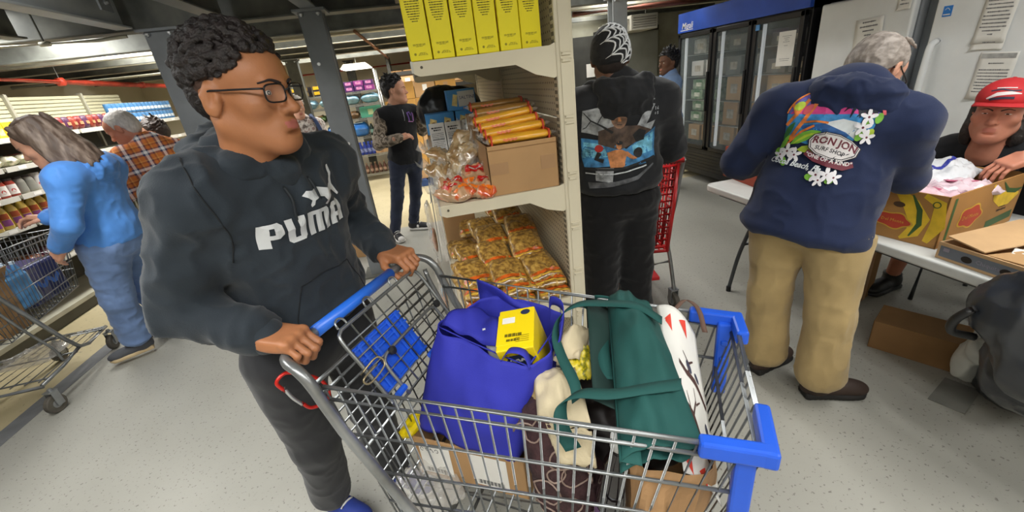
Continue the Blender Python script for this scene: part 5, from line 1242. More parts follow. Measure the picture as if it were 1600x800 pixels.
ribbon([cs(.43, -.03, .94), cs(.455, -.035, .972), cs(.49, -.03, .965), cs(.505, -.035, .93)], cs(.5, -.03, 0)-cs(.5, .1, 0), .024).build('handle', blue_bag, bg, True, solid=.0015)
# yellow carton and white pack in it
yb2 = M('tea_yellow', 'f0d312', .45, var=.02)
t = thing('yellow_carton', 'yellow carton sticking out of the blue tote bag', 'carton', (0, 0, 0)); Mx = Matrix.Translation(cs(.455, .065, .905)) @ Matrix.Rotation(math.atan2(-.524, .852)+R(14), 4, 'Z') @ Matrix.Rotation(R(16), 4, 'X') @ Matrix.Rotation(R(-10), 4, 'Y'); t.matrix_world = Mx
MB().box((0, 0, 0), (.098, .135, .17)).build('carton', yb2, t, bevel=.003)
MB().box((0, .0, .0853), (.099, .10, .002)).build('lid_flap', yb2, t, bevel=.001)
mb = MB(); X, Y = (1, 0, 0), (0, 1, 0)
para(mb, (-.005, -.022, .0865), X, Y, (.9, .7), .016, .05, 1, 5, .55); flat(mb, rect2(-.02, .028, .035, .02), (0, 0, .0865), X, Y, 2, .0006)
for k in range(4): flat(mb, rect2(.02, -.045+.006*k, .035, .0015), (0, 0, .0865), X, Y, 1, .0006)
flat(mb, ell2(.025, .05, .013, .009, 12), (0, 0, .0865), X, Y, 0, .0006)
fx = (1, 0, 0); fy = (0, 0, 1)
flat(mb, poly2([(-.038, .035), (-.02, .062), (.03, .066), (.042, .04), (.02, .012), (-.02, .01)]), (0, -.0676, 0), fx, fy, 0, .0006); flat(mb, stroke2([(-.022+.004*k, .042+.006*sin(k*1.7)) for k in range(12)], .006), (0, -.0676, 0), fx, fy, 2, .0012); para(mb, (-.02, -.0676, .0), fx, fy, (.8,), .012, .05, 1, 7, .5)
mb.build('print', [M('print_navy', '2b3350', .5, var=.05), M('print_olive', '6b5f10', .5, var=0), paper], t)
t = thing('foil_pack', 'white plastic pack beside the yellow carton inside the blue bag', 'pack', (0, 0, 0)); t.matrix_world = Matrix.Translation(cs(.375, .075, .90)) @ Matrix.Rotation(R(20), 4, 'Z') @ Matrix.Rotation(R(70), 4, 'X')
pillow(.09, .13, .04, 7, .012).build('pack', M('white_plastic', 'd4d6da', .25, var=.03, coat=.4), t, True); MB().box((0, 0, .041), (.04, .05, .002)).build('label_sticker', M('pack_label_blue', 'b9d6e0', .4), t)
t = tag(pillow(.06, .10, .035, 17, .01).build('yellow_packet', M('packet_yellow', 'efd40e', .3, var=.05, coat=.5), None, True), 'yellow packet peeking from under the left corner of the blue bag', 'packet'); t.matrix_world = Matrix.Translation(cs(.125, -.055, .655)) @ Matrix.Rotation(R(-35), 4, 'Z') @ Matrix.Rotation(R(-25), 4, 'Y')
# green tote lying on top
def pq(c00, c10, c01, c11, hump):
    def fn(u, v):
        p = Vector(c00).lerp(Vector(c10), u).lerp(Vector(c01).lerp(Vector(c11), u), v)
        q = np.array([[u*3.1+2, v*3.7, 1.]]); w_ = (1-abs(2*vnoise(q, 9)[0]-1))*.030+(vnoise(q*2.3, 4)[0]-.5)*.022+(1-abs(2*vnoise(q*np.array((1., 2.4, 1.)), 14)[0]-1))*.012
        return p+Vector((0, 0, hump*(sin(pi*u)**.6)*(sin(pi*(v*.86+.07)))+w_*sin(pi*u)**.4))
    return fn
gtop = pq(cs(.655, .225, .972), cs(.775, .225, .955), cs(.735, -.235, .905), cs(.885, -.190, .915), .042)
mb = MB(); mb.grid(gtop, 22, 30)
gbt = pq(cs(.665, .215, .93), cs(.775, .225, .950), cs(.735, -.225, .865), cs(.885, -.190, .910), -.03); mb.grid(lambda u, v: gbt(u, v), 22, 30)
gg = tag(mb.build('tote_bag', green_bag, None, True, solid=.0018), 'dark green nonwoven tote bag lying across the front of the cart', 'bag')
mb = MB(); mb.grid(lambda u, v: gtop(0, 0).lerp(gtop(0, 1), v)+(gtop(.02, v)-gtop(.02, 0).lerp(gtop(.02, 1), v))*.8+Vector((0, 0, .001))+(cs(.04*u, 0, 0)-cs(0, 0, 0))*1.0+Vector((0, 0, .004+.03*sin(pi*v)*u*.2)), 5, 24); mb.build('hem_band', green_bag, gg, True, solid=.0022)
# inside lining fold seen in the mouth
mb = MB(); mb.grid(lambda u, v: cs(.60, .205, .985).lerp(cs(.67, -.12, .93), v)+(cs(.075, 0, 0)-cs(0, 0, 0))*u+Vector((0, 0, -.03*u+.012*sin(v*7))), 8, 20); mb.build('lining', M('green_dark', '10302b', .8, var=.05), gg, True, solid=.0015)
st_n = Vector((0, 0, 1)); sx = (cs(1, 0, 0)-cs(0, 0, 0)).normalized(); sy = (cs(0, 1, 0)-cs(0, 0, 0)).normalized()
# far strap: crosses the top and hangs as a loop at the left; near strap: loop at lower left
ribbon([cs(.80, .10, 1.006), cs(.74, .135, 1.020), cs(.66, .150, 1.012), cs(.59, .145, 1.006), cs(.55, .11, .99), cs(.545, .06, .965), cs(.575, .0, .94), cs(.615, -.06, .925), cs(.63, -.10, .91)], (sy*1.0, sx*.4+sy*.6), .032).build('strap', green_bag, gg, True, solid=.002)
ribbon([cs(.84, -.09, .985), cs(.78, -.115, .985), cs(.71, -.135, .975), cs(.645, -.14, .968), cs(.61, -.155, .945), cs(.615, -.185, .91), cs(.64, -.20, .875)], (sy*1.0, sx*.6+sy*.4), .034).build('strap', green_bag, gg, True, solid=.002)
ribbon([cs(.60, .18, .985), cs(.635, .16, .97), cs(.655, .11, .955), cs(.67, .03, .94), cs(.69, -.03, .92)], (sx, sx), .03).build('strap', green_bag, gg, True, solid=.002)
mb = MB()   # corner hem standing up at the far end
mb.grid(lambda u, v: cs(.62, .232, .965).lerp(cs(.765, .232, .955), u)+Vector((0, 0, .028*v))+sy*(-.012*v+.004*sin(u*9)), 14, 5); mb.build('hem_band', green_bag, gg, True, solid=.0022)
# cream tote under the straps
cream_t = cloth_mat('cream_canvas', 'cdbf9f')
mb = MB()
def cloth_sheet(c00, c10, c01, c11, hump, seed, nu=18, nv=18, wob=.02):
    def fn(u, v):
        p = Vector(c00).lerp(Vector(c10), u).lerp(Vector(c01).lerp(Vector(c11), u), v); q = np.array([[u*3.3+seed, v*3.3, seed*.7]])
        return p+Vector((0, 0, hump*sin(pi*u)*sin(pi*v)+(1-abs(2*vnoise(q, seed)[0]-1)-.5)*wob+(vnoise(q*2.2, seed+2)[0]-.5)*wob*.8))
    mb.grid(fn, nu, nv)
cloth_sheet(cs(.505, -.02, .885), cs(.60, .02, .905), cs(.545, -.135, .835), cs(.665, -.13, .865), .028, 2)
ct = tag(mb.build('tote_bag', cream_t, None, True, solid=.003), 'crumpled cream canvas bag between the blue and green bags', 'bag')
mb = MB(); cloth_sheet(cs(.555, .14, .90), cs(.625, .15, .93), cs(.525, .02, .90), cs(.61, .03, .915), .05, 5); mb.build('raised_side', cream_t, ct, True, solid=.003)
mb = MB(); cloth_sheet(cs(.51, -.03, .885), cs(.56, -.135, .84), cs(.49, -.04, .80), cs(.53, -.11, .76), .02, 7); mb.build('flap', M('canvas_inside', 'b39a62', .8, var=.06), ct, True, solid=.003)
mb = MB(); cloth_sheet(cs(.56, -.13, .845), cs(.665, -.13, .865), cs(.60, -.175, .78), cs(.68, -.17, .80), .01, 9); mb.build('flap', cream_t, ct, True, solid=.003)
t = tag(pillow(.07, .09, .03, 27, .01).build('yellow_packet', ramp_mat('printed_yellow', [(0., '3a3a1a'), (.40, '8d8a20'), (.48, 'e5cf22'), (.7, 'efe27a')], 60., .4, 3, None, False), None, True), 'yellow printed packet seen through the green bag\'s strap', 'packet'); t.matrix_world = Matrix.Translation(cs(.60, .05, .885)) @ Matrix.Rotation(R(-20), 4, 'Z') @ Matrix.Rotation(R(30), 4, 'X')
# white tote with branch and bird print
wt = M('white_print_cloth', 'dedcd6', .6, var=.03); mb = MB()
wfn = lambda u, v: cs(.785, .20, .985).lerp(cs(.850, -.165, .835), v).lerp(cs(.880, .17, .955).lerp(cs(.925, -.15, .76), v), u)+Vector((0, 0, .022*sin(pi*u)*(1-.3*v)-.03*u*u))+Vector((0, 0, .006*sin(v*11+u*3)))
mb.grid(wfn, 14, 34); wb = tag(mb.build('tote_bag', wt, None, True, solid=.002), 'white tote bag with brown branches, birds and red triangles at the cart front', 'bag')
def on_w(mb, vf, mi, lift=.0022):
    vs, fs = subdiv2(vf, .05); mb.add([wfn(a, b)+(Vector((0, 0, 1))*.6+sx*.6).normalized()*lift for a, b in vs], fs, mi)
mb = MB()
for pts, wd in (([(.35, .36), (.5, .42), (.7, .44), (.95, .52)], [.035, .045, .05, .03]), ([(.55, .42), (.62, .33), (.75, .28)], [.03, .02, .012]), ([(.62, .33), (.50, .27)], [.016, .008]), ([(.25, .62), (.5, .68), (.7, .80), (.95, .86)], [.03, .045, .05, .03]), ([(.5, .68), (.62, .58), (.62, .50)], [.025, .015, .01]), ([(.62, .60), (.75, .55)], [.014, .008]), ([(.45, .66), (.40, .56)], [.02, .01])): on_w(mb, stroke2(pts, wd), 0)
for cx_, cy_, r_ in ((.6, .36, .04), (.88, .66, .035), (.78, .39, .03)): on_w(mb, ell2(cx_, cy_, r_*1.6, r_, 10, .4), 1)
for cx_, cy_ in ((.2, .12), (.2, .55), (.3, .78), (.15, .93), (.6, .08), (.5, .96)): on_w(mb, poly2([(cx_-.09, cy_), (cx_+.10, cy_-.05), (cx_+.08, cy_+.07)]), 2)
mb.build('print', [M('branch_brown', '4b302b', .7, var=.1), M('bird_grey', '3b3d52', .7, var=.1), M('triangle_red', 'd8412f', .6, var=.03)], wb)
ribbon([cs(.83, .19, .985), cs(.855, .215, 1.0), cs(.885, .20, .985), cs(.90, .15, .95)], (sx, sx), .012).build('strap', M('strap_brown', '5a4236', .7), wb, True, solid=.002)
# crocheted brown bag with rings
plum = M('plum_knit', '40282a', .85, var=.2, vs=30., bump=.5, bs=90.); ring_m = M('pale_ring', '9a8478', .5, var=.1)
P_ = [ell(cs(.575, -.10, .74), (.075, .065, .12), k=.05), ell(cs(.60, -.09, .62), (.09, .07, .10), k=.05), ell(cs(.53, -.06, .80), (.05, .05, .05), k=.04)]
kb = tag(sdf_obj('knitted_bag', P_, .008, plum, None, (0, 0, 0), .010, (30, 30, 26), 8), 'dark plum knitted bag with pale rings in the middle of the cart', 'bag')
bv = bvh_of(kb)
for i, (s_, z, r_) in enumerate(((.52, .835, .032), (.60, .78, .026), (.63, .73, .034), (.56, .68, .034), (.61, .64, .028), (.55, .60, .03), (.64, .585, .026), (.585, .74, .02))):
    pts = []
    for k in range(18):
        a = 2*pi*k/18; p = cs(s_+r_*cos(a), -.4, z+r_*sin(a)); h = bv.ray_cast(p, sy, 1.)
        pts.append(h[0]+h[1]*.002 if h[0] else cs(s_+r_*cos(a), -.15, z+r_*sin(a)))
    MB().tube(pts, .0022, 5, closed=True).build('ring', ring_m, kb, True)
# bottle
t = thing('drink_bottle', 'dark bottle with white cap and purple label in the cart below the green bag', 'bottle', cs(.700, -.150, .545)); t.rotation_euler = (R(4), R(3), 0); t.scale = (1, 1, 1.14)
MB().lathe([(.036, 0), (.04, .006), (.04, .13), (.038, .17), (.028, .235), (.016, .262), (.016, .285)], n=20).build('bottle', M('dark_liquid', '151012', .15, var=.05, coat=.6), t, True)
MB().lathe([(.019, .280), (.0195, .305), (.017, .311), (0, .311)], n=20).build('cap', M('cap_white', 'e2e2e0', .4, var=0), t, True)
mb = MB(); n = 28
mb.add([(.0406*cos(2*pi*q/n), .0406*sin(2*pi*q/n), zz) for q in range(n) for zz in (.02, .118)], [(2*q, 2*((q+1) % n), 2*((q+1) % n)+1, 2*q+1) for q in range(n)], 0)
for k in range(9): mb.add([(.0411*cos(2*pi*(k*3+.2+o2)/n), .0411*sin(2*pi*(k*3+.2+o2)/n), zz) for o2 in (0, .8) for zz in (.03, .105)], [(0, 2, 3, 1)], 1)
mb.build('label_sticker', [M('label_plum', '6a4a72', .5, var=.1, vs=30.), M('label_lilac', 'b5a3b8', .6, var=.2, vs=60.)], t, True)
# kraft paper bag
kraft = M('kraft_paper', 'a9835a', .75, var=.07, vs=9., bump=.25, bs=25.)
mb = quadbag([cs(.74, -.165, .56), cs(.87, -.150, .565), cs(.865, .0, .565), cs(.74, .0, .56)], [cs(.765, -.178, .85), cs(.895, -.160, .84), cs(.89, -.03, .80), cs(.75, -.03, .82)], 12, .014, .026, 12, 18)
kb2 = tag(mb.build('paper_bag', kraft, None, False, solid=.001), 'crumpled brown paper bag at the front left corner of the cart', 'bag')
mb = MB()
for k in range(3): mb.prism([(0, 0), (.006, .0), (.004, .012), (-.002, .010)], cs(.815, -.178, .66-.022*k), sx, (0, 0, 1), .001)
mb.build('print', black_ink, kb2)
t = tag(pillow(.16, .18, .05, 37, .03).build('plastic_bag', film, None, True), 'crumpled clear plastic wrap at the rear bottom corner of the cart', 'wrap'); t.matrix_world = Matrix.Translation(cs(.20, -.15, .525)) @ Matrix.Rotation(R(20), 4, 'Z')
t = tag(sdf_obj('plastic_bag', [ell(cs(.69, .06, .64), (.12, .09, .08), k=.05), ell(cs(.62, .10, .70), (.07, .07, .11), k=.05), ell(cs(.78, .08, .66), (.09, .09, .09), k=.05)], .01, M('dark_brown_bag', '241c1b', .5, var=.2), None, (0, 0, 0), .012, (20, 20, 16), 3), 'dark brown bag under the green and cream bags in the cart', 'bag')

# the woman's cart at far left (plain metal)
WC = cart('shopping_cart', 'plain metal shopping cart at far left loaded with water bottles and boxes', (-2.80, 2.42, 0), R(93), False, False, False)
WM = Matrix.Translation((-2.80, 2.42, 0)) @ Matrix.Rotation(R(93), 4, 'Z')
def wc_(s, t, z): return WM @ Vector((s, t, z))
t = thing('bottle_pack', 'dark blue wrapped pack at the nose of the far left cart', 'pack', wc_(.70, -.03, .55), R(93)); MB().box((0, 0, .13), (.34, .22, .26)).build('pack', M('pack_navy', '28356e', .3, var=.15, coat=.5), t, bevel=.02)
mb = MB(); flat(mb, stroke2([(-.1+.02*k, .12+.02*sin(k*1.3)) for k in range(12)], .03), (0, -.1105, 0), (1, 0, 0), (0, 0, 1), 0, .001); mb.build('print', M('print_light_blue', '4f7fd0', .5, var=0), t)
bp = M('water_blue', '6aa9dd', .2, var=.15, vs=10., coat=.6)
t = thing('bottle_pack', 'wrapped pack of light blue water bottles in the far left cart', 'pack', wc_(.46, -.03, .60), R(93)); MB().box((0, 0, .11), (.18, .34, .22)).build('wrap', bp, t, bevel=.02)
for i in range(3):
    for j in range(6):
        b = MB().lathe([(.026, .2), (.024, .235), (.012, .262), (.012, .272)], (-.06+.06*i, -.14+.056*j, 0), 10).build('bottle', bp, t, True); MB().lathe([(.014, .27), (.014, .288), (0, .288)], (-.06+.06*i, -.14+.056*j, 0), 8).build('cap', M('cap_light', 'd5e2ec', .4), b)
t = open_box('cardboard_box', 'brown cardboard box in the far left cart, near its handle', wc_(.27, -.03, .515), R(93), .20, .36, .30, card, (('f', 60, .1),)); 
t = open_box('cardboard_box', 'second brown box low in the far left cart beside the navy pack', wc_(.52, .12, .53), R(93), .12, .14, .2, card)
t = tag(sdf_obj('plastic_bag', [ell(wc_(.22, .05, .86), (.10, .12, .08), k=.04), ell(wc_(.26, -.06, .84), (.07, .09, .07), k=.04)], .01, M('bag_royal', '2c3fae', .4, var=.1), None, (0, 0, 0), .012, (20, 20, 16), 5), 'royal blue bag near the handle of the far left cart', 'bag')
t = tag(pillow(.3, .3, .04, 47, .03).build('plastic_bag', film, None, True), 'clear plastic sheeting on the lower rack of the far left cart', 'sheet'); t.matrix_world = WM @ Matrix.Translation((.5, 0, .215))
# red plastic cart in front of the man in the beanie
rc = thing('shopping_cart', 'red plastic shopping cart in front of the man in the web-patterned beanie', 'cart', (1.16, 2.15, 0), R(78)); redpl = M('red_plastic', 'c01f22', .35, var=.06)
def rcpanel(name, p00, p10, p01, p11, nu, nv, r=.006, rim=.013):
    P = lambda u, v: Vector(p00).lerp(Vector(p10), u).lerp(Vector(p01).lerp(Vector(p11), u), v)
    o = MB().tube([P(0, 0), P(1, 0), P(1, 1), P(0, 1)], rim, 8, closed=True).build(name, redpl, rc, True)
    mb = MB()
    for i in range(1, nu): mb.tube([P(i/nu, 0), P(i/nu, 1)], r, 5)
    for j in range(1, nv): mb.tube([P(0, j/nv), P(1, j/nv)], r, 5)
    tag(mb.build('lattice', redpl, o, True), kind='stuff')
for sg in (1, -1): rcpanel('side_panel', (.08, .25*sg, 1.0), (.80, .21*sg, .95), (.12, .21*sg, .42), (.70, .17*sg, .48), 16, 10)
rcpanel('front_panel', (.80, -.21, .95), (.80, .21, .95), (.70, -.17, .48), (.70, .17, .48), 10, 10); rcpanel('bottom_panel', (.12, -.21, .42), (.70, -.17, .48), (.12, .21, .42), (.70, .17, .48), 14, 10); rcpanel('rear_panel', (.10, -.24, .98), (.10, .24, .98), (.13, -.21, .45), (.13, .21, .45), 12, 12)
MB().tube([(0, -.24, 1.03), (0, .24, 1.03)], .016, 10).build('handle', redpl, rc, True)
for sg in (1, -1):
    MB().tube(bez([(0, .24*sg, 1.03), (.06, .26*sg, 1.0), (.12, .25*sg, .75), (.20, .24*sg, .48), (.16, .25*sg, .32), (.08, .255*sg, .13)], 5), .0125, 8).build('frame_tube', tube_m, rc, True)
    MB().tube([(.16, .25*sg, .32), (.45, .22*sg, .16), (.74, .17*sg, .14)], .0115, 8).build('base_rail', tube_m, rc, True)
    for x, y in ((.08, .255), (.74, .17)): caster(rc, x, y*sg, .058, R(10))
MB().box((.40, 0, .2), (.5, .36, .025)).build('lower_tray', redpl, rc, bevel=.005)
mb = MB().tube(bez([(.05, -.262, .98), (.04, -.275, .85), (.07, -.272, .70), (.06, -.278, .58)], 6), .006, 6); mb.box((.06, -.278, .54), (.02, .012, .07)); tag(mb.build('strap', M('strap_navy', '2a3a9c', .6), None, True), 'dark blue strap hanging from the red cart beside the man\'s trousers', 'strap'); bpy.data.objects['strap.003' if 'strap.003' in bpy.data.objects else 'strap']
# ------------------------------------------------------------------ fridges, freezers, table and what lies there
FX = 3.43
frm = M('fridge_black', '1d1d1f', .4, var=.05); glass = M('fridge_glass', '9aa6a8', .04, var=0, alpha=.16, spec=.8); fin = M('fridge_inside', '6c7072', .5, var=.06)
fr = thing('glass_fridge', 'tall black three-door glass fridge with blue header against the right wall', 'fridge', (FX, 4.43, 0))
W_ = .985
def fb(name, mt, x0, x1, y0, y1, z0, z1, par=None, bev=.004): return MB().bx(x0, x1, y0, y1, z0, z1).build(name, mt, par or fr, bevel=bev)
fb('back_panel', fin, .68, .70, -W_, W_, .1, 2.03); fb('side_panel', frm, 0.03, .7, -W_, -W_+.03, .1, 2.03); fb('side_panel', frm, 0.03, .7, W_-.03, W_, .1, 2.03); fb('bottom_panel', frm, 0.0, .7, -W_, W_, .1, .42); fb('top_panel', frm, 0.03, .7, -W_, W_, 1.80, 2.03)
hd = fb('header', M('header_blue', '2b53b8', .35, var=.08, vs=3.), -.012, .03, -W_, W_, 1.815, 2.035)
mb = MB(); flat(mb, text_mb('Migali', .10, res=2, shear=.2, bold=.004), (-.0125, W_-.20, 1.885), (0, -1, 0), (0, 0, 1), 0, .001); flat(mb, rect2(0, 0, .26, .007), (-.0125, W_-.19, 1.84), (0, -1, 0), (0, 0, 1), 0, .001); mb.build('print', paper, hd)
gr = fb('grille', frm, -.004, .0, -W_, W_, .12, .40)
for k in range(6): MB().bx(-.012, -.002, -W_+.02, W_-.02, .15+.04*k, .165+.04*k).build('slat', frm, gr)
for y in (-.88, .88):
    for x in (.06, .6): MB().cyl((x, y-.02, .05), (x, y+.02, .05), .05, n=14).build('caster', rub, fr, bevel=.005)
DY = [(.285, .955), (-.325, .255), (-.955, -.355)]
for k, (y0, y1) in enumerate(DY):
    d = thing_part('door', fr, (0, 0, 0))
    tag(d, ['left glass door', 'middle glass door', 'right glass door with a sheet of paper taped on'][k])
    mb = MB(); mb.bx(-.02, .02, y0, y0+.045, .43, 1.80); mb.bx(-.02, .02, y1-.045, y1, .43, 1.80); mb.bx(-.02, .02, y0, y1, .43, .475); mb.bx(-.02, .02, y0, y1, 1.755, 1.80); mb.build('door_frame', frm, d, bevel=.004)
    MB().bx(-.004, .004, y0+.045, y1-.045, .475, 1.755).build('pane', glass, d)
    MB().bx(-.045, -.02, y0+.006, y0+.03, .9, 1.35).build('handle', frm, d, bevel=.006)
    MB().bx(.05, .075, y1-.075, y1-.05, .48, 1.75).build('light_strip', M('led_strip', 'e8eef2', .4, var=0, emit=.25), d)
    for z in (.72, 1.0, 1.28, 1.54):
        mb = MB()
        for i in range(10): mb.tube([(.10, y0+.04+(y1-y0-.08)*i/9, z), (.62, y0+.04+(y1-y0-.08)*i/9, z)], .004, 5)
        for x in (.10, .36, .62): mb.tube([(x, y0+.03, z), (x, y1-.03, z)], .005, 5)
        mb.build('shelf', chrome, fr)
tag(MB().bx(FX-.0065, FX-.0045, 3.555, 3.745, 1.36, 1.655).build('paper_notice', paper), 'white sheet taped to the right glass fridge door', 'notice')
pn = bpy.data.objects['paper_notice.001']; mb = MB(); para(mb, (FX-.0067, 3.65, 1.615), (0, -1, 0), (0, 0, 1), (.7, .4, .3, .5, 0, .3, 0, 0, 0, 0, 0, 0, .8, .7), .016, .15, 0, 8, .25); mb.build('print', ink, pn)
MB().bx(FX-.03, FX-.02, 3.985, 4.03, 1.70, 1.75).build('door_sticker', M('sticker_blue2', '5a9ad8', .4), None).__setitem__('label', 'blue sticker at the top of the right glass fridge door'); bpy.data.objects['door_sticker']['category'] = 'sticker'
greenc = M('green_carton', '2f6e3c', .45, var=.2, vs=14., dirt='b8c4b0')
n_ = 0
for (yc, z0s) in ((5.05, ((.485, .2, card), (.73, .12, greenc), (.86, .12, greenc), (1.005, .12, greenc), (1.125, .12, greenc), (1.29, .18, whitec), (1.55, .17, M('pale_pack', 'a9a8a0', .4, var=.2, vs=12.)))),
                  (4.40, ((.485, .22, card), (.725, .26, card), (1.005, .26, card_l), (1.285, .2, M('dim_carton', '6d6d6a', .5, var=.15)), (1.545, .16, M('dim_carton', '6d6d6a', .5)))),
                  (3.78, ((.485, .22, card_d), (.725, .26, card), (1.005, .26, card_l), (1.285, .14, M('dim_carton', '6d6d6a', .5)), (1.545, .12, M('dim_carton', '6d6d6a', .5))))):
    for q, (z, h_, mt) in enumerate(z0s):
        for i in range(2):
            side = 'left' if i == 0 else 'right'; door = {5.05: 'left', 4.40: 'middle', 3.78: 'right'}[yc]
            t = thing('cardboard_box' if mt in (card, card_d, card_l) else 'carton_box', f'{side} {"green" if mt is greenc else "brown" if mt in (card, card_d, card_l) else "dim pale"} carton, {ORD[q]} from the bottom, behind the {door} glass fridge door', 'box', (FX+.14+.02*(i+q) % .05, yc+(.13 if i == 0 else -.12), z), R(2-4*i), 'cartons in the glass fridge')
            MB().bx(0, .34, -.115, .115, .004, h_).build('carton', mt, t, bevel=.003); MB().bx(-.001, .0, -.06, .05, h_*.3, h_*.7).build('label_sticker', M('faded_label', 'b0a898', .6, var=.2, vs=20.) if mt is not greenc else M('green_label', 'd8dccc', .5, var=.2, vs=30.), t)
# white upright freezers
wht = M('freezer_white', 'e2e5e6', .35, var=.015, spec=.5); fside = M('freezer_side', '9ea3a8', .5, var=.03); gask = M('door_gasket', '7d8186', .6, var=.04)
def freezer(y0, y1, label, hinge):
    t = thing('upright_freezer', label, 'freezer', (FX, (y0+y1)/2, 0)); w_ = (y1-y0)/2
    MB().bx(.07, .72, -w_, w_, .03, 1.82).build('cabinet', fside, t, bevel=.01); MB().bx(.05, .07, -w_+.01, w_-.01, .10, 1.80).build('gasket', gask, t)
    d = MB().bx(0, .052, -w_, w_, .09, 1.81).build('door', wht, t, bevel=.014, seg=3)
    hy = w_-.06 if hinge > 0 else -w_+.06
    MB().tube(bez([(0.0, hy, 1.46), (-.045, hy, 1.43), (-.055, hy+.0, 1.30), (-.058, hy, 1.15), (-.055, hy, .98), (-.045, hy, .84), (0, hy, .81)], 6), .020, 12).build('handle', wht, d, True)
    MB().bx(.01, .6, -w_+.02, w_-.02, .0, .09).build('toe_kick', M('toe_kick', '6f7377', .6), t)
    return t
freezer(2.60, 3.335, 'white upright freezer next to the glass fridge, behind the man in the navy hoodie', -1)
freezer(1.72, 2.465, 'white upright freezer behind the man in the red cap, with a curved white handle', 1)
freezer(.86, 1.66, 'white upright freezer at the right edge, mostly out of view', 1)
struct(MB().bx(FX+.12, FX+.3, 2.47, 2.595, 0, 1.95).build(tr(), M('blue_grey_panel', '8b939b', .5, var=.03)))
struct(MB().bx(FX+.74, FX+.8, -2.0, 3.42, 0, 2.5).build('wall_right', M('pale_grey_wall', 'b9bcba', .7, var=.03)))
def sheet(y0, y1, z0, z1, label, lines, head=None, tilt=0., n=14, x=-.004):
    t = thing('paper_notice', label, 'notice', (FX+x, (y0+y1)/2, (z0+z1)/2), rot=(R(tilt), 0, 0)); w_, h_ = y1-y0, z1-z0
    mb = MB(); mb.grid(lambda u, v: Vector((-.004-.012*(v < .12)*(u-.5)**2*4*(1 if u > .5 else 0), (u-.5)*w_, (v-.5)*h_)), 8, 8); mb.build('sheet', paper, t, True, solid=.0008)
    mb = MB(); para(mb, (-.0056, 0, h_*.40), (0, -1, 0), (0, 0, 1), lines, h_*.8/len(lines), w_*.8, 0, n, .32)
    if head: flat(mb, rect2(0, h_*.42, w_*.9, h_*.10), (-.0056, 0, 0), (0, -1, 0), (0, 0, 1), 1, .0003)
    mb.build('print', [ink, M('print_grey_band', 'a8a8a6', .7, var=.1, vs=40.)], t); return t
sheet(2.78, 2.99, 1.40, 1.66, 'white sheet on the freezer door above the grey-haired man\'s head', (.6, .8, .5, .3, 0, 0, 0), None, -3, 2)
sheet(2.62, 2.71, 1.68, 1.80, 'small paper slip at the top of the freezer door, cut by the frame', (0, 0, .7, .8), None, 0, 3)
sheet(2.04, 2.20, 1.42, 1.72, 'upper printed sheet on the right freezer door with two columns', (.9, 1, 1, .9, 1, .8, 1, 1, .9, 1, .7, .2), None, 3, 4)
sheet(2.045, 2.205, 1.385, 1.45, 'sheet showing its edge under the upper notice on the right freezer', (0, .6, 0), None, 3, 5, -.003)
sheet(1.96, 2.145, 1.10, 1.37, 'lower printed notice with grey header above the red cap', (0, 0, .5, 0, 1, 1, 1, .9, 1, 1, .9, 1), True, 2, 6)
t = thing('energy_sticker', 'square blue sticker on the right freezer door', 'sticker', (FX-.001, 2.39, 1.63)); MB().box((-.001, 0, 0), (.002, .05, .062)).build('sticker', M('energy_blue', '2a7fd4', .4, var=.02), t)
mb = MB(); flat(mb, stroke2([(-.014+.0035*k, .004+.010*sin(k*.45)) for k in range(9)], .003), (-.0025, 0, .004), (0, -1, 0), (0, 0, 1), 0, .0004); flat(mb, rect2(0, -.019, .04, .006), (-.0025, 0, 0), (0, -1, 0), (0, 0, 1), 0, .0004); mb.build('print', paper, t)
# folding table
tp_m = M('table_plastic', 'c3c5c2', .45, var=.04, vs=5.); tleg = M('table_leg_grey', '55585c', .4, .5, var=.05)
TX0, TX1, TY0, TY1, TZ = 1.87, 2.63, .12, 2.56, .712
ft = thing('folding_table', 'long pale grey plastic folding table between the navy hoodie man and the seated man', 'table', ((TX0+TX1)/2, (TY0+TY1)/2, 0)); w_, l_ = (TX1-TX0)/2, (TY1-TY0)/2
mb = MB(); rc_ = .06; P_ = []
for cxs, cys, a0 in ((1, 1, 0), (-1, 1, 90), (-1, -1, 180), (1, -1, 270)):
    for k in range(5): a = R(a0+22.5*k); P_.append((cxs*(w_-rc_)+rc_*cos(a), cys*(l_-rc_)+rc_*sin(a)))
mb.prism(P_, (0, 0, TZ-.045), (1, 0, 0), (0, 1, 0), .045); mb.build('tabletop', tp_m, ft, bevel=.010, seg=3)
mb = MB()
for x in (-w_+.07, w_-.07): mb.bx(x-.012, x+.012, -l_+.1, l_-.1, TZ-.075, TZ-.045)
mb.build('apron_rail', tleg, ft)
for sy_, yb_, yt in ((1, l_-.33, l_-.42), (-1, -l_+.33, -l_+.42)):
    for sx_ in (-1, 1):
        MB().tube(bez([(sx_*(w_-.12), yt, TZ-.05), (sx_*(w_-.12), yt+.02*sy_, TZ-.12), (sx_*(w_-.06), yb_-.02*sy_, .30), (sx_*(w_-.02), yb_, .02)], 5), .0125, 10).build('leg', tleg, ft, True)
        MB().cyl((sx_*(w_-.02), yb_, 0), (sx_*(w_-.02), yb_, .035), .016, n=12).build('leg_tip', blkpl, ft)
    MB().tube([(-(w_-.07), yb_-.03*sy_, .36), ((w_-.07), yb_-.03*sy_, .36)], .010, 8).build('cross_bar', tleg, ft, True)
    MB().tube([(0, yb_-.03*sy_, .36), (0, yt-.22*sy_, TZ-.06)], .009, 8).build('brace', tleg, ft, True)
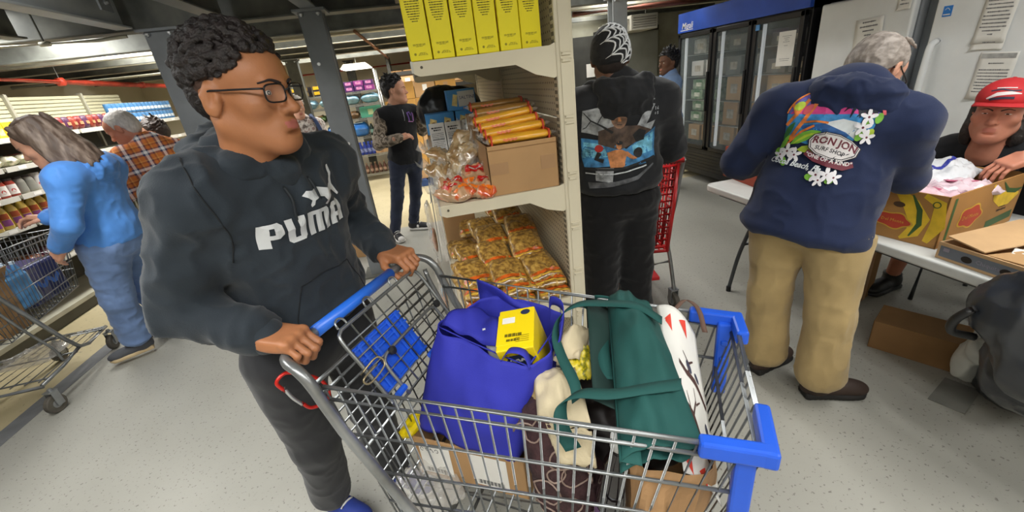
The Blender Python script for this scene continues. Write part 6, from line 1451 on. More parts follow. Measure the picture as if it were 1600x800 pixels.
# banana box
ban = M('banana_box_card', 'a3763f', .75, var=.06, vs=4., bump=.05, bs=150.); rim_m = card_d
BB_ = open_box('banana_box', 'tan banana box with red cloud shapes on the table between the two men', (2.213, 1.405, TZ+.001), R(9), .54, .36, .225, ban, (), .006)
bm_ = [M('banana_yellow', 'd8b42c', .6, var=.08, vs=20.), M('cloud_red', 'b3402c', .6, var=.08), M('leaf_green', '3d5a2c', .6, var=.1), M('dark_print', '4a3420', .7, var=.05), M('cloud_gold', 'caa238', .6)]
def cloud(cx_, cy_, w_, h_): return [(cx_+w_*.5*cos(a)*(1+.10*cos(5*a+.6)), cy_+h_*.5*sin(a)*(1+.12*cos(5*a+.6))) for a in [2*pi*k/40 for k in range(40)]]
mb = MB(); o_ = (0, -.18, 0); X, Y = (1, 0, 0), (0, 0, 1)
flat(mb, poly2(cloud(-.085, .105, .165, .10)), o_, X, Y, 4, .0008); flat(mb, poly2(cloud(-.085, .105, .148, .086)), o_, X, Y, 1, .0014); flat(mb, text_mb('Del Monte', .026, res=1, shear=.1), (-.085, -.18, .105), X, Y, 4, .002)
flat(mb, stroke2([(.03, .215), (.075, .16), (.13, .135), (.19, .13), (.25, .14)], [.01, .05, .07, .06, .01]), o_, X, Y, 0, .0008); flat(mb, stroke2([(.10, .215), (.15, .17), (.22, .155), (.265, .16)], [.004, .02, .02, .004]), o_, X, Y, 2, .0012); flat(mb, stroke2([(.06, .03), (.25, .045)], .035), o_, X, Y, 2, .0008)
para(mb, (.15, -.18, .10), X, Y, (.7, 1), .016, .07, 3, 4, .6); flat(mb, rect2(-.225, .11, .018, .2), o_, X, Y, 2, .0008)
mb.build('print', bm_, BB_)
mb = MB(); o_ = (-.27, 0, 0); X = (0, -1, 0)
flat(mb, stroke2([(.01, .215), (.06, .17), (.10, .11), (.09, .05), (.05, .012)], [.03, .06, .075, .05, .01]), o_, X, Y, 0, .0008); flat(mb, stroke2([(.06, .21), (.095, .15), (.105, .09), (.08, .03)], [.006, .02, .02, .006]), o_, X, Y, 2, .0012); flat(mb, stroke2([(.10, .215), (.155, .19), (.165, .10), (.14, .02)], [.02, .04, .05, .02]), o_, X, Y, 0, .0008)
flat(mb, poly2(cloud(.01, .085, .14, .075)), o_, X, Y, 4, .0014); flat(mb, poly2(cloud(.01, .085, .125, .064)), o_, X, Y, 1, .002); flat(mb, text_mb('Del Monte', .02, res=1, shear=.1), (-.27, -.01, .085), X, Y, 4, .0026)
flat(mb, ell2(.02, .16, .022, .012, 14), o_, X, Y, 3, .0016); flat(mb, ell2(.145, .185, .014, .014, 14), o_, X, Y, 2, .0016); flat(mb, ell2(.145, .185, .010, .010, 14), o_, X, Y, 0, .002)
mb.build('print', bm_, BB_)
# things in the banana box
bxM = Matrix.Translation((2.213, 1.405, TZ+.001)) @ Matrix.Rotation(R(9), 4, 'Z')
for i, (x, y, z, rx, rz_, w2, l2, c, lab) in enumerate([(-.14, -.06, .15, 8, 20, .2, .2, 'd9b8c2', 'pale pink wrapped pack at the left in the banana box'), (.02, -.08, .155, -6, -30, .24, .16, 'dcc6cf', 'pink and white pack at the near side of the banana box'), (-.05, .08, .15, 10, 60, .2, .2, 'c9b4bc', 'pale pack at the back in the banana box')]):
    t = thing('wrapped_pack', lab, 'pack', bxM @ Vector((x, y, z)), R(rz_)); t.rotation_euler = (R(rx), R(4), R(rz_)); pillow(w2, l2, .06, 200+i, .018).build('pack', M('wrap_pink_%d' % i, c, .25, var=.1, vs=14., coat=.6), t, True); MB().box((0, 0, .062), (w2*.5, .03, .003)).build('stripe', M('wrap_rose', 'c05a7a', .4, var=.1), t)
    sup = thing('wrapped_pack', ['lower pack hidden under the pale pink pack in the banana box', 'lower pack hidden under the pink and white pack in the banana box', 'lower pack hidden under the pale pack in the banana box'][i], 'pack', bxM @ Vector((x*1.2, y*.9, .008)), R(5)); MB().box((0, 0, .065), (.15, .11, .13)).build('pack', M('wrap_dull', 'b9a9a4', .4, var=.1), sup, bevel=.02)
t = thing('diaper_pack', 'white pack with dark blue stripe held by the man in the red cap', 'pack', bxM @ Vector((.13, .04, .17))); t.rotation_euler = (R(6), R(-8), R(18)); pillow(.27, .2, .085, 210, .02).build('pack', M('white_plastic', 'd4d6da', .25, coat=.4), t, True)
bvp = bvh_of(t.children[0]); mb = MB(); wrap(mb, stroke2([(-.09, .045), (-.03, .012), (.05, .0), (.12, .01)], .018), bvp, (0, 0, 0), (1, 0, 0), (0, 1, 0), .002, 0, .012); mb.build('stripe', M('stripe_navy', '2c3590', .4, var=.02), t)
t = thing('wrapped_pack', 'white crumpled pack beyond the left edge of the banana box', 'pack', (2.27, 1.76, TZ+.002)); t.rotation_euler = (0, 0, R(30)); sdf_obj('pack', [ell((0, 0, .10), (.12, .09, .09), k=.03), ell((.06, .03, .17), (.08, .06, .05), k=.03), ('p', np.array((0, 0, 0.)), np.array((0, 0, -1.)), .004)], .009, M('white_plastic', 'd4d6da', .25), t, (0, 0, 0), .015, (18, 18, 14), 6); MB().box((0, -.085, .12), (.08, .02, .03)).build('label_sticker', M('pack_label_blue', 'b9d6e0', .4), t)
# flat tray with folded flaps, near end of the table
t = thing('flat_carton', 'flat brown carton tray with grey printed side at the near end of the table', 'carton', (2.20, .985, TZ+.001), R(-3))
for nm, x0, x1, y0, y1 in (('side_panel', -.30, -.293, -.13, .13), ('side_panel', .293, .30, -.13, .13), ('side_panel', -.3, .3, -.137, -.13), ('side_panel', -.3, .3, .13, .137)): MB().bx(x0, x1, y0, y1, 0, .068).build(nm, card_l, t)
MB().bx(-.295, .295, -.13, .13, 0, .005).build('bottom_panel', card, t)
mb = MB(); flat(mb, rect2(0, .033, .255, .044), (-.30, 0, 0), (0, -1, 0), (0, 0, 1), 0, .0008); flat(mb, ell2(-.035, .03, .018, .013, 16), (-.30, 0, 0), (0, -1, 0), (0, 0, 1), 1, .0016); flat(mb, ell2(.085, .03, .018, .013, 16), (-.30, 0, 0), (0, -1, 0), (0, 0, 1), 1, .0016); flat(mb, text_mb('Chiquita', .022, res=1), (-.30, -.03, .033), (0, -1, 0), (0, 0, 1), 2, .0016); flat(mb, rect2(-.105, .042, .02, .014), (-.30, 0, 0), (0, -1, 0), (0, 0, 1), 2, .0016)
mb.build('print', [M('tray_grey', '6b7078', .7, var=.08), M('hole_dark', '241c14', .9, var=0), M('tray_lilac', '8f8894', .7)], t)
mb = MB(); mb.prism([(0, 0), (.40, .0), (.36, .15), (.0, .13)], (-.295, -.005, .072), (1, 0, 0), (0, .95, .16), .005); mb.build('flap', card_l, t)
mb = MB(); mb.prism([(0, 0), (.30, .05), (.30, -.10), (.12, -.13)], (-.10, .0, .069), (1, 0, 0), (0, 1, -.02), .005); mb.build('flap', card_l, t)
mb = MB(); mb.prism([(0, 0), (.12, -.02), (.14, -.12), (.0, -.12)], (-.29, -.01, .064), (1, 0, 0), (0, 1, -.05), .004); mb.build('flap', card, t)
t = tag(pillow(.09, .07, .02, 220, .01).build('paper_scrap', paper, None, True), 'white paper scrap inside the flat carton tray', 'scrap'); t.location = (2.03, .95, TZ+.052); t.rotation_euler = (R(8), R(4), .4)
# red fruit box at the far end of the table
redc = M('red_fruit_box', '8e3a26', .7, var=.08, vs=4.); RB = open_box('fruit_box', 'red and orange banana carton standing at the far end of the table', (2.34, 2.44, TZ+.001), R(-8), .52, .40, .215, redc, (), .006)
mb = MB(); o_ = (0, -.2, 0); X, Y = (1, 0, 0), (0, 0, 1)
flat(mb, rect2(0, .08, .52, .15), o_, X, Y, 0, .0008)
for k in range(3): flat(mb, stroke2([(-.22+.02*k, .05+.02*k), (-.17, .11+.015*k), (-.10, .13+.01*k), (-.06, .11)], [.004, .018, .018, .004]), o_, X, Y, 1, .0014)
flat(mb, stroke2([(-.0, .05), (.04, .075), (.10, .06)], [.004, .02, .004]), o_, X, Y, 2, .0014); flat(mb, ell2(.12, .10, .03, .014, 12), o_, X, Y, 2, .0016)
mb.build('print', [M('box_orange', 'b4632c', .7, var=.1), M('banana_dull', 'c08a34', .7, var=.1), M('mark_brown', '6e2c1c', .7)], RB)
# boxes under the table
t = open_box('cardboard_box', 'low brown cardboard box on the floor under the table, open at its right end', (2.31, 1.335, .0), R(-62), .35, .21, .165, card_d, (('b', -175, .12),)); MB().bx(-.172, .172, -.10, .10, .158, .163).build('lid_flap', card_d, t)
t = thing('cardboard_box', 'tall cardboard box under the table behind the man in khaki trousers', 'box', (2.50, 1.90, 0), R(20)); MB().box((0, 0, .2), (.26, .2, .40)).build('carton', card_d, t, bevel=.003); MB().box((0, 0, .2), (.05, .202, .402)).build('tape_patch', tape, t)
# black bag and white sack at the right edge
shb = M('black_shiny_bag', '2a2d33', .35, var=.15, vs=5., bump=.2, bs=9., coat=.3)
P_ = [ell((1.75, .80, .68), (.095, .10, .12), k=.05), ell((1.78, .70, .76), (.085, .13, .11), k=.05), ell((1.80, .70, .55), (.11, .12, .16), k=.06), ell((2.03, .80, .40), (.17, .13, .22), k=.10), ell((2.30, .92, .14), (.16, .13, .15), k=.05), ell((2.38, 1.0, .05), (.15, .11, .06), k=.04), ('p', np.array((0, 0, 0.)), np.array((0, 0, -1.)), .004)]
bo = tag(sdf_obj('black_bag', P_, .012, shb, None, (0, 0, 0), .016, (9, 9, 7), 5), 'big black shiny bag at the right edge beside the table\'s near end', 'bag')
MB().tube(bez([(1.66, .84, .70), (1.645, .87, .64), (1.67, .88, .58), (1.73, .85, .56)], 6), .014, 8).build('handle', blkpl, bo, True)
t = tag(sdf_obj('white_sack', [ell((2.20, 1.03, .26), (.09, .045, .07), k=.05), ell((2.27, 1.08, .14), (.11, .05, .11), k=.05), ('p', np.array((0, 0, .001)), np.array((0, 0, -1.)), .004)], .010, M('white_sack', 'c9cac4', .5, var=.05, coat=.2), None, (0, 0, 0), .014, (14, 14, 10), 2), 'white plastic sack on the floor behind the black bag', 'sack')
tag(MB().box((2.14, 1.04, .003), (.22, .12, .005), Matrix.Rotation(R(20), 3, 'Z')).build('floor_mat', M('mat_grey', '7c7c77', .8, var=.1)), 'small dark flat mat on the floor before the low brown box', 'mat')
# chair for the seated man (only glimpsed)
ch = thing('folding_chair', 'dark folding chair under the seated man in the red cap', 'chair', (2.98, 1.52, 0))
MB().box((0, 0, .43), (.40, .42, .03)).build('seat', blkpl, ch, bevel=.01); MB().box((.20, 0, .72), (.03, .42, .22)).build('backrest', blkpl, ch, bevel=.008)
for sx_ in (-.17, .19):
    for sy2 in (-.19, .19): MB().tube([(sx_, sy2, .42), (sx_*1.2, sy2, 0)], .012, 8).build('leg', tleg, ch, True)
for sy2 in (-.19, .19): MB().tube([(.19, sy2, .42), (.21, sy2, .80)], .012, 8).build('back_post', tleg, ch, True)
# ------------------------------------------------------------------ the people
def skin_m(name, col, dk=None):
    mt = M(name, col, .48, var=.05, vs=14., bump=.06, bs=260., spec=.4); b = mt.node_tree.nodes['Principled BSDF']
    b.inputs['Subsurface Weight'].default_value = .08; b.inputs['Subsurface Radius'].default_value = (.012, .005, .003); return mt
sk_brown = skin_m('skin_warm_brown', 'a8704c'); lip_brown = M('lips_brown', 'b4685e', .4, var=.05)
sk_fair = skin_m('skin_fair', 'cf9a80'); lip_fair = M('lips_fair', 'b8705f', .4, var=.05); sk_red = skin_m('skin_ruddy', 'c08068'); sk_dark = skin_m('skin_dark', '6e4a36'); sk_tan = skin_m('skin_tan', 'c0906e')
black_frame = M('glasses_frame', '17171a', .3, var=0); lens_m = M('glasses_lens', 'e8eef0', .03, var=0, alpha=.05, spec=.9)
hair_dk = M('hair_dark_curl', '231c1b', .55, var=.25, vs=60., bump=.5, bs=220.)
def fabric(name, col, var=.06, bump=.10, bs=320., rough=.85, vs=5.): return M(name, col, rough, var=var, vs=vs, bump=bump, bs=bs, spec=.2, sheen=.15)
# ---- the young man with the cart
hood_m = fabric('hoodie_charcoal', '2c333a', .10, .10); jean_b = fabric('jeans_black', '26272a', .12, .12, 500.)
ca_ = np.array((.852, -.524, 0)); cb_ = np.array((.524, .852, 0)); CO = np.array((-.27, 1.085, 0))
J = dict(pelvis=(-.47, 1.205, .93), neck=(-.415, 1.115, 1.455), head=(-.362, 1.045, 1.605), rs=(-.515, .985, 1.415), ls=(-.305, 1.275, 1.405),
         re=(-.612, .955, 1.185), le=(-.315, 1.465, 1.225), rw=tuple(CO-ca_*.068-cb_*.242+(0, 0, 1.098)), lw=tuple(CO-ca_*.066+cb_*.232+(0, 0, 1.102)),
         rh=(-.535, 1.12, .90), lh=(-.39, 1.28, .90), rk=(-.57, 1.185, .51), lk=(-.40, 1.31, .50), ra=(-.650, 1.315, .11), la=(-.41, 1.38, .11))
hands = dict(r=dict(d=tuple(ca_*.93+cb_*.12+(0, 0, -.10)), n=(.12, -.06, 1), curl=(38, 78, 62), thumb=(20, 30), s=1.04, w=J['rw'], mir=False),
             l=dict(d=tuple(ca_*.93-cb_*.12+(0, 0, -.12)), n=(.12, -.06, 1), curl=(38, 78, 62), thumb=(20, 30), s=1.04, w=J['lw'], mir=True))
K = Fig('person', 'young man in glasses and charcoal hoodie with white logo, pushing the blue-handled cart', J, 1.0, sk_brown, lip_brown, .011, .0034, dict(fat=.02, jaw=1.0, nose=1.02, lip=1.15), hands, yaw=-21, pitch=3, roll=0, hs=.985)
up, rt, fw, L = K.axes(); Rm = np.stack([rt, fw, up], 1); pe = K.J['pelvis']
K.top('hoodie', hood_m, .024, .0075, .016, .90, .10, True, 3, extra=[ell(pe+up*.16+fw*.01, (.172, .128, .10), Rm, k=.06)], hemr=.006, armin=.016, wr=.034, freq=(12, 12, 10))
K.hood(hood_m, .028, .11, .100, 4, .0065, .03, neckup=.034, lift=.026)
# kangaroo pocket, seams, drawstrings and the logo
bvh = bvh_of(K.t)
def seam(pts, r=.0016, target=None, back=.3, o=None, nm='seam', mt=None, fig=K, axis=None):
    out = []; bv = bvh_of(target or fig.t)
    for p in bez(pts, 8):
        q = Vector(p)-Vector(fig.base); h = bv.ray_cast(q+Vector(axis)*back, -Vector(axis), back*2)
        if h[0] is not None: out.append(h[0]+h[1]*.0006)
    if len(out) > 2: return MB().tube(out, r, 5).build(nm, mt or M('seam_dark', '171a1e', .9, var=0), target or fig.t, True)
pc = pe+up*L*.33; A = lambda x, y: tuple(pc-rt*x+up*y)
seam([A(-.12, -.10), A(-.115, -.02), A(-.075, .085)], axis=fw); seam([A(-.075, .085), A(0, .09), A(.075, .085)], axis=fw); seam([A(.075, .085), A(.115, -.02), A(.12, -.10)], axis=fw)
shm = J['rs']
seam([tuple(np.array(J['rs'])+fw*.0+up*.10+rt*-.01), tuple(np.array(J['rs'])+fw*.05+up*.04), tuple(np.array(J['rs'])+fw*.05-up*.06-rt*.03), tuple(np.array(J['rs'])+fw*.04-up*.13-rt*.02)], axis=(fw*.8+rt*.6))
nk = np.array(J['neck'])
for sg, ln in ((1, .125), (-1, .115)):
    p0 = nk+fw*.125+rt*.035*sg-up*.02; pts = [p0, p0-up*.03+fw*.018, p0-up*.07+fw*.020+rt*.004*sg, p0-up*ln+fw*.014]
    mb = MB().tube(bez([Vector(p)-Vector(K.base) for p in pts], 6), .0032, 6); e = Vector(pts[-1])-Vector(K.base); mb.lathe([(.0045, 0), (.005, .012), (.003, .022)], e, 8, -Vector(up)); mb.build('drawstring', M('cord_charcoal', '22272c', .8, var=.05), K.o, True)
# block letters and leaping cat
def blk(c):
    W, H_, s = 1., 1., .30
    P = {'P': [[(0, 0), (.32, 0), (.32, .36), (.62, .36), (.80, .50), (.80, .86), (.66, 1), (0, 1)], [(.32, .55), (.32, .83), (.48, .83), (.48, .55)]],
         'U': [[(.12, 0), (.70, 0), (.82, .12), (.82, 1), (.52, 1), (.52, .18), (.30, .18), (.30, 1), (0, 1), (0, .12)], None],
         'M': [[(0, 0), (.29, 0), (.29, .82), (.42, .82), (.42, 0), (.71, 0), (.71, .82), (.84, .82), (.84, 0), (1.13, 0), (1.13, .86), (1.0, 1), (0, 1)], None],
         'A': [[(0, 0), (.29, 0), (.29, .30), (.50, .30), (.50, 0), (.80, 0), (.80, .84), (.66, 1), (.14, 1), (0, .84)], [(.29, .50), (.29, .80), (.50, .80), (.50, .50)]]}
    return P[c]
def poly_hole(outer, hole):
    """two loops bridged into one ngon"""
    if not hole: return poly2(outer)
    i, j = min(((a, b) for a in range(len(outer)) for b in range(len(hole))), key=lambda q: (outer[q[0]][0]-hole[q[1]][0])**2+(outer[q[0]][1]-hole[q[1]][1])**2)
    h = hole[j:]+hole[:j]
    def area_(p): return sum(p[k][0]*p[(k+1) % len(p)][1]-p[(k+1) % len(p)][0]*p[k][1] for k in range(len(p)))
    if area_(outer)*area_(h) > 0: h = [h[0]]+h[:0:-1]
    return poly2(outer[:i+1]+h+[h[0]]+outer[i:])
items = []; x = -.118; k_ = .058
for c, adv in (('P', .86), ('U', .90), ('M', 1.20), ('A', .80)):
    o_, h_ = blk(c); sx_ = .060
    tr2 = lambda p: (x+p[0]*sx_, p[1]*k_)
    items.append((poly_hole([tr2(p) for p in o_], [tr2(p) for p in h_] if h_ else None), 0)); x += adv*sx_+.004
cat = [(.00, .098), (.012, .108), (.03, .104), (.05, .107), (.075, .099), (.098, .094), (.110, .098), (.116, .112), (.117, .128), (.121, .140), (.127, .141), (.128, .130), (.124, .112), (.121, .092), (.128, .078), (.134, .064), (.130, .060), (.120, .070), (.110, .080), (.092, .080), (.076, .074), (.068, .066), (.060, .062), (.052, .066), (.060, .074), (.058, .082), (.044, .086), (.026, .082), (.022, .072), (.014, .068), (.012, .074), (.018, .084), (.010, .092)]
items.append((poly2(cat), 0))
oc = pe+up*L*.715+fw*.13+rt*.012
K.wrapfig('logo_print', items, [M('logo_white', 'cfd2d4', .6, var=.03)], oc, -rt*1.0-up*.08, up, K.t, .0022, .009, kx=1.0)
# small label on the sleeve
# trousers, shoes
K.trousers('jeans', jean_b, .016, .060, .93, .0095, .006, .14, 5, freq=(12, 12, 7))
K.shoe('r', (.75, -.65), M('shoe_blue', '2b3f92', .7, var=.08), M('sole_white', 'd8d8d4', .6), M('lace_white', 'd9d9d9', .8, var=0)); K.shoe('l', (.8, -.6), M('shoe_blue', '2b3f92', .7), M('sole_white', 'd8d8d4', .6), M('lace_white', 'd9d9d9', .8, var=0))
# face: eyes, brows, glasses, hair
K.eyes('2a1a12', .9, -.3); K.brows(M('brow_dark', '2a2020', .9, var=.1), .0046, .002)
K.glasses(black_frame, lens_m, .0265, .0175, .105, .003, .0019)
rr = random.Random(11); P_ = [ell((-.016, 0, .052), (.097, .080, .090), k=.02), ell((-.050, 0, .005), (.058, .068, .06), k=.03)]
for i in range(1100):
    z = rr.uniform(-.25, 1); a = rr.uniform(0, 2*pi); r = math.sqrt(max(0, 1-z*z)); n = np.array((r*cos(a), r*sin(a), z))
    p = np.array((-.016, 0, .052))+n*np.array((.099, .082, .092))
    if p[0] > .055 and p[2] < .080 or p[2] < .035 and p[0] > -.035: continue
    s_ = rr.uniform(.0045, .0085); P_.append(ell(p+n*rr.uniform(.0, .009)*(1 if z > .15 else .3), (s_*rr.uniform(.8, 1.3), s_, s_*rr.uniform(.7, 1.1)), k=.004))
fade = [('p', np.array((.080, 0, .07)), np.array((1, 0, -.55)), .003)]
P_ += [ell((.098, 0, .0), (.10, .16, .064), k=.015, op='s'), bxx((.045, .0, -.075), (.075, .12, .095), k=.02, op='s')]
K.headsdf('hair', P_, .0027, hair_dk, .002, (90, 90, 90), 2)
# short faded sides
fd = [ell((-.016, 0, .034), (.1005, .0785, .086), k=.02), ell((.055, 0, .005), (.055, .13, .075), k=.015, op='s'), bxx((.04, 0, -.08), (.07, .12, .085), k=.015, op='s'), ell((-.005, 0, -.005), (.024, .2, .036), k=.01, op='s')]
K.headsdf('hair_fade', fd, .004, M('hair_fade', '4a352c', .8, var=.15, vs=120., bump=.3, bs=400.))
# carabiner at the pocket
t = thing('carabiner', 'red and silver carabiner hanging from the young man\'s trouser pocket', 'carabiner', (0, 0, 0))
cbp = np.array((-.475, 1.0, .86)); q = lambda x, z: Vector(cbp)+Vector(cb_)*x*.3+Vector((.62, .25, 0)).normalized()*x+Vector((0, 0, z))
MB().tube(bez([q(-.02, .02), q(-.028, .055), q(-.008, .07), q(.012, .055)], 6), .005, 8).build('hook', M('carabiner_red', 'c8271f', .3, .3, var=.05), t, True)
MB().tube(bez([q(-.02, .03), q(-.012, -.01), q(.0, -.045)], 6), .0048, 8).build('gate', M('carabiner_silver', 'c4c6c8', .3, .8), t, True)
MB().tube(bez([q(.0, -.04), q(.014, -.07), q(.045, -.075), q(.058, -.05), q(.05, .0), q(.014, .055)], 6), .005, 8).build('body', M('carabiner_red', 'c8271f', .3, .3), t, True)

# ---- the boy in the black vest
camo = ramp_mat('camo_cloth', [(0., '4a4338'), (.42, '7d7062'), (.5, '9c8f80'), (.58, '5e5346'), (.68, 'a89c8e')], 13., .85, 2)
blackf = fabric('black_fabric', '1d1e21', .15); navyj = fabric('jeans_navy', '2b3142', .12, .12, 500.)
J = dict(pelvis=(-.27, 4.76, .86), neck=(-.245, 4.76, 1.41), head=(-.225, 4.74, 1.575), rs=(-.415, 4.68, 1.345), ls=(-.09, 4.84, 1.345), re=(-.50, 4.60, 1.08), rw=(-.27, 4.50, 1.13), le=(-.03, 4.90, 1.13), lw=(.03, 4.66, 1.43),
         rh=(-.36, 4.72, .85), lh=(-.18, 4.80, .85), rk=(-.44, 4.65, .48), lk=(-.235, 4.82, .48), ra=(-.55, 4.67, .11), la=(-.34, 4.90, .11))
T = Fig('person', 'boy with black hair in black vest over camouflage sleeves, standing before the far shelves', J, .96, sk_fair, lip_fair, .013, .006, {}, dict(r=dict(d=(.9, .3, .1), n=(-.2, -.6, .9), curl=(20, 30, 20), s=1.), l=dict(d=(.3, -.5, .8), n=(-.6, .3, .4), curl=(30, 40, 30), s=1.)), yaw=-8, hs=1.1)
T.top('camo_shirt', camo, .014, .012, .006, .93, .03, True, 2, wr=.036)
up, rt, fw, L = T.axes()
sdf_obj('vest', T.torso(1., .024)+[ell(np.array(J['pelvis'])+up*.05, (.175, .13, .08), np.stack([rt, fw, up], 1), k=.05), ('p', np.array(J['pelvis'])-up*.03, -up, .004), ('p', np.array(J['rs'])+rt*.045, rt, .01), ('p', np.array(J['ls'])-rt*.045, -rt, .01), ('p', np.array(J['neck'])+up*.03, up, .006)], .011, blackf, T.o, T.base, .006, (12, 12, 8), 3)
vest = T.o.children[-1]
T.t = vest; c = np.array(J['pelvis'])+up*L*.8+fw*.16
seam([tuple(c-rt*.01+up*.09), tuple(c-rt*.005+up*.02), tuple(c+up*-.02)], .004, vest, mt=M('zip_grey', '9a9ca0', .4, .5), fig=T, axis=fw, nm='zip')
T.wrapfig('print', [(stroke2([(-.03, -.04), (-.035, .04), (-.01, .045), (0, .01), (.025, .04), (.02, -.045)], .014), 0), (stroke2([(.03, -.05), (.035, .03)], .01), 1), (stroke2([(-.045, -.045), (.02, -.055)], .008), 1)], [M('vest_violet', '8060b8', .6, var=.05), M('vest_pink', 'b884b8', .6, var=.05)], c-rt*.085+up*.015, -rt, up, vest, .003, .02)
T.trousers('jeans', navyj, .008, .052, .95, .013, .008, .12, 6)
whs = M('sneaker_white', 'd6d4d0', .6, var=.03); T.shoe('r', (.35, -.9), M('sneaker_black', '222226', .6), whs, whs, 1.05, .008); T.shoe('l', (.9, -.35), M('sneaker_black', '222226', .6), whs, whs, 1.05, .008)
for a, tt in (('r', (.35, -.9)), ('l', (.9, -.35))):
    an = np.array(J[a+'a'])-T.base; t3 = np.array((tt[0], tt[1], 0)); t3 /= np.linalg.norm(t3)
    sdf_obj('toe_panel', [ell(an+t3*.165-(0, 0, .065), (.045, .042, .033), np.stack([t3, (-t3[1], t3[0], 0), (0, 0, 1.)], 1))], .007, whs, T.o)
    sdf_obj('side_panel', [ell(an+t3*.06-(0, 0, .055), (.03, .050, .030), np.stack([t3, (-t3[1], t3[0], 0), (0, 0, 1.)], 1))], .007, whs, T.o)
T.eyes('20140f'); T.brows(M('brow_dark', '2a2020', .9))
def mop(fig, nm, mt, top=.02, seed=1, n=160, cutface=True, back=0., low=-.03, vox=.006, s0=(.010, .018), frontz=.07, puff=1.):
    r2 = random.Random(seed); P = [ell((-.020, 0, .046), (.102*puff, .084*puff, .094+top*.4), k=.02), ell((-.055-back, 0, .0), (.064, .072, .075), k=.03)]
    for i in range(n):
        z = r2.uniform(-.2, 1); a = r2.uniform(0, 2*pi); r = math.sqrt(max(0, 1-z*z)); nn = np.array((r*cos(a), r*sin(a), z)); p = np.array((-.02, 0, .046))+nn*np.array((.102, .084, .094+top*.4))*puff
        d = np.cross(nn, np.array((0, 0, 1.)))+nn*.2+np.array((0, 0, r2.uniform(-.6, .1))); d /= np.linalg.norm(d)+1e-6
        s = r2.uniform(*s0); P.append(cap(p+nn*top*.2*max(0, z), p+nn*top*max(0, z)+d*s*2.2, s*.55, s*.25, k=.006))
    if cutface: P += [ell((.09, 0, .0), (.085, .16, .072), k=.02, op='s'), bxx((.05, 0, -.09), (.085, .13, .09+max(0, -low)*0), k=.02, op='s')]
    return fig.headsdf(nm, P, vox, mt, .003, (60, 60, 60), seed)
hair_bk = M('hair_black', '17161a', .45, var=.15, vs=50., bump=.3, bs=160.)
mop(T, 'hair', hair_bk, .02, 3, s0=(.009, .014))

# ---- woman in the bright blue jacket
blj = fabric('jacket_blue', '5590de', .08, .06, 200., .55, 4.); denim = fabric('denim_blue', '6d86b2', .12, .15, 420.)
J = dict(pelvis=(-2.145, 3.06, .90), neck=(-2.06, 3.00, 1.395), head=(-2.15, 2.94, 1.535), ls=(-2.055, 2.83, 1.335), rs=(-2.04, 3.17, 1.335), le=(-2.10, 2.74, 1.09), re=(-2.25, 3.10, 1.12), lw=(-2.245, 2.80, .965), rw=(-2.31, 2.93, 1.12),
         lh=(-2.16, 2.97, .88), rh=(-2.15, 3.15, .88), lk=(-2.26, 3.00, .50), rk=(-2.24, 3.28, .50), la=(-2.34, 3.08, .13), ra=(-2.35, 3.43, .11))
Wm = Fig('person', 'woman in bright blue hooded jacket and jeans at the far left cart', J, 1.08, sk_fair, lip_fair, .013, .006, {}, dict(l=dict(d=(-.6, .1, -.7), n=(-.3, -.7, .2), curl=(20, 30, 20)), r=dict(d=(-.9, -.1, .2), n=(.1, .2, .9), curl=(25, 40, 30))), yaw=196, pitch=22, hs=1.05)
Wm.top('jacket', blj, .028, .010, .006, .93, .02, True, 4, armin=.018, wr=.034, freq=(16, 16, 12), extra=[ell(np.array(J['pelvis'])+(0, 0, .10), (.175, .185, .14), k=.05)])
Wm.hood(blj, .020, .085, .12, 5, .009, .03, neckup=.02)
Wm.trousers('jeans', denim, .026, .066, .86, .012, .010, .10, 7)
shg = M('shoe_dark_grey', '4a4c52', .7, var=.08); tan_s = M('sole_tan', 'c2ac86', .6); Wm.shoe('l', (-.85, -.5), shg, tan_s, None, 1., .008); Wm.shoe('r', (-.9, -.3), shg, tan_s, None, 1., .008)
hair_gb = ramp_mat('hair_grey_brown', [(0., '352a24'), (.45, '5a4a40'), (.66, '8a7a6e')], 34., .55, 3, (1, 1, .18), False)
r2 = random.Random(5); P_ = [ell((-.02, 0, .048), (.106, .089, .097), k=.03), ell((-.06, 0, -.03), (.085, .095, .10), k=.04), ell((-.06, 0, -.10), (.085, .10, .08), k=.04), ell((-.015, .07, -.06), (.06, .03, .11), k=.03), ell((-.015, -.07, -.06), (.06, .03, .11), k=.03), ell((-.10, 0, -.12), (.07, .09, .07), k=.04)]
for i in range(90):
    a = r2.uniform(-2.3, 2.3)+pi; y0 = .085*sin(a); x0 = -.02+.10*cos(a); P_.append(cap((x0, y0, .06+r2.uniform(-.02, .05)), (x0*1.15-.03, y0*1.25, -.15-r2.uniform(0, .06)), .011, .006, k=.008))
P_ += [ell((.10, 0, .0), (.075, .13, .085), k=.02, op='s'), bxx((.09, 0, -.10), (.06, .10, .10), k=.02, op='s')]
Wm.headsdf('hair', P_, .0065, hair_gb, .004, (40, 40, 12), 3)
Wm.eyes('3a4a50'); Wm.brows(M('brow_grey', '6a5c54', .9))

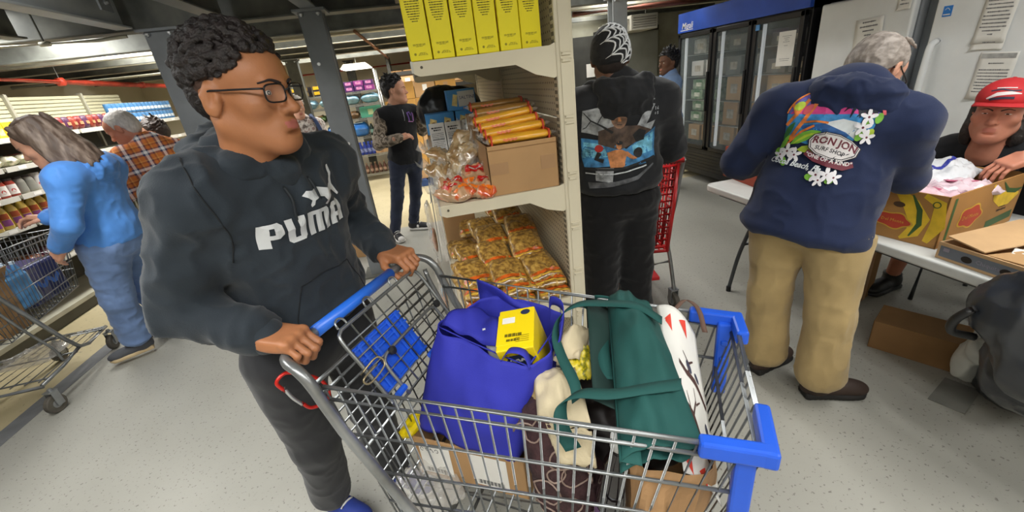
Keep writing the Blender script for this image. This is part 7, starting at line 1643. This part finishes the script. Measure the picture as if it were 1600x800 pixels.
# ---- man in the plaid shirt
def plaid_mat():
    mt = bpy.data.materials.new('plaid_shirt'); mt.use_nodes = True; nt = mt.node_tree; N = nt.nodes; Lk = nt.links; b = N['Principled BSDF']; b.inputs['Roughness'].default_value = .85
    tc = N.new('ShaderNodeTexCoord'); mp = N.new('ShaderNodeMapping'); mp.inputs['Rotation'].default_value = (0, R(8), R(-30)); Lk.new(tc.outputs['Object'], mp.inputs[0]); sp = N.new('ShaderNodeSeparateXYZ'); Lk.new(mp.outputs[0], sp.inputs[0]); outs = []
    for ax in 'XZ':
        m1 = N.new('ShaderNodeMath'); m1.operation = 'MULTIPLY'; m1.inputs[1].default_value = 8.5; Lk.new(sp.outputs[ax], m1.inputs[0]); m2 = N.new('ShaderNodeMath'); m2.operation = 'FRACT'; Lk.new(m1.outputs[0], m2.inputs[0])
        r = N.new('ShaderNodeValToRGB'); r.color_ramp.interpolation = 'CONSTANT'; e = r.color_ramp.elements
        for _ in range(5): e.new(.5)
        for i, (p, h) in enumerate(((0, 'c8702e'), (.26, '403a58'), (.38, 'e8e6e6'), (.54, '403a58'), (.64, 'c8702e'), (.82, '8a4228'), (.92, 'd89850'))): e[i].position = p; e[i].color = lin(h)
        Lk.new(m2.outputs[0], r.inputs[0]); outs.append(r)
    mx = N.new('ShaderNodeMix'); mx.data_type = 'RGBA'; mx.inputs[0].default_value = .5; Lk.new(outs[0].outputs[0], mx.inputs[6]); Lk.new(outs[1].outputs[0], mx.inputs[7]); Lk.new(mx.outputs[2], b.inputs['Base Color']); return mt
plaid = plaid_mat()
J = dict(pelvis=(-2.17, 4.05, .93), neck=(-2.215, 4.0, 1.405), head=(-2.335, 3.985, 1.55), ls=(-2.33, 3.85, 1.34), rs=(-2.12, 4.15, 1.33), le=(-2.40, 3.78, 1.08), re=(-2.20, 4.25, 1.08), lw=(-2.60, 3.95, 1.06), rw=(-2.45, 4.25, 1.05),
         lh=(-2.24, 3.98, .88), rh=(-2.10, 4.12, .88), lk=(-2.26, 3.98, .48), rk=(-2.12, 4.12, .48), la=(-2.26, 4.02, .1), ra=(-2.10, 4.16, .1))
Pm = Fig('person', 'older white-haired man in orange plaid shirt at the left shelves', J, 1.12, sk_red, lip_fair, .014, .006, {}, dict(l=dict(d=(-.9, .2, 0), n=(0, 0, 1), curl=(20, 30, 20)), r=dict(d=(-.9, 0, 0), n=(0, 0, 1), curl=(20, 30, 20))), yaw=187, pitch=24, hs=1.05, belly=1.08)
Pm.top('plaid_shirt', plaid, .022, .012, .009, .93, -.06, True, 6, wr=.034, armin=.02)
sdf_obj('collar', [cap(np.array(J['neck'])+(.05*cos(a), .062*sin(a), .03), np.array(J['neck'])+(.05*cos(a+.45), .062*sin(a+.45), .03), .017, k=.01) for a in np.arange(0, 6.2, .45)], .008, plaid, Pm.o, Pm.base)
Pm.trousers('trousers', fabric('trousers_dark', '34373d'), .02, .06, .95, .014, .008, .12, 8); Pm.shoe('l', (-.9, .3), shg, tan_s, None, 1., .009); Pm.shoe('r', (-.9, .3), shg, tan_s, None, 1., .009)
hair_w = ramp_mat('hair_white', [(0., '9d9690'), (.5, 'c4bdb6'), (.7, 'd8d2cc')], 60., .6, 3, (1, 1, .4), False)
def shortback(fig, nm, mt, th=.004, vox=.005, bald=.0):
    P = [ell((-.018, 0, .036), (.099+th, .078+th, .088+th), k=.02), ell((-.05, 0, -.01), (.060+th, .066+th, .07), k=.03), ell((.10, 0, .02), (.085, .14, .09), k=.02, op='s'), bxx((.05, 0, -.10), (.075, .13, .08), k=.02, op='s'), ell((-.006, 0, -.005), (.022, .2, .036), k=.01, op='s')]
    if bald: P.append(ell((.0, 0, .135), (.075, .055, .035+bald), k=.02, op='s'))
    return fig.headsdf(nm, P, vox, mt, .003, (70, 70, 40), 4)
shortback(Pm, 'hair', hair_w, .006); Pm.eyes('4a5a60'); Pm.brows(M('brow_white', 'b4aca6', .9))

# ---- two people half hidden further down the left aisle
def simple(label, pelvis, neck, head, ls, rs, le, re, lw, rw, yaw, skin, topm, trm, w=1., pitch=0., handsd=None, hs=1.03):
    p = np.array(pelvis, float); l_ = np.array(ls); r_ = np.array(rs); sh = (l_-r_)*.5; sh[2] = 0
    J = dict(pelvis=pelvis, neck=neck, head=head, ls=ls, rs=rs, le=le, re=re, lw=lw, rw=rw, lh=tuple(p+sh*.48-(0, 0, .02)), rh=tuple(p-sh*.48-(0, 0, .02)), lk=tuple(p+sh*.5-(0, 0, .42)), rk=tuple(p-sh*.5-(0, 0, .42)), la=tuple(np.array((p[0]+sh[0]*.55, p[1]+sh[1]*.55, .1))), ra=tuple(np.array((p[0]-sh[0]*.55, p[1]-sh[1]*.55, .1))))
    f = Fig('person', label, J, w, skin, lip_fair, .015, .0065, {}, handsd or dict(l=dict(d=tuple(np.array(lw)-np.array(le)), n=(0, .2, 1), curl=(20, 30, 20)), r=dict(d=tuple(np.array(rw)-np.array(re)), n=(0, .2, 1), curl=(20, 30, 20))), yaw=yaw, pitch=pitch, hs=hs)
    f.top('top', topm, .02, .013, .008, .92, .0, True, 7, wr=.034); f.trousers('trousers', trm, .014, .058, .95, .015, .008, .12, 3)
    t2 = (cos(R(yaw)), sin(R(yaw))); f.shoe('l', t2, blkpl, blkpl, None, 1., .01); f.shoe('r', t2, blkpl, blkpl, None, 1., .01); return f
D = simple('person with dark brown hair, mostly hidden behind the man in plaid', (-2.55, 4.95, .88), (-2.58, 4.92, 1.33), (-2.63, 4.90, 1.475), (-2.62, 4.76, 1.28), (-2.52, 5.1, 1.28), (-2.75, 4.72, 1.05), (-2.66, 5.2, 1.05), (-2.9, 4.85, 1.05), (-2.88, 5.1, 1.05), 188, sk_fair, fabric('top_dim', '3c3f4a'), blackf)
hair_br = M('hair_brown', '3a2e27', .5, var=.2, vs=40., bump=.4, bs=120.); mop(D, 'hair', hair_br, .012, 7, 120, True, .02); D.eyes('2a1a12')
E_ = simple('person in black reaching from behind the left grey column to the far cartons', (-2.25, 5.75, .9), (-2.27, 5.72, 1.40), (-2.33, 5.70, 1.55), (-2.36, 5.57, 1.35), (-2.2, 5.88, 1.35), (-2.45, 5.45, 1.26), (-2.32, 6.0, 1.1), (-2.67, 5.40, 1.31), (-2.55, 5.95, 1.15), 195, sk_brown, blackf, blackf)
mop(E_, 'hair', hair_bk, .015, 8, 120); E_.eyes('2a1a12')
F_ = simple('person in pale patterned shirt with blue strap behind the young man', (-1.42, 5.6, .88), (-1.40, 5.58, 1.36), (-1.41, 5.52, 1.52), (-1.26, 5.62, 1.30), (-1.55, 5.48, 1.30), (-1.18, 5.55, 1.05), (-1.58, 5.36, 1.05), (-1.16, 5.32, 1.05), (-1.40, 5.25, 1.05), -60, sk_fair, ramp_mat('patterned_shirt', [(0., '6d625c'), (.44, 'b4aaa2'), (.52, 'd8d0c8'), (.62, 'a58a84'), (.7, 'c9c1b8')], 16., .85, 2), fabric('trousers_dark', '34373d'))
mop(F_, 'hair', hair_w, .01, 9, 100); F_.eyes('3a4a50')
bvF = bvh_of(F_.t); pts = []
for u in np.linspace(0, 1, 14):
    p = Vector((-1.30, 5.60, 1.42)).lerp(Vector((-1.16, 5.50, 1.0)), u)-Vector(F_.base); h = bvF.ray_cast(p+Vector((.25, -.5, 0)), Vector((-.45, .9, 0)).normalized(), 1.2)
    pts.append((h[0]+Vector((.01, -.02, 0))) if h[0] else p)
MB().tube(pts, .024, 6).build('shoulder_strap', M('strap_blue', '33466e', .7, var=.05), F_.o, True)

# ---- girl in the light denim shirt at the back
G_ = simple('girl with black hair in pale blue denim shirt and black trousers by fridge', (2.97, 4.78, .84), (2.93, 4.78, 1.36), (2.90, 4.77, 1.50), (2.90, 4.62, 1.29), (2.95, 4.95, 1.29), (2.90, 4.60, 1.05), (2.93, 5.02, 1.05), (2.68, 4.72, 1.08), (2.70, 4.90, 1.06), 186, sk_dark, fabric('denim_pale', '7f9ac4', .10, .12, 300.), blackf, .92)
mop(G_, 'hair', hair_bk, .022, 12, 200, True, .015, s0=(.012, .018), puff=1.04); G_.eyes('1a100c'); G_.brows(M('brow_dark', '2a2020', .9))

# ---- man in the web-patterned beanie
J = dict(pelvis=(.935, 1.97, .93), neck=(.93, 1.95, 1.445), head=(.905, 1.985, 1.600), rs=(1.125, 1.93, 1.385), ls=(.745, 1.975, 1.395), re=(1.235, 1.985, 1.14), le=(.665, 2.05, 1.15), rw=(1.14, 2.16, 1.045), lw=(.96, 2.14, 1.05),
         rh=(1.025, 1.97, .88), lh=(.845, 1.98, .88), rk=(1.035, 1.98, .48), lk=(.83, 1.99, .48), ra=(1.045, 1.98, .1), la=(.815, 1.99, .1))
Bn = Fig('person', 'man in black beanie with white web pattern and printed black hoodie', J, 1.14, sk_dark, lip_brown, .013, .006, {}, dict(r=dict(d=(-.1, .95, -.1), n=(0, .1, 1), curl=(40, 70, 50)), l=dict(d=(.1, .95, -.1), n=(0, .1, 1), curl=(40, 70, 50))), yaw=72, pitch=5, hs=1.0)
blk_h = fabric('hoodie_black', '222326', .14, .10)
up, rt, fw, L = Bn.axes(); Rm = np.stack([rt, fw, up], 1); pe = np.array(J['pelvis'])
Bn.top('hoodie', blk_h, .026, .009, .012, .92, .06, True, 9, hemr=.004, armin=.024, wr=.036, extra=[ell(pe+up*.16, (.205, .150, .12), Rm, k=.06)], freq=(7, 7, 12))
Bn.hood(blk_h, .030, .085, .135, 6, .008, .035, neckup=.03)
sdf_obj('hem_band', [ell(pe+up*.075, (.205, .152, .05), Rm), ('p', pe+up*.115, up, .004), ('p', pe+up*.04, -up, .004)], .009, blk_h, Bn.o, Bn.base, .006, (20, 20, 30), 5)
Bn.trousers('track_trousers', fabric('trousers_black', '151517', .1), .026, .072, .97, .011, .008, .12, 9); Bn.shoe('r', (.2, 1), blkpl, blkpl, None, 1.05, .009); Bn.shoe('l', (0, 1), blkpl, blkpl, None, 1.05, .009)
shortback(Bn, 'hair', M('hair_cropped', '2a211e', .9, var=.1), .003)
bh = [ell((-.016, 0, .040), (.108, .086, .098), k=.02), ell((-.03, 0, .01), (.103, .088, .07), k=.02), ('p', np.array((0, 0, -.012)), np.array((.25, 0, -1.)), .006)]
be = Bn.headsdf('beanie', bh, .0045, M('beanie_black', '1b1c1f', .85, var=.08, bump=.3, bs=300.), .0025, (30, 30, 60), 3)
# web print: spokes and sagging rings around a hub on the right-hand side of the beanie
Hub = (Bn.H @ Vector((-.05, -.075, .075)))-Vector(Bn.base); Cc = (Bn.H @ Vector((-.016, 0, .04)))-Vector(Bn.base); dirn = (Hub-Cc).normalized(); bvB = bvh_of(be); a1 = dirn.cross(Vector((0, 0, 1))).normalized(); a2 = a1.cross(dirn); mb = MB()
def webp(th, ph): d = (dirn*cos(ph)+(a1*cos(th)+a2*sin(th))*sin(ph)).normalized(); h = bvB.ray_cast(Cc, d, .4); return h[0]+d*.0012 if h[0] else None
def wline(pts, r):
    run = []
    for p in pts:
        if p is not None: run.append(p)
    if len(run) > 1: mb.tube(run, r, 5)
NS = 11
for i in range(NS):
    th = 2*pi*i/NS+.2; wline([webp(th, ph) for ph in np.linspace(.08, 1.62, 14)], [.0022+.0016*sin(k*.3) for k in range(14)])
for ri, ph in enumerate((.2, .36, .56, .80, 1.08, 1.38)):
    for i in range(NS):
        wline([webp(2*pi*(i+u)/NS+.2, ph*(1-.22*sin(pi*u))) for u in np.linspace(0, 1, 7)], .0020+.0004*ri)
mb.build('web_print', M('web_white', 'e4e6ea', .7, var=0), be, True)
# back print: a generic boxing scene in patches
oc = pe+up*L*.66-fw*.16-rt*.015
cols = [M('bp_%d' % i, c, .7, var=.25, vs=30.) for i, c in enumerate(('8d9093', '3a78a8', '6fb4d0', '7a5a44', 'b87848', '191a1c', 'b0302a', 'c8ccd0', '4a3a30', '56585c'))]
it = [(poly2([(-.19, .13), (-.04, .14), (-.02, .04), (-.08, .0), (-.19, .03)]), 0), (poly2([(.04, .02), (.11, .13), (.15, .12), (.10, .04), (.15, .05), (.12, .0)]), 0), (poly2([(-.19, .0), (-.06, -.02), (.0, -.06), (.06, -.03), (.15, .02), (.155, -.12), (-.18, -.14)]), 1), (poly2([(-.18, -.02), (-.10, -.03), (-.08, -.09), (-.18, -.10)]), 2), (poly2([(.03, -.05), (.14, -.0), (.14, -.09), (.04, -.10)]), 2), (poly2([(-.12, .03), (-.05, .05), (.06, .04), (.13, .01), (.04, -.04), (-.03, -.06), (-.12, -.03)]), 8),
      (ell2(-.03, .085, .036, .050, 16, .1), 3), (ell2(-.022, .115, .034, .026, 14), 5), (poly2([(.03, .0), (.06, .025), (.10, .01), (.09, -.03), (.05, -.035)]), 5), (stroke2([(-.185, .12), (-.15, .08), (-.10, .05), (-.06, .02)], [.003, .006, .008, .012]), 5), (stroke2([(-.15, .08), (-.17, .05), (-.185, .045)], .004), 5), (stroke2([(-.12, .065), (-.10, .10), (-.09, .13)], .004), 5), (stroke2([(-.045, .098), (-.015, .092)], .005), 5), (stroke2([(-.04, .055), (-.018, .052)], .005), 8), (poly2([(-.034, .085), (-.024, .085), (-.020, .066), (-.036, .066)]), 4), (poly2([(-.085, -.07), (-.05, -.058), (-.02, -.060), (.005, -.075), (-.005, -.105), (-.012, -.14), (-.075, -.14), (-.078, -.11)]), 4), (stroke2([(-.002, -.078), (.025, -.10), (.05, -.112)], [.02, .016, .012]), 4), (ell2(-.034, -.040, .013, .018, 14, .2), 4), (ell2(-.031, -.029, .015, .010, 12), 5), (ell2(-.118, -.05, .018, .018, 14), 6), (stroke2([(-.115, -.07), (-.13, -.10), (-.10, -.11)], .02), 5),
      (ell2(.06, -.085, .024, .024, 14), 5), (poly2([(.03, -.11), (.08, -.11), (.10, -.14), (-.02, -.14)]), 1), (poly2([(-.14, -.14), (-.06, -.142), (-.07, -.21), (-.14, -.20)]), 0), (stroke2([(-.18, -.145), (-.05, -.15), (.08, -.13), (.15, -.12)], .012), 5), (stroke2([(-.18, -.165), (-.06, -.17), (.10, -.15)], .006), 7), (stroke2([(-.17, -.225), (-.05, -.215), (.05, -.20), (.14, -.15)], [.03, .02, .02, .008]), 9), (stroke2([(.09, .12), (.12, .145), (.15, .14)], .006), 0), (text_mb('16', .022, res=1), 7)]
it[-1] = (([(a+.155, b+.10) for a, b in it[-1][0][0]], it[-1][0][1]), 7); t5 = text_mb('0 5', .018, res=1); it.append((([(a+.155, b+.078) for a, b in t5[0]], t5[1]), 7))
Bn.wrapfig('back_print', it, cols, oc, rt, up, Bn.t, .0022, .016)
o = thing('badge_card', 'small red and white tag at the hip of the man in the beanie', 'tag', (1.19, 2.07, 1.12)); MB().box((0, 0, 0), (.02, .006, .05)).build('card', M('tag_red', 'c8433a', .5), o); MB().tube([(0, 0, .025), (0, .0, .06)], .002, 5).build('loop', paper, o)

# ---- grey-haired man in the navy hoodie
navy = fabric('hoodie_navy', '232d4c', .08, .10); khaki = fabric('khaki_cloth', 'ab9468', .07, .12, 300.)
J = dict(pelvis=(1.515, 1.38, .87), neck=(1.665, 1.41, 1.355), head=(1.79, 1.45, 1.425), rs=(1.728, 1.24, 1.245), ls=(1.475, 1.555, 1.315), re=(1.845, 1.28, 1.03), le=(1.40, 1.68, 1.08), rw=(2.03, 1.44, .985), lw=(1.68, 1.86, 1.00),
         rh=(1.575, 1.275, .84), lh=(1.475, 1.465, .84), rk=(1.575, 1.24, .46), lk=(1.475, 1.47, .46), ra=(1.60, 1.235, .11), la=(1.505, 1.475, .11))
N_ = Fig('person', 'man in navy hoodie with colourful surf print bending over the table', J, 1.08, sk_fair, lip_fair, .012, .0045, dict(fat=.05), dict(r=dict(d=(.75, .35, -.2), n=(.2, -.2, .9), curl=(25, 35, 25)), l=dict(d=(.9, .1, -.3), n=(0, 0, 1), curl=(30, 40, 30))), yaw=6, pitch=38, roll=0, hs=1.03, belly=1.1, neckr=.058)
up, rt, fw, L = N_.axes(); Rm = np.stack([rt, fw, up], 1); pe = np.array(J['pelvis'])
N_.top('hoodie', navy, .032, .0085, .012, .90, -.085, True, 11, hemr=.014, armin=.024, wr=.036, extra=[ell(pe+up*.12, (.215, .165, .17), Rm, k=.07), ell(pe-up*.02, (.228, .180, .12), Rm, k=.05)], freq=(7, 7, 8))
N_.hood(navy, .026, .085, .150, 8, .0075, .035, neckup=-.012)
N_.trousers('khaki_trousers', khaki, .022, .080, .90, .010, .009, .0, 12, freq=(12, 12, 7)); brn = M('shoe_brown', '35261f', .6, var=.1); N_.shoe('r', (.75, -.25), brn, M('sole_black', '1a1817', .8), None, 1.08, .007); N_.shoe('l', (.7, .15), brn, M('sole_black', '1a1817', .8), None, 1.08, .007)
hair_g = ramp_mat('hair_grey', [(0., '5e5650'), (.45, '8a8078'), (.65, 'aaa098')], 60., .6, 3, (.4, 1, 1), False)
shortback(N_, 'hair', hair_g, .007, .0042, .012); P_ = [cap((-.02+.012*k, y, .118+.006*sin(k)), (.035+.012*k, y*1.1, .122), .006, .003, k=.006) for k in range(2) for y in (-.05, -.03, -.01, .01, .03, .05)]; N_.headsdf('hair_top', P_, .004, hair_g, .003, (80, 80, 80), 3)
N_.eyes('4a5a60'); N_.brows(M('brow_grey', '6a5c54', .9)); N_.glasses(black_frame, lens_m, .027, .018, .106, .0, .0022)
w_ = thing('wristwatch', 'silver wristwatch on the wrist of the man in the navy hoodie', 'watch', tuple(np.array(J['re'])+(np.array(J['rw'])-np.array(J['re']))*.93)); wd = Vector(J['rw'])-Vector(J['re']); fx_, fy_, fd_ = frame(wd)
MB().tube([(fx_*cos(a)+fy_*sin(a))*.036 for a in [2*pi*k/20 for k in range(20)]], .006, 6, closed=True).build('band', M('watch_steel', 'b8babc', .3, .9), w_, True); MB().cyl(-fx_*.034, -fx_*.046, .016, n=18).build('case', M('watch_steel', 'b8babc', .3, .9), w_, True); MB().cyl(-fx_*.045, -fx_*.0475, .013, n=18).build('dial', M('watch_dial', '22303a', .2), w_)
# surf-shop back print
oc = pe+up*L*.68-fw*.20-rt*.035; S_ = 1.0
pc_ = [M('sp_%s' % n, c, .65, var=v, vs=26.) for n, c, v in (('blue', '3a8ed0', .2), ('pink', 'd8458f', .12), ('violet', '6a5ab0', .15), ('foam', 'dfe6ea', .06), ('palm', '141a2c', .05), ('orange', 'd87a34', .2), ('green', '79b83c', .15), ('petal', 'eceaf0', .03), ('lime', 'b6cf3e', .1), ('sign_white', 'd8d4d4', .03), ('sign_black', '1c1a24', .05), ('maroon', '6a2434', .05), ('coral', 'c8505c', .1), ('deepblue', '245a9c', .2), ('leaf_dark', '2f6a34', .1))]
BL, PK, VI, FO, PA, ORG, GR_, PE, LI, SW, SB, MA, CO_, DB, LD = range(15)
it = []
arc = lambda a0, a1, n, rx, ry, cx2=0, cy2=0: [(cx2+rx*cos(R(a0+(a1-a0)*k/n)), cy2+ry*sin(R(a0+(a1-a0)*k/n))) for k in range(n+1)]
sky = arc(8, 172, 20, .155, .105, 0, .045)
it.append((poly2(sky), VI)); it.append((poly2([(-.13, .075), (-.02, .112), (.09, .095), (.145, .06), (-.15, .055)]), PK)); it.append((poly2([(-.12, .10), (-.05, .135), (.02, .145), (.10, .125), (.0, .12)]), BL))
it.append((poly2([(-.155, .058), (.15, .062), (.14, -.0), (.06, -.04), (-.06, -.045), (-.15, -.02)]), BL)); it.append((poly2([(-.10, .02), (.0, .03), (.08, .0), (.05, -.035), (-.06, -.04)]), DB)); it.append((poly2([(-.02, .03), (.04, .045), (.11, .03), (.13, -.0), (.10, -.025), (.06, .0), (.02, .015)]), FO))
for cx2, cy2, s2 in ((.075, .095, .045), (.115, .075, .04)):
    for k in range(9): a = R(k*40+10); it.append((stroke2([(cx2, cy2), (cx2+s2*.6*cos(a), cy2+s2*.6*sin(a)+.006), (cx2+s2*cos(a), cy2+s2*sin(a)-.004)], [.012, .010, .002]), PA))
it.append((stroke2(arc(66, 8, 10, .165, .115, 0, .045), .010), CO_)); it.append((stroke2(arc(172, 120, 8, .158, .108, 0, .045), .006), ORG))
for pts, wd in (([(-.15, .02), (-.12, .06), (-.09, .11)], .012), ([(-.13, -.03), (-.09, .04), (-.06, .10)], .014), ([(-.10, .03), (-.05, .035), (-.005, .03)], .007), ([(-.14, .09), (-.12, .05)], .01), ([(-.14, -.05), (-.09, .0), (-.05, .02)], .008), ([(-.06, -.055), (-.02, -.06)], .006)): it.append((stroke2(pts, wd), ORG))
it.append((ell2(-.118, .085, .02, .014, 12, .6), LI)); it.append((ell2(-.085, .075, .022, .012, 12, .9), CO_))
def leaf(x0, y0, x1, y1, wd, mi): it.append((stroke2([(x0+(x1-x0)*u, y0+(y1-y0)*u+.008*sin(pi*u)) for u in (0, .2, .45, .7, .9, 1)], [.002, wd*.8, wd, wd*.75, wd*.3, .001]), mi))
leaf(-.12, -.045, -.02, .0, .034, GR_); leaf(-.11, -.043, -.03, -.004, .010, LI); leaf(-.09, -.065, -.015, -.075, .026, LI); leaf(-.15, -.03, -.12, .03, .02, LD); leaf(-.155, -.08, -.13, -.01, .018, GR_)
def flower(cx2, cy2, s2):
    for k in range(5): a = R(k*72+20); it.append((ell2(cx2+cos(a)*s2*.6, cy2+sin(a)*s2*.6, s2*.52, s2*.26, 12, a), PE))
    it.append((ell2(cx2, cy2, s2*.16, s2*.16, 8), MA))
for x2, y2 in ((.12, .035), (.135, .0), (.15, .05), (.105, -.01), (-.02, -.16), (.05, -.165), (-.13, -.11), (-.16, -.075)): it.append((ell2(x2, y2, .018, .012, 10, x2*9), LI if (x2*100) % 2 > 1 else GR_))
for x2, y2, s2 in ((.118, .052, .026), (.108, .018, .026), (.128, -.012, .024), (-.125, -.072, .028), (-.095, -.085, .026), (-.148, -.085, .022), (.0, -.150, .026), (.036, -.148, .028), (.06, -.155, .024), (.012, -.168, .022)): flower(x2, y2, s2)
sign = [(-.05, -.03), (-.035, -.012), (.0, -.005), (.045, -.012), (.085, -.03), (.115, -.052), (.108, -.078), (.07, -.094), (.03, -.092), (-.02, -.075), (-.045, -.055)]
it.append((poly2([(.033+(a-.033)*1.09, -.048+(b+.048)*1.13) for a, b in sign]), SB)); it.append((poly2([(.033+(a-.033)*1.045, -.048+(b+.048)*1.06) for a, b in sign]), SW)); it.append((poly2(sign), SB)); it.append((poly2([(.033+(a-.033)*.965, -.048+(b+.048)*.94) for a, b in sign]), SW))
def rtext(s, size, x2, y2, ang, mi, bold=.0, xs=1., shear=0., sag=0.):
    vs, fs = text_mb(s, size, res=2, bold=bold, xs=xs, shear=shear); c_, s_ = cos(R(ang)), sin(R(ang)); it.append((([(x2+a*c_-(b-sag*a*a)*s_, y2+a*s_+(b-sag*a*a)*c_) for a, b in vs], fs), mi))
rtext('RON JON', .034, .036, -.036, -12, MA, .035, 1.05, 0, 1.5); rtext('SURF SHOP', .020, .024, -.064, -13, SB, .02, 1.05, 0, 1.0)
it.append((stroke2([(-.055, -.072), (-.02, -.095), (.03, -.11), (.08, -.118), (.11, -.105)], .022), MA)); rtext('"ONE OF A KIND"', .0185, .026, -.099, -10, SW, .03, 1.08, 0, -1.0)
rtext('Cocoa Beach, Fla.', .029, -.082, -.118, -9, FO, .022, .95, .45, 0)
vsx, fsx = [], []
sg_print = N_.wrapfig('back_print', it, pc_, oc, rt*1.0+up*.08, up, N_.t, .0018, .010, kx=.92, ky=1.08)

# ---- seated man in the red cap
J = dict(pelvis=(2.95, 1.52, .53), neck=(2.74, 1.505, 1.0), head=(2.625, 1.50, 1.155), rs=(2.745, 1.715, .925), ls=(2.80, 1.295, .925), re=(2.58, 1.83, .86), le=(2.74, 1.14, .86), rw=(2.34, 1.70, .965), lw=(2.50, 1.29, 1.005),
         rh=(2.90, 1.61, .50), lh=(2.92, 1.43, .50), rk=(2.66, 1.72, .49), lk=(2.70, 1.36, .49), ra=(2.80, 1.86, .10), la=(3.02, 1.42, .10))
Cp = Fig('person', 'seated man in red cap and black shirt behind the banana box', J, 1.1, sk_red, lip_fair, .012, .0042, dict(fat=.16, jaw=1.0, nose=1.04), dict(r=dict(d=(-.9, -.2, -.15), n=(-.2, .3, .9), curl=(20, 30, 25)), l=dict(d=(-.88, .25, -.38), n=(-.3, -.1, .9), curl=(22, 32, 24), spread=4, thumb=(25, 20))), yaw=204, pitch=-3, roll=-3, hs=1.06, belly=1.2, neckr=.062)
bks = fabric('shirt_black', '1f2023', .12)
Cp.top('shirt', bks, .022, .010, .009, .80, .02, False, 13, wr=.044, freq=(9, 9, 9))
up, rt, fw, L = Cp.axes(); nk = np.array(J['neck'])
sdf_obj('collar', [cap(nk+fw*.085-up*.04, nk+fw*.03+rt*s2*.085+up*.035, .014, k=.01) for s2 in (1, -1)]+[cap(nk+fw*.03+rt*.085+up*.035, nk-fw*.06+up*.05, .015, k=.01), cap(nk+fw*.03-rt*.085+up*.035, nk-fw*.06+up*.05, .015, k=.01)], .007, bks, Cp.o, Cp.base)
Cp.trousers('shorts', fabric('shorts_black', '1c1d20'), .02, .075, .15, .013, .008, .12, 3); Cp.shoe('r', (-.9, -.1), blkpl, blkpl, None, 1.08, .008); Cp.shoe('l', (-.9, -.1), blkpl, blkpl, None, 1.08, .008)
P_ = [ell((-.03, 0, .035), (.098, .086, .08), k=.03), ell((-.05, .068, -.045), (.055, .030, .10), k=.03), ell((-.05, -.068, -.045), (.055, .030, .10), k=.03), ell((-.09, 0, -.06), (.05, .085, .10), k=.04), ell((-.03, .078, -.09), (.035, .022, .05), k=.03), ell((-.03, -.078, -.09), (.035, .022, .05), k=.03), ell((.10, 0, -.01), (.085, .10, .09), k=.02, op='s')]
Cp.headsdf('hair', P_, .0055, M('hair_dark_brown', '2a2422', .5, var=.2, vs=40., bump=.4, bs=120.), .006, (30, 30, 14), 6)
Cp.eyes('2a2018', .45); Cp.brows(M('brow_brown', '4a3a32', .9), .004, -.002)
redf = M('cap_red', 'b8252a', .7, var=.05, bump=.1, bs=300.)
cp = [ell((-.008, 0, .062), (.112, .092, .082), k=.02), ('p', np.array((0, 0, .040)), np.array((.06, 0, -1.)), .004)]
co_ = Cp.headsdf('cap', cp, .0042, redf); mb = MB()
def brim(u, v):
    a = R(-62+124*u); r0 = Vector((.103*cos(a)-.006, .090*sin(a), .045)); out = Vector((.085*max(0, cos(a*1.25))**.8+.0, .006*sin(a), 0)); p = r0+out*v; p.z += -.012*v+.018*(cos(a*1.1)-.62)*v; return p
mb.grid(brim, 22, 8); br = Cp.put(mb, 'brim', redf, parent=co_); md = br.modifiers.new('solid', 'SOLIDIFY'); md.thickness = .004
mb = MB(); mb.lathe([(.007, 0), (.006, .004), (0, .005)], (-.008, 0, .142), 10); Cp.put(mb, 'button', redf, parent=co_)
fX = (Cp.H.to_3x3() @ Vector((0, 1, 0))).normalized(); fZ = (Cp.H.to_3x3() @ Vector((-.25, 0, 1))).normalized(); o_ = Cp.H @ Vector((.14, 0, .088)); bvC = bvh_of(co_); mb = MB()
wrap(mb, stroke2([(-.045, .022), (-.01, .028), (.02, .022), (.045, .026)], .006), bvC, Vector(o_)-Vector(Cp.base), fX, fZ, .0012, 0, .012, .2)
wrap(mb, stroke2([(-.05, -.012), (-.02, .006), (.02, .012), (.05, .012)], [.006, .016, .014, .004]), bvC, Vector(o_)-Vector(Cp.base), fX, fZ, .0014, 1, .012, .2)
wrap(mb, stroke2([(-.04, -.016), (-.0, -.010), (.035, -.008)], .010), bvC, Vector(o_)-Vector(Cp.base), fX, fZ, .0016, 0, .012, .2); wrap(mb, stroke2([(-.03, .034), (.03, .036)], .004), bvC, Vector(o_)-Vector(Cp.base), fX, fZ, .0016, 1, .012, .2)
mb.build('cap_print', [M('cap_navy', '2a2a40', .7), M('cap_print_white', 'd8d0d0', .7, var=0)], co_)
